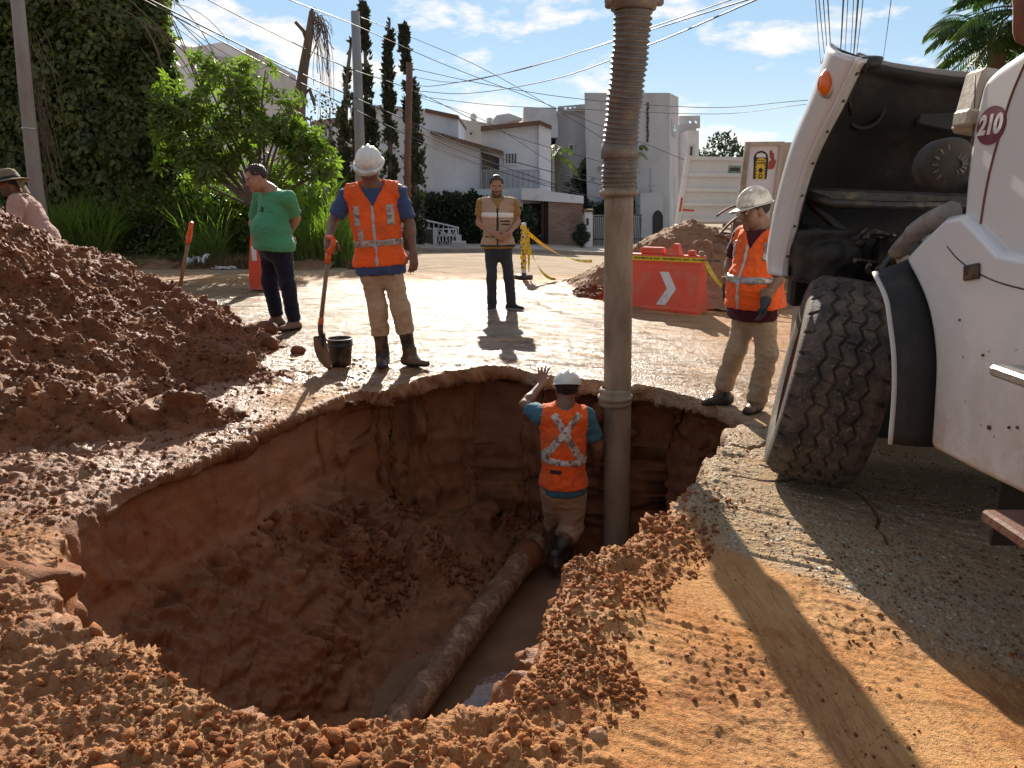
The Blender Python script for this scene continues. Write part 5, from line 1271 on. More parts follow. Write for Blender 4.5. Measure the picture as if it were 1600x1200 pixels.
def tyre_mat():
    m, t, b, o = newmat('dusty_tyre_rubber'); N = NT(t); v = N.coord('Object')
    k = N.ramp(N.noise(v, 9, 8, .72), .42, .66); c = N.mix(k, (.028, .024, .022), (.145, .100, .070)); c = N.mix(N.ramp(N.noise(v, 60, 3), .6, .7), c, (.20, .15, .11))
    N.put(b.inputs['Base Color'], c); b.inputs['Roughness'].default_value = .72; N.put(b.inputs['Normal'], N.bump(N.noise(v, 90, 4, .7), .7, .008)); return m
def wheel(parent, c, u, R=.552, hw=.20, camber=0.):
    """c centre, u rolling direction (unit, horizontal)"""
    c = npv(c); u = unit(u); up = npv((0, 0, 1)); a = unit(np.cross(u, up)); up2 = up*math.cos(camber)+a*math.sin(camber); a = unit(a*math.cos(camber)-up*math.sin(camber)); up = up2
    nth, nw = 1300, 84; th = np.linspace(0, 2*np.pi, nth, endpoint=False); w_ = np.concatenate([[-1.0, -1.06, -1.10, -1.11, -1.10, -1.07, -1.03], np.linspace(-.99, .99, nw), [1.03, 1.07, 1.10, 1.11, 1.10, 1.06, 1.0]])
    pr = np.concatenate([[.31, .34, .38, .42, .46, .485, .502], R - .016*np.abs(np.linspace(-1, 1, nw))**2.2 - .022*ss(np.abs(np.linspace(-.99, .99, nw)), .80, 1.), [.502, .485, .46, .42, .38, .34, .31]])
    TH, W = np.meshgrid(th, w_, indexing='ij'); Rr = np.tile(pr, (nth, 1)); s = W*hw
    tri = lambda x: 2*np.abs(2*(x-np.floor(x+.5)))-1
    Nn = 30; ph = TH/(2*np.pi)*Nn; g = np.zeros_like(Rr)
    for i, (w0, am) in enumerate(((-.52, .07), (-.18, .07), (.18, .07), (.52, .07))):
        cc = (w0 + am*tri(ph)); g = np.maximum(g, 1-ss(np.abs(W-cc), .022, .042))
    for i, (lo, hi) in enumerate(((-.48, -.14), (-.12, .22), (.22, .55))):   # narrow sipes across blocks
        m = (W > lo) & (W < hi); g = np.maximum(g, m*.5*(1-ss(np.abs((ph+.25*i) % 1-.5 + (W-lo)*.2), .02, .05)))
    sh = (np.abs(W) > .80) & (np.abs(W) < 1.0); g = np.maximum(g, sh*(1-ss(np.abs((ph*1.0+.5*(W > 0)) % 1-.5), .06, .10))*ss(np.abs(W), .78, .86)*1.1)
    ring = (np.abs(W) > 1.04); Rr2 = Rr - .016*g
    lum = .004*((np.abs(W) > 1.06) & (np.sin(W*260) > .6)); s = s*(1+lum)
    V = c + (np.cos(TH)[..., None]*up + np.sin(TH)[..., None]*u)*Rr2[..., None] + a*s[..., None]
    V = V.reshape(-1, 3); nC = len(w_); i0 = np.arange(nth)[:, None]; j = np.arange(nC-1)[None]; i1 = (i0+1) % nth
    q = np.stack([i0*nC+j, i1*nC+j, i1*nC+j+1, i0*nC+j+1], -1).reshape(-1, 4)
    # flatten on the ground
    V[:, 2] = np.maximum(V[:, 2], c[2]-R+.022)
    wh = empty('wheel', Vector(c), None, None); wh.parent = parent; wh.location = Vector(c)-Vector(parent.location)
    mesh_np('tyre', V, q[:, ::-1], tyre_mat(), wh)
    for s_, nm in ((-1, 'rim'),):
        mb = MB(); mb.lathe([(.315, -.20), (.325, -.17), (.29, -.16), (.27, -.06), (.14, -.05), (.13, -.10), (.11, -.13), (.0, -.135)], Vector(c), Vector(a), 36)
        mb.lathe([(.315, .20), (.325, .17), (.29, .16), (.27, .08), (.10, .07), (.0, .07)], Vector(c), Vector(a), 36); mb.build(nm, M_rust, wh)
    mb = MB()
    for k in range(10):
        an = 2*math.pi*k/10; p = c + (up*math.cos(an)+u*math.sin(an))*.17 - a*.05; mb.tube([p, p-a*.03], .014, 6)
    mb.build('wheel_nut', M_rust, wh)
    return wh
def bev(o, w_, seg=3):
    m = o.modifiers.new('bevel', 'BEVEL'); m.width = w_; m.segments = seg; m.limit_method = 'ANGLE'; m.angle_limit = R_(28); m.harden_normals = False
    for p in o.data.polygons: p.use_smooth = True
    m2 = o.modifiers.new('wn', 'WEIGHTED_NORMAL'); m2.keep_sharp = False; return o
def xprism(mb, pts, x0, x1): return mb.prism([Vector((x0, y, z)) for y, z in pts], 0, Vector((x1-x0, 0, 0)))
def curvestrip(A, B, th, n=None):
    """closed solid strip between polylines A and B with thickness vector th"""
    vs = list(A)+list(B)+[p+th for p in A]+[p+th for p in B]; k = len(A); fs = []
    for i in range(k-1): fs += [(i, i+1, k+i+1, k+i), (2*k+i, 3*k+i, 3*k+i+1, 2*k+i+1), (i, 2*k+i, 2*k+i+1, i+1), (k+i, k+i+1, 3*k+i+1, 3*k+i)]
    fs += [(0, k, 3*k, 2*k), (k-1, 3*k-1, 4*k-1, 2*k-1)]; return vs, fs
def cr(pts, n=6):
    pts = [Vector(p) for p in pts]; P_ = [pts[0]*2-pts[1]]+pts+[pts[-1]*2-pts[-2]]; out = []
    for i in range(1, len(P_)-2):
        for k in range(n):
            t = k/n; a, b, c, d = P_[i-1:i+3]
            out.append(.5*((2*b)+(c-a)*t+(2*a-5*b+4*c-d)*t*t+(3*b-a-3*c+d)*t**3))
    out.append(pts[-1]); return out
def truck():
    gt = float(gz(1.7, 3.5)); wc = Vector((1.675, 3.79, gt+.560)); rt = empty('service_truck', (1.66, 3.6, gt), 'large white truck with tilted open bonnet and number 210 at the right edge', 'truck')
    wheel(rt, wc, (math.sin(R_(19.5)), math.cos(R_(19.5)), 0), R=.545, camber=R_(9)); 
    wheel(rt, Vector((3.55, 3.66, gt+.545)), (math.sin(R_(13)), math.cos(R_(13)), 0))
    X = 1.62
    # cab and fender (side outline in the y,z plane)
    arch = [T(1410, 404, X), T(1436, 455, X), T(1450, 500, X), T(1457, 555, X), T(1456, 610, X), T(1450, 700, X)]
    archc = cr(arch, 4); ol = [(p.y, p.z) for p in archc] + [(2.42, .42), (2.1, .44), (1.0, .46), (1.0, 1.12), (2.5, 1.18), (2.735, 1.30), (2.84, 1.285), (2.99, 1.19)]
    mb = MB(); xprism(mb, ol, X, 1.98); o = bev(mb.build('fender', M_td, rt), .035, 4)
    ol2 = [(2.80, 1.10)] + [(T(a, b, X+.035).y, T(a, b, X+.035).z) for a, b in ((1500, 330), (1503, 290), (1508, 245), (1517, 185), (1532, 122), (1560, 98), (1600, 70))] + [ (2.34, 1.90), (1.90, 2.50), (1.55, 2.66), (.2, 2.68), (.2, .9), (2.0, .9)]
    mb = MB(); mb.cm = 0; xprism(mb, ol2, X+.035, 3.78); o = bev(mb.build('cab', M_td, rt), .05, 4)
    mb = MB(); mb.prism([Vector((X+.25, 2.30, 1.945)), Vector((3.6, 2.30, 1.945)), Vector((3.55, 1.96, 2.43)), Vector((X+.3, 1.96, 2.43))], 0, Vector((0, .03, .02))); mb.build('windscreen', pm('dark_glass', (.02, .025, .03), .06, .05, bump=0, coat=.5), rt)
    xs = X+.033; mb = MB(); mb.prism([Vector((xs, 2.24, 1.90)), Vector((xs, 1.86, 2.42)), Vector((xs, 1.2, 2.42)), Vector((xs, 1.2, 1.78)), Vector((xs, 2.15, 1.80))], 0, Vector((-.006, 0, 0))); mb.build('side_window', bpy.data.materials['dark_glass'], rt)
    # door seam and hinge
    seam = cr([T(1603, 95, xs), T(1580, 150, xs), T(1562, 210, xs), T(1546, 270, xs), T(1535, 330, xs), T(1532, 370, xs), T(1548, 410, xs), T(1575, 438, xs), T(1625, 468, xs)], 5)
    dr = MB(); dr.tube(seam, .0045, 6); dr.build('door_seam', pm('seam_rubber', (.16, .06, .055), .6, .2, bump=0), rt)
    mb = MB(); mb.tube(cr([T(1524, 118, xs), T(1521, 200, xs), T(1510, 275, xs)], 4), .0022, 5); mb.build('panel_gap', M_blk, rt); mb = MB(); mb.tube(cr([T(1480, 385, X), T(1497, 405, X), T(1525, 425, X), T(1560, 441, X), T(1600, 452, X)], 4), .003, 5); mb.build('panel_gap', M_blk, rt)
    h = T(1518, 425, X-.006); mb = MB(); mb.box(h, (.012, .085, .055), Matrix.Rotation(R_(-12), 3, 'X'), .004)
    for k in (-.02, .02): mb.tube([h+Vector((-.004, k, -.008)), h+Vector((-.012, k, -.008))], .006, 8)
    mb.build('hinge_plate', M_blk, rt)
    # number roundel
    c = T(1549, 196, xs+.0005); RN = Matrix([(0, -1, 0), (0, 0, 1), (-1, 0, 0)]).transposed()   # local x -> -y, y -> z, z -> -x
    mb = MB(); n = 40; vs = [c + Vector((-.003, -math.cos(2*math.pi*i/n)*.078, math.sin(2*math.pi*i/n)*.064)) for i in range(n)]
    mb.prism(vs, 0, Vector((.004, 0, 0))); nb = mb.build('number_badge', pm('maroon_vinyl', (.16, .022, .045), .45, .15, col2=(.25, .08, .09), c2=(.58, .7), scale2=30, bump=.05), rt)
    text_mesh('number', '210', M_white, c+Vector((-.0045, 0, 0)), RN @ Matrix(((1, .12, 0), (0, 1, 0), (0, 0, 1))), .086, nb, bold=.0042)
    # rubber flare
    inner = [p+Vector((.05, .012, .0)) for p in archc]; outer = cr([T(1366, 426, 1.48), T(1384, 465, 1.48), T(1391, 505, 1.48), T(1397, 560, 1.48), T(1397, 620, 1.48), T(1391, 694, 1.48)], 4)
    rows = []; K = len(inner)
    for t in np.linspace(0, 1, 9):
        rows.append([inner[i].lerp(outer[i], t) + Vector((0, -.012*math.sin(t*math.pi)+.004*math.sin(t*24), 0)) for i in range(K)])
    vs = [p for r in rows for p in r]; m_ = len(vs); vs += [p+Vector((0, .022, .0)) for p in vs]; fs = []
    for i in range(8):
        for j in range(K-1): q = (i*K+j, i*K+j+1, (i+1)*K+j+1, (i+1)*K+j); fs += [q, tuple(x+m_ for x in q[::-1])]
    ed = list(range(K)) + [i*K+K-1 for i in range(1, 9)] + [8*K+j for j in range(K-2, -1, -1)] + [i*K for i in range(7, 0, -1)]
    fs += [(a, b, b+m_, a+m_) for a, b in zip(ed, ed[1:]+ed[:1])]
    mb = MB(); mb.add(vs, fs, True); mb.build('wheel_flare', M_flare, rt)
    mb = MB(); mb.tube(outer, .009, 8); mb.build('flare_highlight', M_solew, rt)  # pale tube paints a highlight along the outer lip of the flare
    # scuttle corner between bonnet and cab
    mb = MB(); mb.tube(cr([T(1398, 398, 1.66), T(1420, 372, 1.68), T(1455, 345, 1.70), T(1488, 330, 1.70)], 4), [.032]*5+[.040]*8, 12); mb.build('cowl_hose', pm('dusty_grey_duct', (.24, .22, .20), .6, .2, col2=(.12, .09, .07), c2=(.45, .65), scale2=9, bump=.4), rt)
    for (a_, b_, r_) in ((1546, 668, .008), (1577, 668, .005), (1590, 668, .005), (1536, 555, .005), (1500, 500, .004)):
        mb = MB(); q = T(a_, b_, X-.002); mb.tube([q, q+Vector((-.004, 0, 0))], r_, 10); mb.build('bolt_hole', M_blk, rt)
    for k in range(6):
        q = T(random.uniform(1490, 1590), random.uniform(540, 690), X-.001); mb = MB(); a_ = random.uniform(0, 3.1); l_ = random.uniform(.004, .014); mb.box(q, (.002, l_, .0018), Matrix.Rotation(a_, 3, 'X')); mb.build('scratch', M_rust, rt)
    # steps and grab bar
    mb = MB(); a = T(1563, 578, 1.52); mb.box(a+Vector((.03, -.42, 0)), (.13, .85, .035), None, .008); mb.build('upper_step', M_chr, rt)
    mb = MB(); a = T(1556, 800, 1.50); mb.box(a+Vector((.06, -.40, -.02)), (.18, .85, .04), None, .008); mb.build('lower_step', M_rust, rt)
    mb = MB(); mb.box(T(1560, 760, 1.72)+Vector((.12, -.05, -.02)), (.30, .012, .36)); mb.build('mudflap', M_flare, rt)
    mb = MB(); mb.lathe([(0, -.45), (.26, -.45), (.30, -.42), (.30, .45), (0, .46)], Vector((2.0, 1.25, .62)), (0, 1, 0), 32); mb.build('fuel_tank', M_chr, rt)
    mb = MB(); mb.tube(cr([T(1592, -40, 1.45), T(1593, 10, 1.45), T(1603, 62, 1.50), (1.66, 2.35, 1.9)], 5), .017, 8); mb.build('mirror_arm', M_rust, rt)
    # ------------- bonnet
    hd = empty('bonnet', (1.5, 4.2, 1.2), None, None); hd.parent = rt; hd.location = Vector((1.5, 4.2, 1.2))-Vector(rt.location)
    xr = 1.50
    Rm = cr([T(1347, 92, xr), T(1330, 125, xr), T(1308, 170, xr), T(1283, 218, xr), T(1262, 268, xr), T(1247, 318, xr), T(1236, 365, xr), T(1226, 410, xr), T(1224, 432, xr)], 4)
    Om = cr([T(1297, 66, xr), T(1285, 100, xr), T(1268, 150, xr), T(1248, 200, xr), T(1230, 258, xr), T(1217, 310, xr), T(1208, 355, xr), T(1204, 395, xr), T(1208, 425, xr)], 4)
    K = len(Rm)
    # flank: from rim R (toward us) to front edge O, slightly bulged outward; then across the top panel to the far side
    rows = []
    for t in np.linspace(0, 1, 7): rows.append([Rm[i].lerp(Om[i], t) + Vector((-.05*math.sin(t*math.pi), 0, 0)) for i in range(K)])
    fw_ = [Om[i]-Rm[i] for i in range(K)]
    for t in np.linspace(0, 1, 22)[1:]:
        rows.append([Om[i] + Vector((t*2.25, .20*math.sin(min(t, 1-t)*math.pi*1.0)**.6 + (.15*min(1, t*6) if t < .9 else .15*(1-t)*10), -.10*math.sin(t*math.pi))) for i in range(K)])
    for t in np.linspace(0, 1, 5)[1:]: rows.append([rows[-1 if False else 27][i].lerp(Rm[i]+Vector((2.25, 0, 0)), t) for i in range(K)])
    vs = [p for r in rows for p in r]; Rn = len(rows); fs = [(i*K+j, i*K+j+1, (i+1)*K+j+1, (i+1)*K+j) for i in range(Rn-1) for j in range(K-1)]
    mb = MB(); mb.add(vs, fs, True); o = mb.build('outer_shell', M_tw, hd)
    so_ = o.modifiers.new('solid', 'SOLIDIFY'); so_.thickness = .012; so_.offset = 0
    # dark liner: same surface shrunk inward
    ctr = Vector((2.62, 3.9, 1.45)); vs2 = []
    for i, r in enumerate(rows):
        for j, p in enumerate(r):
            d = Vector((min(max(ctr.x-p.x, -.03), .03), -.035 if i > 6 else 0.0, -.02 if j < 3 else 0)); vs2.append(p + d + Vector((0, .012*vn(np.array([[p.x*7, p.z*7, 1.]]), 4)[0], 0)))
    mb = MB(); mb.add(vs2, fs, True); o = mb.build('liner', M_grime, hd); so_ = o.modifiers.new('solid', 'SOLIDIFY'); so_.thickness = .008; so_.offset = 0
    # rolled rim with rivets
    mb = MB(); rim_in = [p+Vector((.024, -.004, 0)) for p in Rm]; vs, fs_ = curvestrip([p+Vector((-.012, 0, 0)) for p in Rm], rim_in, Vector((0, .02, 0))); mb.add(vs, fs_, True); mb.tube([p+Vector((-.01, .004, 0)) for p in Rm], .014, 8); mb.build('rim_lip', M_tw, hd)
    mb = MB()
    for i in range(3, K-2, 4): mb.tube([Rm[i]+Vector((.008, .0, 0)), Rm[i]+Vector((.008, -.012, 0))], .007, 8)
    mb.build('rivet', M_blk, hd)
    # inner lip wall (wheel-arch liner, brown grime) on the left
    A_ = [p+Vector((.022, .002, 0)) for p in Rm]; B_ = [Rm[i].lerp(Om[i], .55)+Vector((.10+.03*math.sin(i*.4), .12, -.02)) for i in range(K)]
    mb = MB(); vs, fs_ = curvestrip(A_, B_, Vector((0, .012, 0))); mb.add(vs, fs_, True); mb.build('arch_liner', M_grime, hd)
    # top edge channel, headlamp housing hole, braces
    mb = MB(); mb.tube([rows[i][0]+Vector((0, -.012, -.004)) for i in range(8, 27)], .020, 8); mb.build('top_edge_channel', pm('grey_edge_channel', (.23, .20, .18), .5, .25, bump=.2), hd)
    cc = P(1352, 172, 4.20); mb = MB(); mb.lathe([(.075, .02), (.082, -.012), (.097, -.018), (.104, -.004), (.106, .03)], cc, (0.1, 1, .15), 36); mb.build('lamp_recess_ring', M_grime, hd)
    mb = MB(); mb.lathe([(0, .10), (.07, .09), (.078, .015), (.083, -.005)], cc, (0.1, 1, .15), 36); mb.build('lamp_housing', M_blk, hd)
    mb = MB(); mb.box(P(1465, 175, 4.22), (.20, .03, .17), Matrix.Rotation(.2, 3, 'Y'), .01); mb.build('stiffener_pad', M_grime, hd)
    mb = MB(); mb.tube([P(1322, 112, 3.98), P(1345, 98, 3.90), P(1372, 97, 3.86), P(1378, 90, 3.86)], [.028, .035, .03, .012], 10); mb.tube([P(1322, 120, 3.99), P(1330, 180, 4.06)], .012, 6); mb.build('latch_bracket', M_blk, hd)
    # amber side lamp and slot on the flank
    p = T(1290, 130, xr-.055); mb = MB(); mb.lathe([(0, -.03), (.022, -.028), (.034, -.016), (.038, 0), (.038, .02)], p, (1, .55, .0), 24, sx=1.0, sy=1.45); lm = mb.build('marker_lamp', M_amber, hd)
    mb = MB(); mb.lathe([(.036, -.006), (.044, -.004), (.046, .012), (.036, .014)], p+Vector((.004, 0, 0)), (1, .55, .0), 24, sx=1.0, sy=1.45); mb.build('lamp_bezel', M_chr, lm)
    mb = MB(); mb.box(T(1279, 156, xr-.03), (.03, .05, .11), Matrix.Rotation(.3, 3, 'X')); mb.build('flank_slot', M_blk, hd)
    mb = MB(); vs = [T(1297, 66, 1.49), T(1283, 98, 1.46), T(1300, 118, 1.47), T(1330, 100, 1.50), T(1318, 84, 1.52)]; mb.prism(vs, 0, Vector((.02, .05, 0))); mb.build('flank_corner', M_tw, hd)
    # lower front corner with torn plastic
    # ------------- engine bay and chassis
    def crumple(name, lo, hi, mat, seed, parent):
        n = 46; c = (npv(lo)+npv(hi))/2; r = (npv(hi)-npv(lo))/2; th_, ph_ = np.meshgrid(np.linspace(.02, math.pi-.02, n), np.linspace(0, 2*math.pi, 2*n, endpoint=False), indexing='ij')
        d = np.stack([np.sin(th_)*np.cos(ph_), np.sin(th_)*np.sin(ph_), np.cos(th_)], -1).reshape(-1, 3); k = 1/np.maximum(np.abs(d).max(1), .6)**.8*.82
        V = c + d*k[:, None]*r; V += d*(.10*np.abs(fbm(V*np.array([4, 4, 4.]), 2, seed))+.016*fbm(V*14, 3, seed+1, .6, True))[:, None]; m_ = 2*n
        q = [(i*m_+j, i*m_+(j+1) % m_, (i+1)*m_+(j+1) % m_, (i+1)*m_+j) for i in range(n-1) for j in range(m_)]; return mesh_np(name, V, np.array(q)[:, ::-1], mat, parent)
    crumple('torn_splash_sheet', (1.50, 4.00, .88), (1.90, 4.42, 1.20), M_grime, 5, rt)
    crumple('hanging_rubber', (1.95, 3.86, .82), (2.30, 4.10, 1.16), M_grease, 9, rt)
    mb = MB(); mb.box((2.72, 4.46, 1.02), (2.1, .10, .60), None, .02); mb.build('radiator_support', M_grime, rt)
    mb = MB(); mb.box(P(1390, 312, 4.15)+Vector((.1, 0, 0)), (1.35, .07, .085), Matrix.Rotation(.04, 3, 'Y'), .015); mb.tube([P(1250, 300, 4.1), P(1300, 318, 4.05), P(1400, 322, 4.0), P(1500, 322, 3.9)], .025, 8); mb.build('cross_beam', M_grease, rt)
    mb = MB(); ce = P(1478, 258, 3.10); mb.lathe([(0, -.06), (.085, -.06), (.105, -.04), (.108, .10), (.09, .13), (0, .13)], ce, (.35, 1, .0), 40); mb.build('air_cleaner', M_grime, rt)
    mb = MB()
    for k in range(16): an = 2*math.pi*k/16; q = ce+Vector((math.cos(an)*.05, -.058-.018*math.cos(an), math.sin(an)*.05)); mb.box(q, (.06, .008, .008), Matrix.Rotation(-an, 3, 'Y'))
    mb.build('cleaner_rib', M_grease, rt)
    mb = MB(); mb.box((2.72, 3.35, .80), (.75, .9, .46), None, .04); mb.box((2.75, 3.4, 1.06), (.34, .6, .10), None, .03); mb.build('engine_block', M_grease, rt)
    for k in range(26):
        a = Vector((random.uniform(1.7, 2.9), random.uniform(3.3, 4.1), random.uniform(.78, 1.18))); b_ = a+Vector((random.uniform(-.35, .35), random.uniform(-.3, .3), random.uniform(-.2, .25))); m_ = (a+b_)/2+Vector((random.uniform(-.12, .12), 0, random.uniform(-.12, .1)))
        mb = MB(); mb.tube(bez([a, m_, b_], 9), random.choice([.012, .017, .024]), 8); mb.build('hose', M_grease, rt)
    mb = MB(); 
    for xx in (2.12, 3.12): mb.box((xx, .9, .68), (.08, 7.6, .24), None, .01)
    mb.box((2.62, 3.6, .46), (1.9, .12, .12), None, .02); mb.build('chassis_frame', M_grime, rt)
    # pale inner fender of the far side, seen through the bay
    V = []
    n1_, n2_ = 14, 20
    for i in range(n1_):
        for j in range(n2_):
            an = math.pi*(.02+.62*j/(n2_-1)); V.append((1.98+.75*i/(n1_-1), 4.12-.34*math.cos(an)-.10*(i/(n1_-1)), .86+.30*math.sin(an)+.02*math.sin(i*2.)))
    mb = MB(); mb.add(V, [(i*n2_+j, i*n2_+j+1, (i+1)*n2_+j+1, (i+1)*n2_+j) for i in range(n1_-1) for j in range(n2_-1)], True); o = mb.build('inner_fender', M_beigei, rt); s2 = o.modifiers.new('solid', 'SOLIDIFY'); s2.thickness = .015
    mb = MB(); mb.box((2.72, 4.66, .58), (1.86, .14, .34), None, .04); mb.build('front_bumper', M_chr, rt)
    mb = MB(); mb.box((2.72, 4.30, .47), (1.74, .04, 1.04), None, .01); mb.build('sun_block_panel', M_flare, rt)  # panel added to keep sunlight off the ground under the truck
    mb = MB(); mb.box((2.78, 4.78, .10), (1.62, .04, .66), None, .01); mb.build('low_sun_block', M_flare, rt)  # second hidden panel, added low down to shade the ground behind it
    mb = MB(); mb.box((2.72, 2.70, 1.2), (2.05, .05, 1.0), None, .01); mb.build('firewall', M_grime, rt)
    mb = MB(); mb.box(P(1522, 160, 2.86)+Vector((.04, .02, 0)), (.12, .12, .22), Matrix.Rotation(.15, 3, 'Y'), .015); mb.box(P(1512, 185, 2.84), (.06, .10, .06), None, .01); mb.build('washer_tank', M_beigei, rt)
    # body behind the cab (mostly outside the picture)
    mb = MB(); mb.box((2.72, -2.4, 1.75), (2.2, 4.6, 1.7), None, .05); mb.build('rear_body', M_td, rt)
truck()
# ================================================================ buildings
M_wh = pm('old_white_render', (.66, .67, .70), .85, .10, scale=1.2, bump=.3, bscale=6, bd=.02, col2=(.47, .46, .46), c2=(.52, .75), scale2=.8)
M_wh2 = pm('bright_white_render', (.76, .76, .78), .8, .05, scale=1, bump=.2, col2=(.42, .40, .39), c2=(.55, .75), scale2=.9)
M_cop = pm('brown_coping', (.16, .085, .055), .8, .2, bump=.3); M_gry = pm('grey_cement_render', (.43, .415, .41), .9, .12, scale=.7, bump=.35, bscale=5, bd=.02, col2=(.33, .31, .30), c2=(.5, .68), scale2=.45)
M_gryl = pm('light_grey_render', (.54, .54, .56), .9, .10, scale=.7, bump=.3, bscale=5, bd=.02, col2=(.40, .39, .39), c2=(.5, .7), scale2=.5)
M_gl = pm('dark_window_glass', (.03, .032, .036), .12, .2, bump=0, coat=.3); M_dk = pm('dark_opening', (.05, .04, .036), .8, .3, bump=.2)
M_iron = pm('white_painted_iron', (.62, .62, .64), .5, .06, bump=.05); M_ironk = pm('dark_iron_bars', (.07, .07, .075), .6, .2, bump=.05); M_irong = pm('grey_iron_bars', (.30, .31, .34), .6, .1, bump=.05)
def tilemat():
    m, t, b, o = newmat('clay_roof_tiles'); N = NT(t); v = N.coord('Object'); w_ = N.n('ShaderNodeTexWave', wave_type='BANDS', bands_direction='X'); t.links.new(v, w_.inputs[0]); w_.inputs['Scale'].default_value = 4.2; w_.inputs['Distortion'].default_value = .6
    N.put(b.inputs['Base Color'], N.mix(N.ramp(N.noise(v, 5, 5), .3, .7), (.13, .075, .055), (.36, .23, .16))); b.inputs['Roughness'].default_value = .6; N.put(b.inputs['Normal'], N.bump(w_.outputs[1], .9, .08)); return m
M_tile = tilemat()
def brickmat():
    m, t, b, o = newmat('narrow_brick'); N = NT(t); c = N.n('ShaderNodeTexCoord'); mp = N.n('ShaderNodeMapping'); mp.inputs['Rotation'].default_value = (R_(90), 0, 0); t.links.new(c.outputs['Object'], mp.inputs[0])
    bk = N.n('ShaderNodeTexBrick'); t.links.new(mp.outputs[0], bk.inputs[0]); bk.inputs['Scale'].default_value = 1; bk.inputs['Brick Width'].default_value = .26; bk.inputs['Row Height'].default_value = .09; bk.inputs['Mortar Size'].default_value = .008
    bk.inputs['Color1'].default_value = (.34, .20, .15, 1); bk.inputs['Color2'].default_value = (.24, .135, .10, 1); bk.inputs['Mortar'].default_value = (.36, .30, .27, 1)
    N.put(b.inputs['Base Color'], bk.outputs[0]); b.inputs['Roughness'].default_value = .9; N.put(b.inputs['Normal'], N.bump(bk.outputs[1], -.5, .02)); return m
M_brick = brickmat()
def pbox(mb, x0, y0, x1, y1, y, depth): return pprism(mb, [(x0, y0), (x1, y0), (x1, y1), (x0, y1)], y, depth)
def opening(parent, x0, y0, x1, y1, y, frame=None, bars=0, mat=None, deep=.0):
    """window set 6 cm proud as a frame with a recessed pane"""
    f = frame or M_gryl; a, b_ = P(x0, y0, y), P(x1, y1, y); t = .07
    mb = MB()
    for (c, s_) in (((a.x, (a.z+b_.z)/2), (t, a.z-b_.z+t)), ((b_.x, (a.z+b_.z)/2), (t, a.z-b_.z+t)), (((a.x+b_.x)/2, a.z), (b_.x-a.x-t, t)), (((a.x+b_.x)/2, b_.z), (b_.x-a.x-t, t))):
        mb.box((c[0], y-.03, c[1]), (s_[0], .14, s_[1]))
    for k in range(bars): xx = a.x+(b_.x-a.x)*(k+1)/(bars+1); mb.box((xx, y-.05, (a.z+b_.z)/2), (.035, .03, a.z-b_.z-t))
    w_ = mb.build('window', f, parent); mb = MB(); mb.box(((a.x+b_.x)/2, y-.012, (a.z+b_.z)/2), (b_.x-a.x-t, .02, a.z-b_.z-t)); mb.build('pane', mat or M_gl, w_); return w_
def base(px_, py_, y): p = P(px_, py_, y); return Vector((p.x, p.y, float(gz(p.x, p.y))-.3))
def house():
    y = 33.; rt = empty('house', base(760, 388, y), 'white two storey house with a barred balcony and sloping tiled roof', 'house')
    mb = MB(); pprism(mb, [(655, 200), (680, 205), (752, 233), (752, 400), (640, 400), (640, 196)], y, 7); mb.build('gable_wall', M_wh, rt)
    mb = MB(); pprism(mb, [(640, 168), (662, 170), (700, 181), (700, 330), (640, 330)], y+3.5, 6); mb.build('rear_wall', M_wh, rt)
    mb = MB(); pprism(mb, [(664, 169), (716, 180), (716, 186), (664, 175)], y+3.3, 6.4); mb.build('rear_coping', M_cop, rt)
    mb = MB(); pprism(mb, [(700, 181), (716, 184), (716, 330), (700, 330)], y+3.52, 5.8); mb.build('rear_side_wall', M_wh, rt)
    # pitched roof strip
    a, b_ = P(672, 203, y-.5), P(786, 236, y-.5); d = Vector((0, 4.2, .22)); mb = MB(); mb.add([a, b_, b_+d, a+d, a-Vector((0, 0, .16)), b_-Vector((0, 0, .16)), b_+d-Vector((0, 0, .16)), a+d-Vector((0, 0, .16))], [(0,1,2,3), (7,6,5,4), (0,4,5,1), (1,5,6,2), (2,6,7,3), (3,7,4,0)]); mb.build('roof', M_tile, rt)
    # recessed balcony bay
    mb = MB(); pbox(mb, 752, 240, 786, 300, y+1.6, .3); mb.build('recess_wall', pm('cream_wall', (.46, .42, .34), .85, .08), rt)
    mb = MB(); pbox(mb, 772, 232, 779, 282, y+1.55, .05); mb.build('balcony_door', M_irong, rt)
    # right block
    mb = MB(); pprism(mb, [(752, 202), (842, 192), (842, 312), (780, 312), (780, 246), (752, 236)], y+.2, 6); mb.build('right_wall', M_wh, rt)
    mb = MB(); pprism(mb, [(842, 191), (861, 199), (861, 312), (842, 312)], y+.0, 5.5); mb.build('pillar_wall', M_wh2, rt)
    mb = MB(); pprism(mb, [(751, 197), (843, 188), (862, 196), (862, 202), (843, 194), (751, 204)], y-.15, 6.2); mb.build('parapet_coping', M_cop, rt)
    opening(rt, 789, 239, 808, 257, y+.18, M_wh, 3)
    mb = MB(); mb.tube([P(752, 232, y-.05), P(751, 300, y-.05)], .04, 6); mb.build('downpipe', M_irong, rt)
    # balcony rail
    br = MB(); n = 34; yb = y-.9
    for k in range(n): x_ = 752+(842-752)*k/(n-1); a = P(x_, 267, yb); b_ = P(x_, 294, yb); br.box(((a.x+b_.x)/2, yb, (a.z+b_.z)/2), (.035 if k % 3 else .07, .035, a.z-b_.z))
    a, b_ = P(752, 267, yb), P(842, 267, yb); br.box(((a.x+b_.x)/2, yb, a.z+.02), (b_.x-a.x+.05, .06, .05)); br.build('balcony_rail', M_irong, rt)
    mb = MB(); pbox(mb, 700, 295, 844, 318, y-1.0, 1.2); mb.build('balcony_slab', M_wh, rt)
    for (x_, z_) in ((795, 166),): pass
garage_y = 30.5
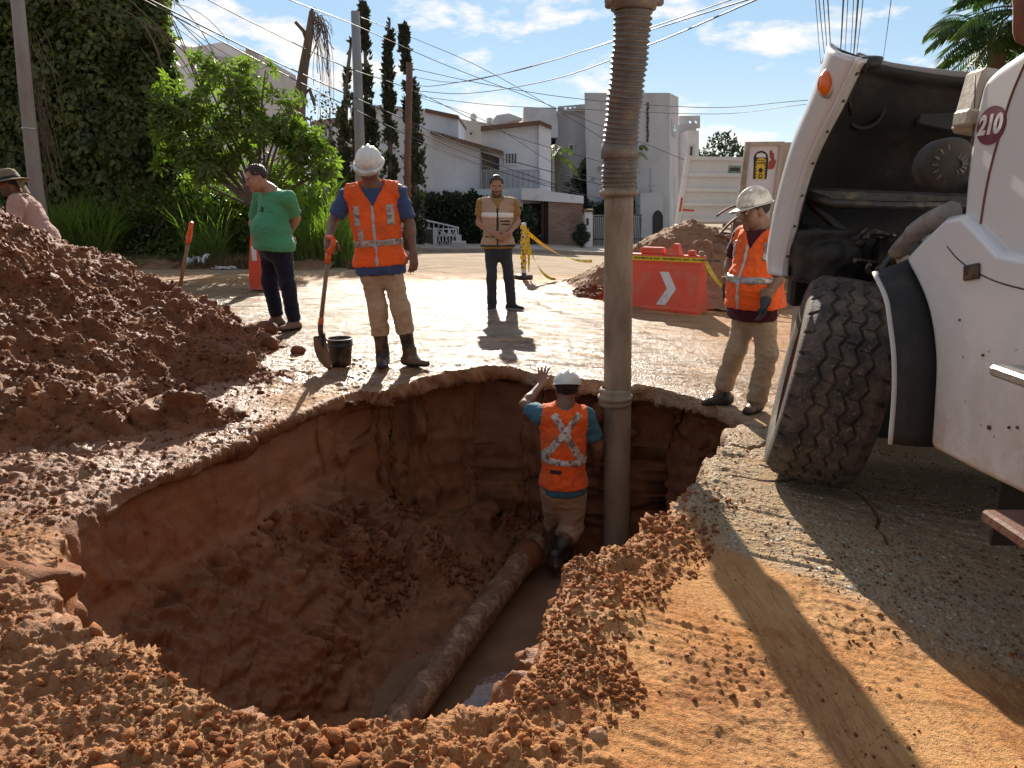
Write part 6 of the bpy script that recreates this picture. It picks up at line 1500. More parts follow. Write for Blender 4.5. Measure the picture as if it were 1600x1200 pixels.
def garage():
    y = garage_y; rt = empty('garage', base(865, 385, y), 'low flat roofed garage with white fascia and brown brick wall', 'garage')
    mb = MB(); pprism(mb, [(815, 293), (912, 306), (912, 318), (815, 312)], y, 5.); mb.build('fascia', M_wh2, rt)
    mb = MB(); pprism(mb, [(857, 314.5), (911, 318.5), (911, 388), (857, 388)], y+.15, 4.6); mb.build('brick_wall', M_brick, rt)
    mb = MB(); pprism(mb, [(817, 312.5), (857, 315), (857, 388), (817, 388)], y+2.2, .2); mb.build('garage_shade_panel', M_dk, rt)  # near-black panel stands in for the shade inside the open garage
    for k, x_ in enumerate((846, 852)):
        mb = MB(); pprism(mb, [(x_, 316), (x_+4.6, 316), (x_+4.6, 386), (x_, 386)], y+.5, .1); mb.build('door_leaf', pm('dark_brown_door', (.07, .035, .025), .6, .2) if k == 0 else bpy.data.materials['dark_brown_door'], rt)
house(); garage()
def misc_walls():
    y = 37.; rt = empty('house', base(560, 370, y+2), 'pale rendered house wall standing behind the cypress columns', 'house')
    mb = MB(); pprism(mb, [(486, 196), (520, 190), (548, 192), (548, 172), (600, 166), (640, 172), (640, 400), (486, 400)], y+1, 8); mb.build('wall', M_wh, rt)
    mb = MB(); pprism(mb, [(484, 190), (522, 184), (549, 187), (549, 193), (522, 191), (484, 197)], y+.8, 8.3); mb.build('coping', pm('pink_coping', (.40, .27, .22), .8, .1), rt)
    mb = MB(); pprism(mb, [(547, 170), (600, 163), (641, 169), (641, 174), (600, 169), (547, 176)], y+.8, 8.3); mb.build('upper_coping', M_gry, rt)
    y = 46; rt = empty('house', base(740, 330, y), 'cream rear house with ornamental chimney finials seen over the white roof', 'house')
    mb = MB(); pprism(mb, [(712, 184), (740, 190), (752, 191), (790, 196), (790, 330), (712, 330)], y, 6); mb.build('wall', pm('cream_render', (.46, .41, .36), .9, .08), rt)
    for x_, t_ in ((740, 178), (765, 184)):
        c = P(x_, 193, y+.5); h_ = (P(x_, t_, y+.5)-c).length; mb = MB(); mb.lathe([(.16, -.3), (.16, h_*.55), (.24, h_*.6), (.17, h_*.72), (.2, h_*.85), (.05, h_*1.05), (0, h_*1.1)], c, n=12); mb.build('chimney', M_wh, rt)
    for x_ in (734, 718, 738): pass
    opening(rt, 733, 206, 739, 212, y, M_gry); opening(rt, 716, 203, 719, 208, y, M_gry)
    y = 50; rt = empty('house', base(790, 330, y), 'far house with small lattice gable and sunlit clay roof left of the grey tower', 'house')
    mb = MB(); pprism(mb, [(768, 190), (776, 180), (795, 177), (812, 183), (822, 186), (822, 330), (768, 330)], y, 6); mb.build('wall', M_gryl, rt)
    a = P(786, 197, y-1.5); b_ = P(822, 192, y-1.5); d = Vector((.8, 3.5, .95)); mb = MB(); mb.add([a, b_, b_+d, a+d]+[q-Vector((0, 0, .2)) for q in (a, b_, b_+d, a+d)], [(0,1,2,3), (7,6,5,4), (0,4,5,1), (1,5,6,2), (2,6,7,3), (3,7,4,0)]); mb.build('roof', pm('orange_clay_roof', (.42, .22, .11), .8, .2, stretch=(4, 1, 1)), rt)
misc_walls()
def holes_wall(mb, outline_px, holes_px, y, depth):
    """parapet strip with round holes: outline given as left x, right x, top line (two y), bottom y"""
    (xl, yl), (xr, yr), yb = outline_px; n = len(holes_px); xs = [xl]
    r = holes_px[0][1]
    for (cx, rr) in holes_px: xs += [cx-rr*1.45, cx+rr*1.45]
    xs.append(xr)
    top = lambda x: yl+(yr-yl)*(x-xl)/(xr-xl)
    for i in range(len(xs)-1):
        if i % 2 == 0:
            if xs[i+1]-xs[i] > .05: pprism(mb, [(xs[i], top(xs[i])), (xs[i+1], top(xs[i+1])), (xs[i+1], yb), (xs[i], yb)], y, depth)
        else:
            cx = (xs[i]+xs[i+1])/2; cy = top(cx)+(yb-top(cx))*.5; k = 12; rr = r
            for half in (0, 1):   # left and right half frames around the hole
                arc = [(cx+rr*math.sin(t)*(1 if half else -1), cy-rr*math.cos(t)) for t in np.linspace(0, math.pi, k)]
                e = xs[i+1] if half else xs[i]
                pl = [(cx, top(cx))] + [(e, top(e)), (e, yb)] + [(cx, yb)] + arc[::-1]
                if not half: pl = pl[::-1]
                A = pq(pl, y); d = Vector((0, depth, 0)); nn = len(A)
                # triangulate as strip between arc and box: quads
                for j in range(k-1):
                    t0, t1 = j/(k-1), (j+1)/(k-1)
                    def bx(t):
                        s_ = t*3
                        if s_ < 1: return (cx+(e-cx)*s_, top(cx+(e-cx)*s_))
                        if s_ < 2: return (e, top(e)+(yb-top(e))*(s_-1))
                        return (e+(cx-e)*(s_-2), yb)
                    q = pq([arc[j], arc[j+1], bx(t1), bx(t0)], y); mb.prism(q, 0, d)
def tower():
    y = 42.; rt = empty('apartment_block', base(880, 340, y), 'grey cement apartment block with a row of round parapet holes, left of the suction pipe', 'building')
    mb = MB(); pprism(mb, [(868, 174), (920, 164), (946, 168), (946, 345), (868, 345)], y, 9); mb.build('main_wall', M_gry, rt)
    mb = MB(); holes_wall(mb, ((878, 172.6-.2), (920, 164.3), 174.5), [(884+i*8.2, 2.5) for i in range(5)], y-.02, .25) if False else None
    mb = MB(); holes_wall(mb, ((872, 166), (920, 162), 173.6), [(884+i*7.4, 2.5) for i in range(5)], y-.3, .22); mb.build('parapet', M_gry, rt)
    mb = MB(); holes_wall(mb, ((920, 162), (952, 169), 174.), [(924.5+i*6.2, 2.2) for i in range(4)], y-.3, .22); mb.build('parapet', M_gry, rt)
    mb = MB(); pprism(mb, [(818, 168), (868, 168), (872, 190), (872, 215), (860, 215), (860, 345), (818, 345)], y-.6, 8); mb.build('stair_wall', M_gryl, rt)
    mb = MB(); pprism(mb, [(862, 232), (872, 232), (872, 345), (862, 345)], y-.55, 3); mb.build('lower_wall', M_gry, rt)
    mb = MB(); pbox(mb, 930, 157, 946, 172, y+2, 4); mb.build('roof_room', M_gryl, rt)
    opening(rt, 889, 226, 896, 237, y, M_gryl, 0); opening(rt, 881, 283, 890, 297, y, M_gry, 2)
    y = 37.; rt = empty('apartment_block', base(1015, 350, y), 'tall plain grey block with narrow side windows, right of the suction pipe', 'building')
    mb = MB(); pprism(mb, [(940, 155), (1040, 147), (1046, 145), (1046, 372), (940, 372)], y, 1.2); mb.build('front_wall', M_gryl, rt)
    a = [P(1046, 145, y+.03), P(1060, 152, y+5.0), P(1060, 366, y+5.0), P(1046, 376, y+.03)]; mb = MB(); mb.prism([q+Vector((.004, 0, 0)) for q in a], 0, Vector((-4, .0, 0))); mb.build('side_wall', M_gryl, rt)
    def sidewin(f0, f1, z0, z1):
        # on the oblique side wall between a[0] and a[1]
        A0, A1 = a[0], a[1]; pt = lambda f, z: Vector((A0.x+(A1.x-A0.x)*f, A0.y+(A1.y-A0.y)*f, z))
        n_ = Vector((1, -.25, 0)).normalized(); mb = MB(); mb.prism([pt(f0, z0), pt(f1, z0), pt(f1, z1), pt(f0, z1)], 0, n_*.12); w_ = mb.build('window', M_gryl, rt)
        g = .12; mb = MB(); mb.prism([pt(f0+g, z0+.12)+n_*.125, pt(f1-g, z0+.12)+n_*.125, pt(f1-g, z1-.12)+n_*.125, pt(f0+g, z1-.12)+n_*.125], 0, n_*.02); mb.build('pane', M_gl, w_)
    for (t_, b_) in ((184, 212), (238, 268)): sidewin(.15, .72, P(1050, b_, y).z, P(1050, t_, y).z)
    mb = MB(); pprism(mb, [(1001, 302), (1036, 300), (1036, 372), (1001, 372)], y-2.4, 2.2); mb.build('porch', M_gryl, rt)
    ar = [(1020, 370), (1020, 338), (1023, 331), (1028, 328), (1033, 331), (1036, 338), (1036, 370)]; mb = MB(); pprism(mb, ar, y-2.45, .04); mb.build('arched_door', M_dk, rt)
    mb = MB(); mb.tube([P(1017, 262, y-1.2), P(1017, 302, y-1.2)], .06, 6); mb.tube([P(1012, 290, y-1.2), P(1024, 290, y-1.2)], .05, 6); mb.build('service_mast', M_gry, rt)
    mb = MB()
    for k in range(9): mb.tube([P(1012+.6*math.sin(k*2.), 160+k*7, y-.05), P(1012+.6*math.sin(k*2.+2), 166+k*7, y-.05)], .05, 5)
    mb.build('stained_drip_pipe', M_dk, rt)
    y = 47.; rt = empty('apartment_block', base(1075, 350, y), 'far grey block with two round parapet holes beyond the plain grey block', 'building')
    mb = MB(); pprism(mb, [(1056, 196), (1088, 193), (1088, 360), (1056, 360)], y, 8); mb.build('wall', M_gry, rt)
    mb = MB(); holes_wall(mb, ((1062, 181), (1094, 180.5), 200), [(1079, 2.5), (1088, 2.5)], y+.1, .3); mb.build('parapet', M_gryl, rt)
    mb = MB(); pprism(mb, [(1074, 204), (1092, 204), (1092, 360), (1074, 360)], y-2, 2); mb.build('balcony_tower', M_gryl, rt); opening(rt, 1077, 228, 1082, 246, y-2, M_gry)
    y = 55.; rt = empty('apartment_block', base(340, 300, y), 'white stepped roofline of a building rising behind the overgrown trees', 'building')
    mb = MB(); pprism(mb, [(255, 78), (266, 52), (275, 68), (300, 74), (345, 66), (384, 80), (384, 300), (255, 300)], y, 10); mb.build('white_wall', M_wh2, rt)
    mb = MB(); pprism(mb, [(384, 74), (404, 85), (406, 104), (406, 300), (384, 300)], y-.3, 9); mb.build('grey_wall', M_gry, rt)
    mb = MB(); pprism(mb, [(320, 85), (368, 92), (368, 98), (320, 91)], y-.2, .1); mb.build('roof_ledge', M_gry, rt)
    mb = MB(); pbox(mb, 386, 101, 402, 103, y-.5, .1); mb.build('vent_slit', M_dk, rt)
tower()
# ---- low street furniture and walls by the house
def street():
    y = 28.; rt = empty('ramp_railing', base(712, 388, y), 'white iron railing sloping down to a lattice gate beside the hedge', 'railing')
    mb = MB(); a, b_ = P(656, 342, y+1.5), P(716, 356, y); mb.tube([a, b_], .035, 6)
    a2, b2 = P(656, 352, y+1.5), P(716, 371, y); mb.tube([a2, b2], .025, 6)
    for k in range(9): t_ = k/8; p = a.lerp(b_, t_); q = a2.lerp(b2, t_); mb.tube([p, q], .018, 5)
    mb.build('sloping_rail', M_iron, rt)
    g = MB(); x0, x1, t_, bo = 681.5, 713, 358, 390
    for (u0, v0, u1, v1) in ((x0, t_, x1, t_), (x0, bo-2, x1, bo-2), (x0, t_, x0, bo), (x1, t_, x1, bo), (x0+10.5, t_, x0+10.5, bo-2), (x0+21, t_, x0+21, bo-2), (x0, (t_+bo)/2-6, x1, (t_+bo)/2-6)): g.tube([P(u0, v0, y), P(u1, v1, y)], .028, 6)
    for i in range(3): a_ = x0+10.5*i; g.tube([P(a_, t_, y), P(a_+10.5, bo-2, y)], .02, 5); g.tube([P(a_+10.5, t_, y), P(a_, bo-2, y)], .02, 5)
    g.build('lattice_panel', M_iron, rt)
    mb = MB(); a = P(680, 375, y); mb.box((a.x, y, a.z-.1), (.14, .14, 1.1)); a = P(716, 380, y); mb.box((a.x+.02, y, a.z), (.18, .14, .62)); mb.build('post', M_iron, rt)
    mb = MB(); pprism(mb, [(649, 360), (679, 358), (679, 398), (649, 398)], y+.3, 1.2); w_ = mb.build('planter_wall', pm('mossy_dark_wall', (.10, .09, .075), .9, .4, col2=(.2, .18, .15), scale2=4), None); tag(w_, 'dark stained low planter wall left of the white lattice gate', 'wall')
    mb = MB(); a = P(717, 397, 26.5); mb.box((a.x, 26.5, float(gz(a.x, 26.5))+.17), (.50, .35, .40), None, .02); tag(mb.build('concrete_block', M_gry, None), 'small grey concrete block on the pavement in front of the lattice gate', 'block')
    y = 30.; rt = empty('gate_pillar', base(920, 380, y), 'white gate pillar with brown cap to the right of the brick garage wall', 'pillar')
    mb = MB(); pbox(mb, 914, 331, 926, 392, y, .5); mb.build('shaft', M_wh2, rt); mb = MB(); pbox(mb, 912, 327, 928, 331.2, y-.08, .66); mb.build('cap', M_cop, rt); mb = MB(); pbox(mb, 916, 341, 920, 352, y-.02, .03); mb.build('meter_box', M_gl, rt)
    y = 31.; rt = empty('iron_gate', base(960, 380, y), 'dark vertical bar iron gate between the white pillar and the grey block', 'gate')
    mb = MB(); n = 26
    for k in range(n): x_ = 928+(1002-928)*k/(n-1); a = P(x_, 338, y); mb.tube([a, Vector((a.x, y, float(gz(a.x, y))-.05))], .02, 5)
    mb.build('bars', M_ironk, rt); mb = MB(); mb.tube([P(927, 338, y), P(1003, 336, y)], .03, 6); mb.tube([P(927, 374, y), P(1003, 373, y)], .03, 6); mb.build('rail', M_ironk, rt)
    mb = MB(); pprism(mb, [(880, 336), (1000, 336), (1000, 395), (880, 395)], y+3.5, .3); tag(mb.build('yard_wall', M_gry, None), 'plain grey yard wall standing behind the iron gate', 'wall')
    # pavement and kerb
    mb = MB()
    pts = [(P(640, 404, 25.6)), (P(860, 397, 26.2)), (P(1100, 390, 27.5))]
    for a, b_ in zip(pts, pts[1:]):
        n_ = 8
        for k in range(n_):
            u, v_ = a.lerp(b_, k/n_), a.lerp(b_, (k+1)/n_); zu, zv = float(gz(u.x, u.y)), float(gz(v_.x, v_.y)); 
            mb.add([(u.x, u.y, zu-.1), (v_.x, v_.y, zv-.1), (v_.x, v_.y, zv+.13), (u.x, u.y, zu+.13), (u.x, u.y+.18, zu+.13), (v_.x, v_.y+.18, zv+.13), (u.x, u.y+6., zu+.05), (v_.x, v_.y+6., zv+.05)], [(0, 1, 2, 3), (3, 2, 5, 4), (4, 5, 7, 6)])
    o = mb.build('pavement', pm('pale_concrete_pavement', (.36, .31, .26), .9, .2), None); tag(o, kind='structure')
street()
# ---- vehicles behind the barrier
def dump_truck():
    y = 21.; yb = y; g = base(1110, 372, y); g.z += .3; rt = empty('dump_truck', g, 'white dump truck seen from behind with ribbed tailgate and red reflectors', 'truck')
    w3 = 1178; tl = [(1072, 244), (w3, 246), (w3-6, 348), (1055, 348)]
    mb = MB(); k_ = P(1062, 300, 1.); mb.prism(pq([(1074, 246), (w3+40, 248), (w3+36, 350), (1060, 350)], y+.14), 0, Vector((4.5*k_.x*1.06, 4.5, 0))); mb.build('tipper_body', M_tw, rt)
    mb = MB(); a, b_, c, d = [Vector(q) for q in pq(tl, y)]
    def W_(u, v): return (a.lerp(b_, u)).lerp(d.lerp(c, u), v)
    mb.prism([a, b_, c, d], 0, Vector((0, .10, 0))); mb.build('tailgate', M_tw, rt)
    for v0 in (.0, .245, .47, .69, .93):
        mb = MB(); mb.prism([W_(.06, v0), W_(1, v0), W_(1, v0+.055), W_(.06, v0+.055)], 0, Vector((0, -.09, 0))); mb.build('rib', M_tw, rt)
    mb = MB(); mb.prism([W_(0, -.01), W_(.055, -.01), W_(.055, 1.02), W_(0, 1.02)], 0, Vector((0, -.12, 0))); mb.build('side_post', M_tw, rt)
    rd = pm('red_reflective_tape', (.62, .03, .03), .4, .1, bump=0); mb = MB()
    mb.prism([W_(.012, .62), W_(.038, .62), W_(.038, .83), W_(.012, .83)], 0, Vector((0, -.128, 0))); mb.build('red_reflector', rd, rt)
    mb = MB(); mb.prism([W_(.06, .79), W_(.23, .80), W_(.23, .825), W_(.06, .815)], 0, Vector((0, -.02, 0))); mb.build('red_reflector', rd, rt)
    mb = MB(); mb.prism([W_(.64, .13), W_(.82, .13), W_(.82, .24), W_(.64, .24)], 0, Vector((0, -.02, 0))); lp = mb.build('licence_plate', pm('blurred_green_plate', (.20, .27, .22), .5, .3, scale=12), rt)
    mb = MB()
    for k in range(7): mb.box(W_(.67+.02*k, .185)+Vector((0, -.024, 0)), (.03, .006, .09))
    mb.build('plate_marks', M_blkp, lp)
    mb = MB(); mb.box((a.x+1.35, y+2.2, g.z+.55), (1.9, 4.6, .22)); mb.box((a.x+1.2, y+.25, g.z+.42), (2.2, .14, .16)); mb.build('chassis', M_rust, rt)
    for sx in (.05, 2.05):
        mb = MB(); mb.lathe([(.25, -.25), (.47, -.25), (.50, -.20), (.50, .20), (.47, .25), (.25, .25)], Vector((a.x+sx+.25, y+1.3, g.z+.5)), (1, 0, 0), 28); mb.build('wheel', M_rub, rt)
    # earth spilling over the sill
    return rt
dump_truck()
def tanker():
    y = 13.; g = base(1215, 372, y); g.z += .3; rt = empty('utility_truck', g, 'cream box bodied utility truck with yellow and black warning sticker, behind the worker at right', 'truck')
    M_cr = pm('rust_stained_cream_paint', (.50, .44, .33), .55, .08, col2=(.30, .19, .10), c2=(.56, .72), scale2=3, bump=.1)
    fr = [(1164, 224), (1222, 222), (1216, 352), (1146, 352)]
    mb = MB(); k_ = P(1166, 300, 1.); mb.prism(pq([(1166, 223), (1262, 222), (1262, 352), (1150, 352)], y+.06), 0, Vector((3.2*k_.x*1.10, 3.2, 0))); mb.build('box_body', M_cr, rt)
    def strip(name, o, th, m): mb = MB(); mb.prism(pq(o, y), 0, Vector((0, -th, 0))); return mb.build(name, m, rt)
    strip('left_frame', [(1164, 222), (1171, 222), (1157, 352), (1146, 352)], .07, M_beigei); strip('top_frame', [(1171, 222), (1224, 221.5), (1223, 227), (1171, 227.5)], .07, M_cr); strip('right_frame', [(1217, 227), (1223, 227), (1208, 352), (1201, 352)], .07, M_cr)
    strip('door_panel', [(1171, 227.5), (1217, 227), (1204, 345), (1160, 345)], .015, M_wh2)
    st = [(1176, 280)]+[(1177+.0*k, 262-k*3.2) for k in range(6)]+[(1179, 241), (1183, 237), (1189, 235.5), (1195, 237), (1199, 242), (1200, 250), (1199, 262), (1197, 280)]
    s0 = strip('black_arch_sticker', st, .020, M_blkp)
    mb = MB(); mb.prism(pq([(1179, 280), (1180, 254), (1182, 249), (1186, 247), (1193, 247), (1196, 250), (1196, 256), (1194, 280)], y), 0, Vector((0, -.026, 0))); s1 = mb.build('yellow_field', M_yel, s0)
    mb = MB(); mb.prism(pq([(1180.5, 246), (1182, 240.5), (1189, 238.5), (1195, 241), (1196.5, 246)], y), 0, Vector((0, -.0255, 0))); mb.build('pale_field', M_wh2, s0)
    def yb_(o, nm, m, th): mb = MB(); mb.prism(pq(o, y), 0, Vector((0, -th, 0))); return mb.build(nm, m, s0)
    for k in range(4): yb_([(1181+k*3.8, 249.5), (1183+k*3.8, 249.5), (1182+k*3.8, 252), (1180.2+k*3.8, 252)], 'hazard_bar', M_blkp, .029)
    for k in range(5):
        yb_([(1179.2, 258+k*4.6), (1181.2, 256.5+k*4.6), (1181.1, 258.8+k*4.6), (1179.1, 260.5+k*4.6)], 'hazard_bar', M_blkp, .029); yb_([(1193.6, 256.5+k*4.6), (1195.6, 258+k*4.6), (1195.5, 260.5+k*4.6), (1193.5, 258.8+k*4.6)], 'hazard_bar', M_blkp, .029)
    yb_([(1187.6, 261.5), (1192.5, 266.5), (1190.3, 266.5), (1190.2, 270), (1184.9, 270), (1185, 266.5), (1182.8, 266.5)], 'arrow', M_blkp, .029); yb_([(1184.5, 272), (1190.6, 272), (1190.2, 279), (1184, 279)], 'symbol', M_blkp, .029); yb_([(1186.2, 273.5), (1189, 273.5), (1188.7, 277), (1185.9, 277)], 'symbol', M_yel, .031)
    text_mesh('caution_word', 'CAUTION', M_blkp, P(1188, 255, y)+Vector((0, -.031, 0)), Matrix.Rotation(math.pi/2, 3, 'X'), .042, s0, bold=.0012)
    ro = pm('rust_red_patch', (.38, .09, .05), .8, .3); strip('torn_red_sticker', [(1202, 236), (1206, 234), (1206, 238), (1209, 240), (1209, 248), (1212, 252), (1209, 262), (1205, 265), (1199, 264), (1201, 252), (1205, 250), (1202, 246)], .02, ro)
    mb = MB()
    for (a_, b_, r_) in ((P(1150, 322, y-.2), P(1120, 338, y-.3), .018), (P(1152, 340, y-.25), P(1120, 372, y-.5), .022), (P(1148, 345, y-.2), P(1145, 372, y-.4), .03), (P(1117, 368, y-1.0), P(1140, 376, y-.8), .025), (P(1115, 380, y-1.0), P(1142, 384, y-.8), .022)): mb.tube(bez([a_, (a_+b_)/2+Vector((0, 0, .06)), b_], 6), r_, 6)
    mb.build('hose_fitting', M_rust, rt)
    mb = MB(); c = P(1150, 330, y-.1); mb.box(c+Vector((.05, 0, -.35)), (.2, .2, .35), None, .03); mb.build('rear_latch', M_rust, rt)
    mb = MB(); mb.box((g.x+.5, y+1.2, g.z+.55), (.9, 2.2, .25)); mb.build('chassis', M_grime, rt)
    for sx in (.05, 1.0):
        mb = MB(); mb.lathe([(.2, -.13), (.43, -.13), (.46, -.08), (.46, .08), (.43, .13), (.2, .13)], Vector((g.x-.3+sx, y+.9, g.z+.46)), (1, 0, 0), 28); mb.build('wheel', M_rub, rt)
tanker()
# ---- poles and wires
def pole(name, label, pts, rads, mat, cat, n=12):
    b0 = Vector(pts[0]); rt = empty(name, b0, label, cat); mb = MB(); mb.tube(pts, rads, n); mb.build('shaft', mat, rt); return rt
M_conc = pm('weathered_concrete_pole', (.30, .25, .215), .85, .16, bump=.5, bscale=14, stretch=(1, 1, .25), col2=(.20, .155, .13), c2=(.5, .7), scale2=3); M_concg = pm('grey_concrete_pole', (.27, .275, .285), .85, .1, bump=.3)
yp = 13.5; b0 = P(62, 330, yp); b0.z = float(gz(b0.x, yp))-.2
pr_ = pole('utility_pole', 'weathered leaning concrete utility pole at the left beside the sun hat', [b0, P(56, 290, yp), P(40, 140, yp), P(22, -60, yp)], [.125, .122, .112, .10], M_conc, 'utility pole', 8)
mb = MB(); q = P(46, 201, yp); mb.lathe([(.118, -.012), (.124, -.01), (.124, .012), (.118, .014)], q, (.07, 0, 1), 16); mb.build('steel_band', M_chr, pr_)
yp = 24.; b0 = P(566, 395, yp); b0.z = float(gz(b0.x, yp))-.2
pole('utility_pole', 'slim grey concrete utility pole in front of the tallest cypress', [b0, P(562, 215, yp), P(555, 18, yp)], [.17, .155, .13], M_concg, 'utility pole')
yp = 24.5; b0 = P(636, 400, yp); b0.z = float(gz(b0.x, yp))-.2
pole('utility_pole', 'dark rusty brown pole standing against the right-hand cypress', [b0, P(637, 250, yp), P(640, 98, yp)], [.12, .11, .10], M_rust, 'utility pole')
M_wire = pm('black_cable', (.045, .045, .055), .6, .1, bump=0)
def wire(px_pts, ys, r, label=None, mat=None):
    a = [P(p[0], p[1], y_) for p, y_ in zip(px_pts, ys)]
    if px_pts[0][1] < 8: a = [a[0]+(a[0]-a[1])*1.2] + a          # runs on beyond the top of the picture
    if px_pts[-1][1] < 8: a = a + [a[-1]+(a[-1]-a[-2])*1.2]
    if px_pts[-1][0] > 1250 and px_pts[-1][1] > 100: a = a + [a[-1]+(a[-1]-a[-2])*1.6]
    pts = cr(a, 10) if len(a) > 2 else sag(a[0], a[1], (a[1]-a[0]).length*.008, 16)
    mb = MB(); mb.tube(pts, r*.78, 5); o = mb.build('overhead_cable', mat or M_wire, None); tag(o, label, 'cable', 'overhead cables'); return o
WL = 'dark overhead cable among those crossing the sky from upper left down to the white house'
wire([(230, -2), (400, 82), (532, 143), (645, 192), (760, 240), (1000, 305)], [15, 18, 22, 26, 29, 32], .022, 'upper of the paired cables running from the overgrown tree to the suction pipe')
wire([(236, 6), (400, 93), (541, 165), (700, 238), (860, 292), (1000, 322)], [15, 18, 22, 27, 30, 32], .018, 'lower of the paired cables running past the cypress trees to the garage roof')
wire([(318, -4), (400, 38), (538, 104), (649, 143), (800, 212), (1000, 270)], [15, 17, 22, 26, 30, 34], .016, 'cable crossing the broken tree trunk at half its height')
wire([(448, -2), (556, 40), (700, 103), (860, 165), (1100, 262)], [16, 22, 27, 33, 38], .016, 'highest cable touching the top of the slim grey pole')
wire([(645, 132), (680, 134), (800, 112), (955, 66), (1180, -4)], [24.5, 22, 18, 13, 9], .012, 'thick dark cable rising right from the rusty pole to the top of the picture', M_wire)
wire([(650, 142), (730, 146), (860, 125), (1015, 70), (1190, -4)], [24.5, 22, 17, 12, 8.6], .013, 'lowest thick cable passing behind the ribbed hose and rising to the right')
wire([(642, 120), (720, 128), (860, 95), (1010, 45), (1130, 4)], [24.5, 21, 16, 12, 10], .010, 'thin cable rising right just above the two thick ones')
wire([(648, 108), (760, 132), (900, 154), (1100, 168), (1256, 157)], [24.5, 27, 27, 24, 20], .014, 'long nearly level cable passing above the far grey blocks')
wire([(650, 150), (780, 165), (940, 172), (1120, 178), (1258, 163)], [24.5, 27, 27, 24, 20], .012, 'lower nearly level cable in front of the grey block parapets')
wire([(650, 150), (760, 190), (880, 262), (1000, 296)], [24.5, 27, 30, 33], .012, 'thin drop cable running from the rusty pole across the white house wall')
wire([(650, 205), (730, 240), (820, 272), (905, 300)], [24.5, 27, 29, 31], .020, 'thick bundled drop cable hanging in front of the white gable wall')
wire([(650, 222), (740, 256), (830, 282), (905, 296)], [24.5, 27, 29, 31], .011, 'thin drop cable just below the bundled one on the white gable wall')
wire([(556, 24), (652, 62), (760, 110), (900, 190), (1010, 262)], [24, 29, 33, 36, 38], .016, 'faint far cable slanting over the cream rear house')
for k, (x0, x1) in enumerate(((1274, 1284), (1279, 1292), (1286, 1296), (1293, 1301), (1318, 1311), (1325, 1318), (1334, 1327), (1341, 1331), (1349, 1334), (1393, 1376))):
    names = ['leftmost', 'second', 'third', 'fourth', 'fifth', 'sixth', 'seventh', 'eighth', 'ninth', 'solitary tenth']
    wire([(x0, -6), ((x0+x1)/2, 60), (x1, 118)], [9-.0*k, 13, 19], (.006, .008, .008, .010, .014, .007, .007, .016, .008, .007)[k], '%s cable from the left in the steep bundle above the open truck bonnet' % names[k])
# ================================================================ vegetation
def lf(name, c1, c2, **k): return leafmat(name, c1, c2, **k)
L_dark = lf('dark_vine_leaves', (.12, .15, .060), (.36, .36, .14), tr=.5, rough=.42)  # lighter olive tone paints sunlit patches among the vine leaves
L_bright = lf('bright_castor_leaves', (.19, .23, .075), (.33, .36, .12), tr=.55)
L_cyp = lf('cypress_foliage', (.052, .058, .036), (.085, .085, .052), tr=.15, rough=.7)
L_hedge = lf('dark_hedge_leaves', (.034, .052, .032), (.058, .080, .042), tr=.12)
L_grass = lf('tall_grass_blades', (.19, .24, .07), (.33, .36, .12), tr=.55, rough=.5)
L_dry = lf('dry_straw', (.22, .15, .085), (.32, .23, .13), tr=.2, rough=.8)
L_palm = lf('palm_fronds', (.055, .105, .028), (.110, .165, .045), tr=.3); L_palm2 = lf('pale_palm_fronds', (.17, .21, .07), (.28, .28, .10), tr=.45)
L_far = lf('distant_tree_leaves', (.045, .070, .035), (.080, .105, .050), tr=.2)
M_bark = pm('grey_brown_bark', (.16, .115, .085), .9, .3, stretch=(1, 1, .2), scale=6, bump=.8, bscale=14, bd=.03); M_vine = pm('dry_vine_stems', (.17, .12, .085), .85, .3)
g3 = lambda n: rng.normal(size=(n, 3))
def nrm(a): return a/(np.linalg.norm(a, axis=-1, keepdims=True)+1e-9)
def leaf_quads(C, D_, N_, L, W, shape='diamond'):
    """C centres, D_ direction of leaf, N_ normal, L length, W width arrays -> verts, quads"""
    D_ = nrm(D_); S = nrm(np.cross(D_, N_)); n = len(C); L = np.broadcast_to(L, (n,))[:, None]; W = np.broadcast_to(W, (n,))[:, None]; Nn = nrm(np.cross(S, D_))
    if shape == 'diamond':
        V = np.stack([C, C+D_*L*.45+S*W*.5-Nn*L*.06, C+D_*L-Nn*L*.10, C+D_*L*.45-S*W*.5-Nn*L*.06], 1)
        return V.reshape(-1, 3), np.arange(4*n).reshape(n, 4)
    out = []; k = 7
    for i in range(k):
        a = (i-(k-1)/2)*.80; d2 = D_*math.cos(a)+S*math.sin(a); s2 = -D_*math.sin(a)+S*math.cos(a); f = 1-.09*abs(i-3)
        out.append(np.stack([C, C+(d2*.55+s2*.17)*L*f - Nn*L*.04, C+d2*L*f-Nn*L*.16, C+(d2*.55-s2*.17)*L*f-Nn*L*.04], 1))
    V = np.stack(out, 1).reshape(-1, 3); return V, np.arange(len(V)).reshape(-1, 4)
def blob_points(blobs, dens, shell=.72, gap=.0, seed=3):
    pts = []; nr = []
    B = [(npv(P(b[0], b[1], b[2])), b[3]) for b in blobs]
    for c, r in B:
        n = int(dens*r*r); d = nrm(g3(n)); rad = r*(shell+(1-shell)*rng.random(n)**.6)*(1+.22*vn(d*2.3+c, seed)+.14*vn(d*6+c, seed+1)); p = c + d*rad[:, None]*np.array([1, .8, 1])
        keep = np.ones(n, bool)
        for c2, r2 in B:
            if (c2 != c).any(): keep &= np.linalg.norm((p-c2)/np.array([1, .8, 1]), axis=1) > r2*.72
        if gap: keep &= vn(p*2.6, seed+7) > gap
        pts.append(p[keep]); nr.append(d[keep])
    return np.concatenate(pts), np.concatenate(nr), B
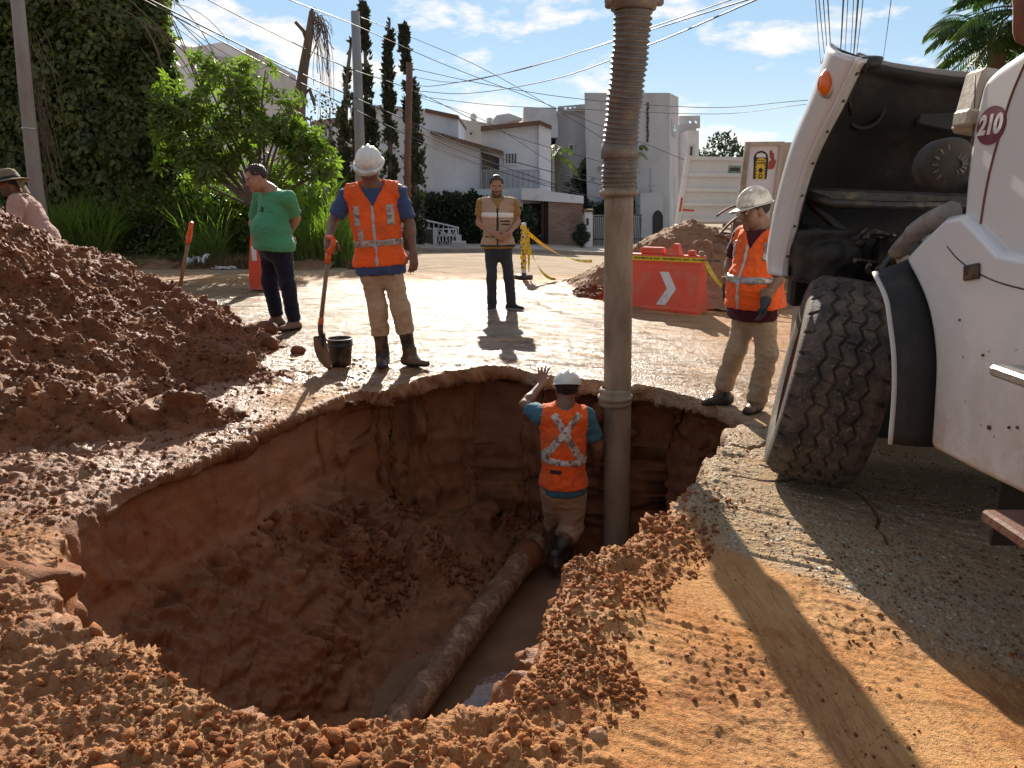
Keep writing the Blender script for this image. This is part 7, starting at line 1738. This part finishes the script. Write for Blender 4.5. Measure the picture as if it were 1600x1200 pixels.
def core(name, B, k, mat, parent, seed=2):
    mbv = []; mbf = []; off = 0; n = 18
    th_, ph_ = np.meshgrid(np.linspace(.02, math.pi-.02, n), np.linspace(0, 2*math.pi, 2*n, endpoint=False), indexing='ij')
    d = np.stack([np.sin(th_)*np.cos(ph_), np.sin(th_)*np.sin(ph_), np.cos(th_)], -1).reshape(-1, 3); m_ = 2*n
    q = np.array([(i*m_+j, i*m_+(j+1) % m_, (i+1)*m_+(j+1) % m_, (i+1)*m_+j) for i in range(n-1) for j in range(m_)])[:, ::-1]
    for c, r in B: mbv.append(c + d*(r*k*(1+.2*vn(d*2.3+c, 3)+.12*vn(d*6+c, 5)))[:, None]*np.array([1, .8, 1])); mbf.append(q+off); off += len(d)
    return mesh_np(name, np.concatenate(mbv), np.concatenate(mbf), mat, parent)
M_core = pm('crown_shade_core', (.016, .026, .012), 1., .5, scale=8, bump=1., bscale=14, bd=.1)  # near-black solid core, added to block light and darken gaps between leaves
def tree(name, label, cat, foot, blobs, dens, L, mat, trunk=None, shell=.7, gap=0., shape='diamond', corek=None, droop=.5, group=None, wr=.55, seed=3, limbs=True):
    f = Vector(foot); rt = empty(name, f, label, cat, group); p, n_, B = blob_points(blobs, dens, shell, gap, seed); m = len(p)
    D_ = n_*.6 + g3(m)*.6 + np.array([0, 0, -droop]); N_ = n_ + g3(m)*.55 + np.array([0, 0, .5]); Ls = L*(.6+.8*rng.random(m))
    V, Q = leaf_quads(p, D_, N_, Ls, Ls*wr, shape); o = mesh_np('crown', V, Q, mat, rt, smooth=False)
    if corek: core('light_block_core', B, corek, M_core, o)
    if trunk:
        mb = MB(); r0 = trunk; ctr = [Vector(c) for c, r in B]; fork = f.lerp(sum(ctr, Vector((0, 0, 0)))/len(ctr), .40); mb.tube(bez([f-Vector((0, 0, .2)), f.lerp(fork, .5)+Vector((.1, 0, 0)), fork], 8), [r0*(1.15-.04*i) for i in range(9)], 10)
        for c in ctr if limbs else []: mb.tube(bez([fork, fork.lerp(c, .5)+Vector((random.uniform(-.2, .2), 0, random.uniform(-.1, .25))), c], 8), [r0*.55*(1-.085*i) for i in range(9)], 6)
        mb.build('trunk', M_bark, rt)
    return rt
def foot(px_, y): q = P(px_, 400, y); return Vector((q.x, y, float(gz(q.x, y))))
# ---- the overgrown tree, smothered in vines
y = 17.2
T1 = [(20, 30, y+.8, 1.9), (115, 25, y+.6, 1.6), (185, 62, y+.2, 1.1), (226, 122, y, .72), (60, 175, y+.6, 2.1), (150, 160, y+.2, 1.65), (214, 215, y, 1.05), (95, 290, y+.4, 1.6), (195, 300, y+.1, 1.15), (262, 300, y+.4, .75), (-70, 140, y+.8, 2.3), (-60, 300, y+.5, 1.9), (246, 66, y, .34), (170, -40, y+.6, 1.3), (228, 30, y+.3, .45), (255, 170, y+.1, .42)]
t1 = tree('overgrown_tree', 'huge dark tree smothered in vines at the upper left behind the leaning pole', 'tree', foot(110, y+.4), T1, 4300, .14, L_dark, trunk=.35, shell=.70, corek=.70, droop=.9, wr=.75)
mb = MB()
for k in range(14):
    a = P(random.uniform(190, 275), random.uniform(-10, 90), y-1.3+random.random()*.5); b_ = a+Vector((random.uniform(.3, 1.6), random.uniform(-.2, .2), random.uniform(-1.9, -.6))); mb.tube(bez([a, (a+b_)/2+Vector((.1, 0, random.uniform(-.3, .35))), b_], 8), random.choice([.006, .009, .012]), 5)
for k in range(44):
    a = P(random.uniform(40, 66), random.uniform(40, 220), 13.7); b_ = a+Vector((random.uniform(-.15, .35), 0, random.uniform(-1.8, -.5))); mb.tube(bez([a, (a+b_)/2+Vector((random.uniform(-.2, .2), 0, 0)), b_], 7), random.choice([.003, .005]), 4)
mb.build('hanging_vines', M_vine, t1)
# ---- bright large-leaved tree
y = 15.9
T2 = [(322, 125, y, .42), (365, 120, y+.2, .42), (345, 175, y-.1, .62), (405, 165, y+.2, .52), (285, 185, y-.3, .42), (440, 195, y+.1, .48), (390, 230, y, .66), (470, 235, y, .48), (290, 235, y-.4, .42), (320, 262, y-.5, .36), (445, 285, y, .44), (488, 278, y+.1, .34), (268, 150, y-.2, .30), (500, 225, y+.2, .28), (340, 225, y-.2, .45), (255, 205, y-.4, .28), (350, 95, y, .26), (300, 100, y, .24), (250, 165, y-.2, .26), (520, 262, y+.2, .26), (415, 110, y+.1, .26), (262, 262, y-.3, .28), (460, 165, y, .28)]
T2 = [(a, b, c, r*1.12) for a, b, c, r in T2]
tree('castor_tree', 'bright green large-leaved tree between the overgrown tree and the broken trunk', 'tree', foot(430, y), T2, 330, .24, L_bright, trunk=.075, shell=.25, gap=-.18, shape='star', droop=.35, seed=12)
# low leafy bushes in front of the white wall
y = 17.5
tree('bush', 'loose green bush below the large-leaved tree, behind the man in green', 'bush', foot(440, y), [(430, 330, y, .8), (480, 325, y, .7), (380, 335, y, .8), (505, 345, y, .5)], 1500, .13, L_bright, trunk=.03, shell=.35, gap=-.2, droop=.2, seed=15)
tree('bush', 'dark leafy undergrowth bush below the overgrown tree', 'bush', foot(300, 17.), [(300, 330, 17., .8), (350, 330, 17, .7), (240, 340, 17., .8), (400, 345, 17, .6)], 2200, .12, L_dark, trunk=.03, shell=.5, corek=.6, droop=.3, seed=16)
# ---- broken trunk with hanging vine threads
y = 21.; fb = foot(462, y); rt = empty('dead_tree', fb, 'broken leafless trunk with dry vines hanging from its forked top', 'tree')
mb = MB(); mb.tube([fb, P(462, 250, y), P(467, 170, y), P(474, 110, y), P(482, 62, y), P(488, 18, y)], [.24, .25, .18, .13, .11, .08], 12); mb.tube([P(480, 60, y), P(474, 48, y), P(461, 34, y-.1)], [.08, .05, .04], 8); mb.tube([P(470, 150, y), P(484, 140, y), P(492, 165, y)], [.09, .06, .04], 8); mb.tube([P(487, 18, y), P(489, 13, y), P(494, 14, y)], [.05, .03, .02], 6); mb.build('trunk', M_bark, rt)
mb = MB()
for k in range(60):
    a = P(484+random.random()*14, random.uniform(18, 45), y-.1+random.random()*.3); d = random.random()**1.5; b_ = a+Vector((random.uniform(-.12, .45), 0, -random.uniform(.5, 3.2)*d-.3)); mb.tube(bez([a, a+Vector((random.uniform(-.1, .5), 0, .1)), (a+b_)/2+Vector((random.uniform(-.1, .35), 0, 0)), b_], 8), random.choice([.004, .007, .011]), 4)
mb.build('hanging_vines', M_vine, rt)
tree('bush', 'grey green shrub crown behind the broken trunk', 'bush', foot(500, 23), [(500, 165, 23, .55), (515, 185, 23, .5), (488, 185, 23, .6), (505, 205, 23, .6)], 800, .12, L_cyp, trunk=.06, shell=.3, gap=-.1, seed=18)
# ---- cypress columns
def cypress(label, prof, y, dens, seed, group='tall thin cypress trees', mat=None, gap=-.25):
    """prof: list of (py, centre px, half width px)"""
    rs = np.random.default_rng(seed); f = foot(prof[-1][1], y); rt = empty('cypress_tree', f, label, 'tree', group); pys = [q[0] for q in prof]
    n = dens; py_ = rs.uniform(pys[0], pys[-1], n); cx = np.interp(py_, pys, [q[1] for q in prof]); hw = np.interp(py_, pys, [q[2] for q in prof]); sc_ = y*.97/F
    C = np.array([P(a, b, y) for a, b in zip(cx, py_)]); an = rs.uniform(0, 2*np.pi, n); rad = hw*sc_*np.sqrt(rs.random(n))*(1+.35*vn(np.stack([an*.8, C[:, 2]*3, 0*an], 1), seed)); C = C + np.stack([np.cos(an)*rad, np.sin(an)*rad, 0*an], 1)
    keep = vn(C*np.array([4, 4, 3.]), seed+3) > gap; C = C[keep]; an = an[keep]; m = len(C)
    D_ = np.stack([np.cos(an)*.5, np.sin(an)*.5, 0*an+.9], 1)+rs.normal(size=(m, 3))*.4; N_ = np.stack([np.cos(an), np.sin(an), 0*an], 1)+rs.normal(size=(m, 3))*.5; Ls = .15*(.6+.8*rs.random(m))
    V, Q = leaf_quads(C, D_, N_, Ls, Ls*.6); mesh_np('crown', V, Q, mat or L_cyp, rt, smooth=False)
    mb = MB(); pt = [P(q[1], q[0], y) for q in prof][::-1]; mb.tube([f-Vector((0, 0, .1))]+pt[1:], [.13]+[.11*(1-.8*i/len(pt)) for i in range(1, len(pt))], 7); mb.build('trunk', M_bark, rt); return rt
cypress('tallest cypress, with a rounded tip, just right of the slim grey pole', [(6, 567, 3), (20, 568, 6), (60, 570, 7), (130, 572, 9), (160, 572, 8), (220, 570, 9), (300, 568, 12), (385, 566, 13)], 27, 5200, 1)
cypress('middle cypress with pointed tip, standing between the grey pole and the rusty pole', [(32, 609, 1.5), (60, 608, 5), (120, 607, 7), (150, 608, 9), (230, 610, 11), (300, 610, 13), (385, 610, 14)], 27, 5200, 2)
cypress('right-hand cypress, thickest at its base, behind the rusty brown pole', [(38, 631, 4), (60, 632, 6), (100, 633, 7), (140, 642, 10), (190, 645, 13), (250, 648, 17), (300, 648, 18), (385, 647, 18)], 27, 7600, 3)
cypress('short stubby cypress left of the slim grey pole', [(172, 533, 3), (190, 535, 6), (240, 537, 9), (300, 537, 10), (385, 537, 12)], 25, 2600, 4)
cypress('short dark cypress stump overlapped by the slim grey pole', [(150, 553, 4), (180, 553, 8), (240, 555, 10), (385, 555, 13)], 26, 2600, 5)
cypress('sparse leafless looking cypress with twining creeper left of the tallest one', [(62, 549, 1.5), (90, 546, 3), (130, 541, 4), (160, 540, 4), (175, 539, 3)], 26.4, 420, 6, gap=-.1)
cypress('lowest cypress bush between the tallest and the middle cypress', [(172, 582, 2), (200, 584, 6), (240, 584, 7), (385, 584, 8)], 27.3, 1500, 7)
cypress('narrow bare cypress trunk right of the large-leaved tree', [(205, 517, 3), (250, 519, 5), (300, 521, 6), (385, 521, 7)], 22, 900, 8)
# ---- hedges and shrubs near the house
def hedge(name, label, cat, x0, y0, x1, y1, y, depth, dens, mat, seed):
    a, b_ = P(x0, y0, y), P(x1, y1, y); f = Vector(((a.x+b_.x)/2, y, float(gz(a.x, y)))); rt = empty(name, f, label, cat); zt = a.z; zb = f.z; nz_ = lambda q: .16*vn(q*2.2, seed)+.08*vn(q*6, seed+1)
    n = dens; u = rng.random(n); t_ = rng.random(n); side = rng.random(n)
    X = a.x+(b_.x-a.x)*u; Y = np.where(side < .6, y+.25*rng.random(n), y+depth*t_); Z = np.where(side < .6, zb+(zt-zb)*t_, zt-.15*rng.random(n)); C = np.stack([X, Y, Z], 1); C += np.stack([nz_(C), nz_(C+9), nz_(C+5)*1.8], 1)
    D_ = g3(n)*.7+np.array([0, -.3, .4]); V, Q = leaf_quads(C, D_, g3(n)+np.array([0, -1, .6]), .14*(.6+.8*rng.random(n)), .085); o = mesh_np('crown', V, Q, mat, rt, smooth=False)
    mb = MB(); mb.box(((a.x+b_.x)/2, y+depth/2+.2, (zt+zb)/2-.12), (b_.x-a.x-.2, depth*.9, zt-zb-.15)); mb.build('light_block_core', M_core, o)
    mb = MB(); 
    for k in range(5): q = Vector((a.x+(b_.x-a.x)*(k+.5)/5, y+depth/2, zb)); mb.tube([q-Vector((0, 0, .2)), q+Vector((0, 0, (zt-zb)*.6))], .04, 6)
    mb.build('stem', M_bark, rt)
hedge('hedge', 'dark clipped hedge in front of the white gable wall', 'hedge', 657, 308, 756, 388, 29.4, 1.4, 7000, L_hedge, 3)
hedge('hedge', 'dark trimmed hedge on the wall behind the iron gate', 'hedge', 905, 318, 1000, 345, 36.2, .8, 2600, L_hedge, 5)
y = 29.6
tree('bush', 'tall shrub growing under the balcony behind the man in the beige vest', 'bush', foot(790, y), [(770, 322, y, .5), (790, 335, y, .6), (762, 345, y, .6), (805, 352, y, .5), (785, 365, y, .6), (822, 340, y+.6, .5), (826, 368, y+.4, .4)], 1500, .15, L_hedge, trunk=.04, shell=.5, corek=.6, seed=22)
tree('bush', 'large dark shrub beside the suction pipe in front of the grey apartment block', 'bush', foot(920, 38.5), [(922, 275, 38.5, .8), (915, 300, 38.5, .9), (930, 315, 38.5, .9), (905, 320, 38.5, .6), (938, 290, 38.5, .7)], 1000, .2, L_hedge, trunk=.08, shell=.5, corek=.65, seed=23)
y = 29.3
tree('topiary_bush', 'small clipped topiary shrub in front of the brick garage wall', 'bush', foot(910, y), [(908, 356, y, .20), (901, 369, y, .20), (914, 369, y, .22), (909, 376, y, .22)], 5200, .07, L_hedge, trunk=.04, shell=.75, corek=.85, droop=0., seed=25)
def palm(label, top, base_, n, L, mat, seed, droop=1., r=.12, nl=26):
    rs = np.random.default_rng(seed); top = Vector(top); rt = empty('palm_tree', base_, label, 'palm'); mb = MB(); b0 = Vector(base_); mb.tube(bez([b0, b0.lerp(top, .5)+Vector((.1, 0, 0)), top], 14), [r*(1.1+.10*(i % 2)-.02*i) for i in range(15)], 10); mb.build('trunk', M_bark, rt)
    for k in range(n):
        az = 2*math.pi*k/n+rs.uniform(-.2, .2); el = rs.uniform(-.35, 1.15); l = L*rs.uniform(.8, 1.1); h = Vector((math.cos(az), math.sin(az), 0)); d0 = h*math.cos(el)+Vector((0, 0, math.sin(el)))
        pts = bez([top, top+d0*l*.4, top+d0*l*.8+Vector((0, 0, -.12*l*droop)), top+d0*l*.95+h*.1*l+Vector((0, 0, -.55*l*droop))], 18); st = MB(); st.tube(pts, [.018*(1-.045*i) for i in range(19)], 5)
        C = []; D_ = []; N_ = []; Ls = []
        for i in range(nl):
            t_ = .12+.86*i/nl; j = t_*18; a = int(j); p = pts[a].lerp(pts[min(a+1, 18)], j-a); tg = (pts[min(a+1, 18)]-pts[a]).normalized(); s_ = tg.cross(Vector((0, 0, 1))); s_ = s_.normalized() if s_.length > .05 else Vector((1, 0, 0)); w_ = math.sin(math.pi*(.15+.8*t_))**.7
            for sg in (-1, 1): C.append(p); D_.append(s_*sg*.75+tg*.6+Vector((0, 0, -.35-.25*rs.random()))); N_.append(Vector((0, 0, 1))+s_*sg*.4); Ls.append(l*.36*w_*rs.uniform(.8, 1.1))
        V, Q = leaf_quads(np.array(C), np.array(D_), np.array(N_), np.array(Ls), .032*L); st.cm = 0
        off = len(st.v); st.v += [tuple(v) for v in V]; st.f += [list(q+off) for q in Q]; st.sm += [False]*len(Q); st.m += [0]*len(Q); st.build('frond', mat, rt)
palm('big feathery palm rising behind the open truck bonnet at the upper right', P(1556, 62, 12.5), foot(1556, 12.5), 26, 1.25, L_palm, 4, .9, .14)
palm('second palm crown at the top right corner, closest to the mirror arm', P(1610, 15, 12.), foot(1610, 12.), 22, 1.3, L_palm, 9, .9, .14)
palm('small pale palm between the white house and the grey apartment block', P(870, 243, 35.), foot(868, 35.), 16, 1.15, L_palm2, 5, 1.2, .12, 16)
palm('slender palm beside the suction pipe in front of the grey apartment block', P(934, 250, 38.), foot(932, 38.), 13, 1.2, L_palm, 6, 1.2, .10, 16)
palm('palm partly hidden by the ribbed hose on its right', P(990, 240, 36.4), foot(990, 36.4), 13, 1.0, L_palm2, 7, 1.2, .10, 16)
def far_tree(label, px_, py_, r, y, seed, group=None):
    tree('round_tree', label, 'tree', foot(px_, y), [(px_, py_, y, r), (px_-14, py_+6, y, r*.7), (px_+14, py_+8, y, r*.7), (px_+3, py_-8, y, r*.6), (px_-22, py_+14, y, r*.5), (px_+24, py_+14, y, r*.5)], 460, .32, L_far, trunk=.2, shell=.35, gap=-.25, seed=seed, group=group)
far_tree('round crowned tree beyond the dump truck, right of the grey blocks', 1130, 230, 1.2, 60, 31)
for k, (a, b_, r) in enumerate(((1085, 255, 1.2), (1180, 262, 1.6), (1240, 268, 1.5), (1310, 262, 1.8), (1380, 262, 1.8), (1450, 262, 1.8), (1530, 262, 1.8))):
    far_tree('distant tree in the low row behind the trucks on the right', a, b_, r, 66, 40+k, 'distant trees behind the trucks')
# ---- tall grass and weeds on the verge (uncountable)
def blades(name, n, xr, yr, hl, mat, wd, clump, seed, lean=.5, zoff=0.):
    rs = np.random.default_rng(seed); px_ = rs.uniform(*xr, n); Y = rs.uniform(*yr, n); X = (px_-800)/F*Y*.97
    k = vn(np.stack([X*1.1, Y*1.1, 0*X], 1), seed) > clump; X = X[k]; Y = Y[k]; m = len(X); H = rs.uniform(*hl, m)*(1+.35*vn(np.stack([X*1.3, Y*1.3, 0*X], 1), seed+1)); Z = gz(X, Y)-.03+zoff
    az = rs.uniform(0, 2*np.pi, m); hd = np.stack([np.cos(az), np.sin(az), 0*az], 1); ln = rs.uniform(.15, lean+.35, m); s_ = np.stack([-np.sin(az), np.cos(az), 0*az], 1); s_[:, 1] *= .3; s_ = nrm(s_); B = np.stack([X, Y, Z], 1); V = []
    for t_, w_ in ((0, .8), (.35, 1.), (.7, .7), (1., .06)):
        c = B + hd*(H*ln*t_**2)[:, None]+np.array([0, 0, 1])*(H*(t_-.28*ln*t_**3))[:, None]; V += [c-s_*wd*w_/2, c+s_*wd*w_/2]
    V = np.stack(V, 1).reshape(-1, 3); o = np.arange(m)[:, None]*8; Q = np.concatenate([o+np.array([[0, 1, 3, 2]]), o+np.array([[2, 3, 5, 4]]), o+np.array([[4, 5, 7, 6]])])
    return mesh_np(name, V, Q, mat, None, smooth=False)
tag(blades('tall_grass', 30000, (-60, 545), (15.6, 18.4), (.6, 1.55), L_grass, .022, -.35, 5), 'tall green grass covering the bank below the trees', 'grass', kind='stuff')
tag(blades('dry_grass', 9000, (-60, 560), (15.1, 16.2), (.10, .34), L_dry, .014, -.3, 9, 1.2), 'dry brown grass and straw along the foot of the verge', 'grass', kind='stuff')
L_weed = lf('sunlit_weed_leaves', (.15, .19, .06), (.28, .31, .11), tr=.5)
n = 16000; px_ = rng.uniform(-60, 540, n); Y = rng.uniform(15.9, 18.6, n); X = (px_-800)/F*Y*.97; Z = gz(X, Y)+rng.random(n)**1.2*1.15*(1+.4*vn(np.stack([X, Y, 0*X], 1), 8)); C = np.stack([X, Y, Z], 1); k = vn(C*1.3, 19) > -.2; C = C[k]
V, Q = leaf_quads(C, g3(len(C))+np.array([0, -.4, .2]), g3(len(C))+np.array([0, -.5, 1]), .11*(.5+rng.random(len(C))), .06)
tag(mesh_np('weeds', V, Q, L_weed, None, smooth=False), 'low leafy weeds mixed into the tall grass on the bank', 'weeds', kind='stuff')
# verge spoil
xs_ = np.linspace(0, 1, 5)
heap('verge_soil', P(150, 400, 15.5).x, P(520, 400, 15.5).x, 14.9, 16.6, .03, lambda X, Y: .16*(1-((Y-15.75)/.75)**2)*(1+.6*vn(np.stack([X*1.7, Y, 0*X], 1), 4)), M_heap2, 'low ridge of brown soil and debris along the road edge below the grass', 'soil', .5)
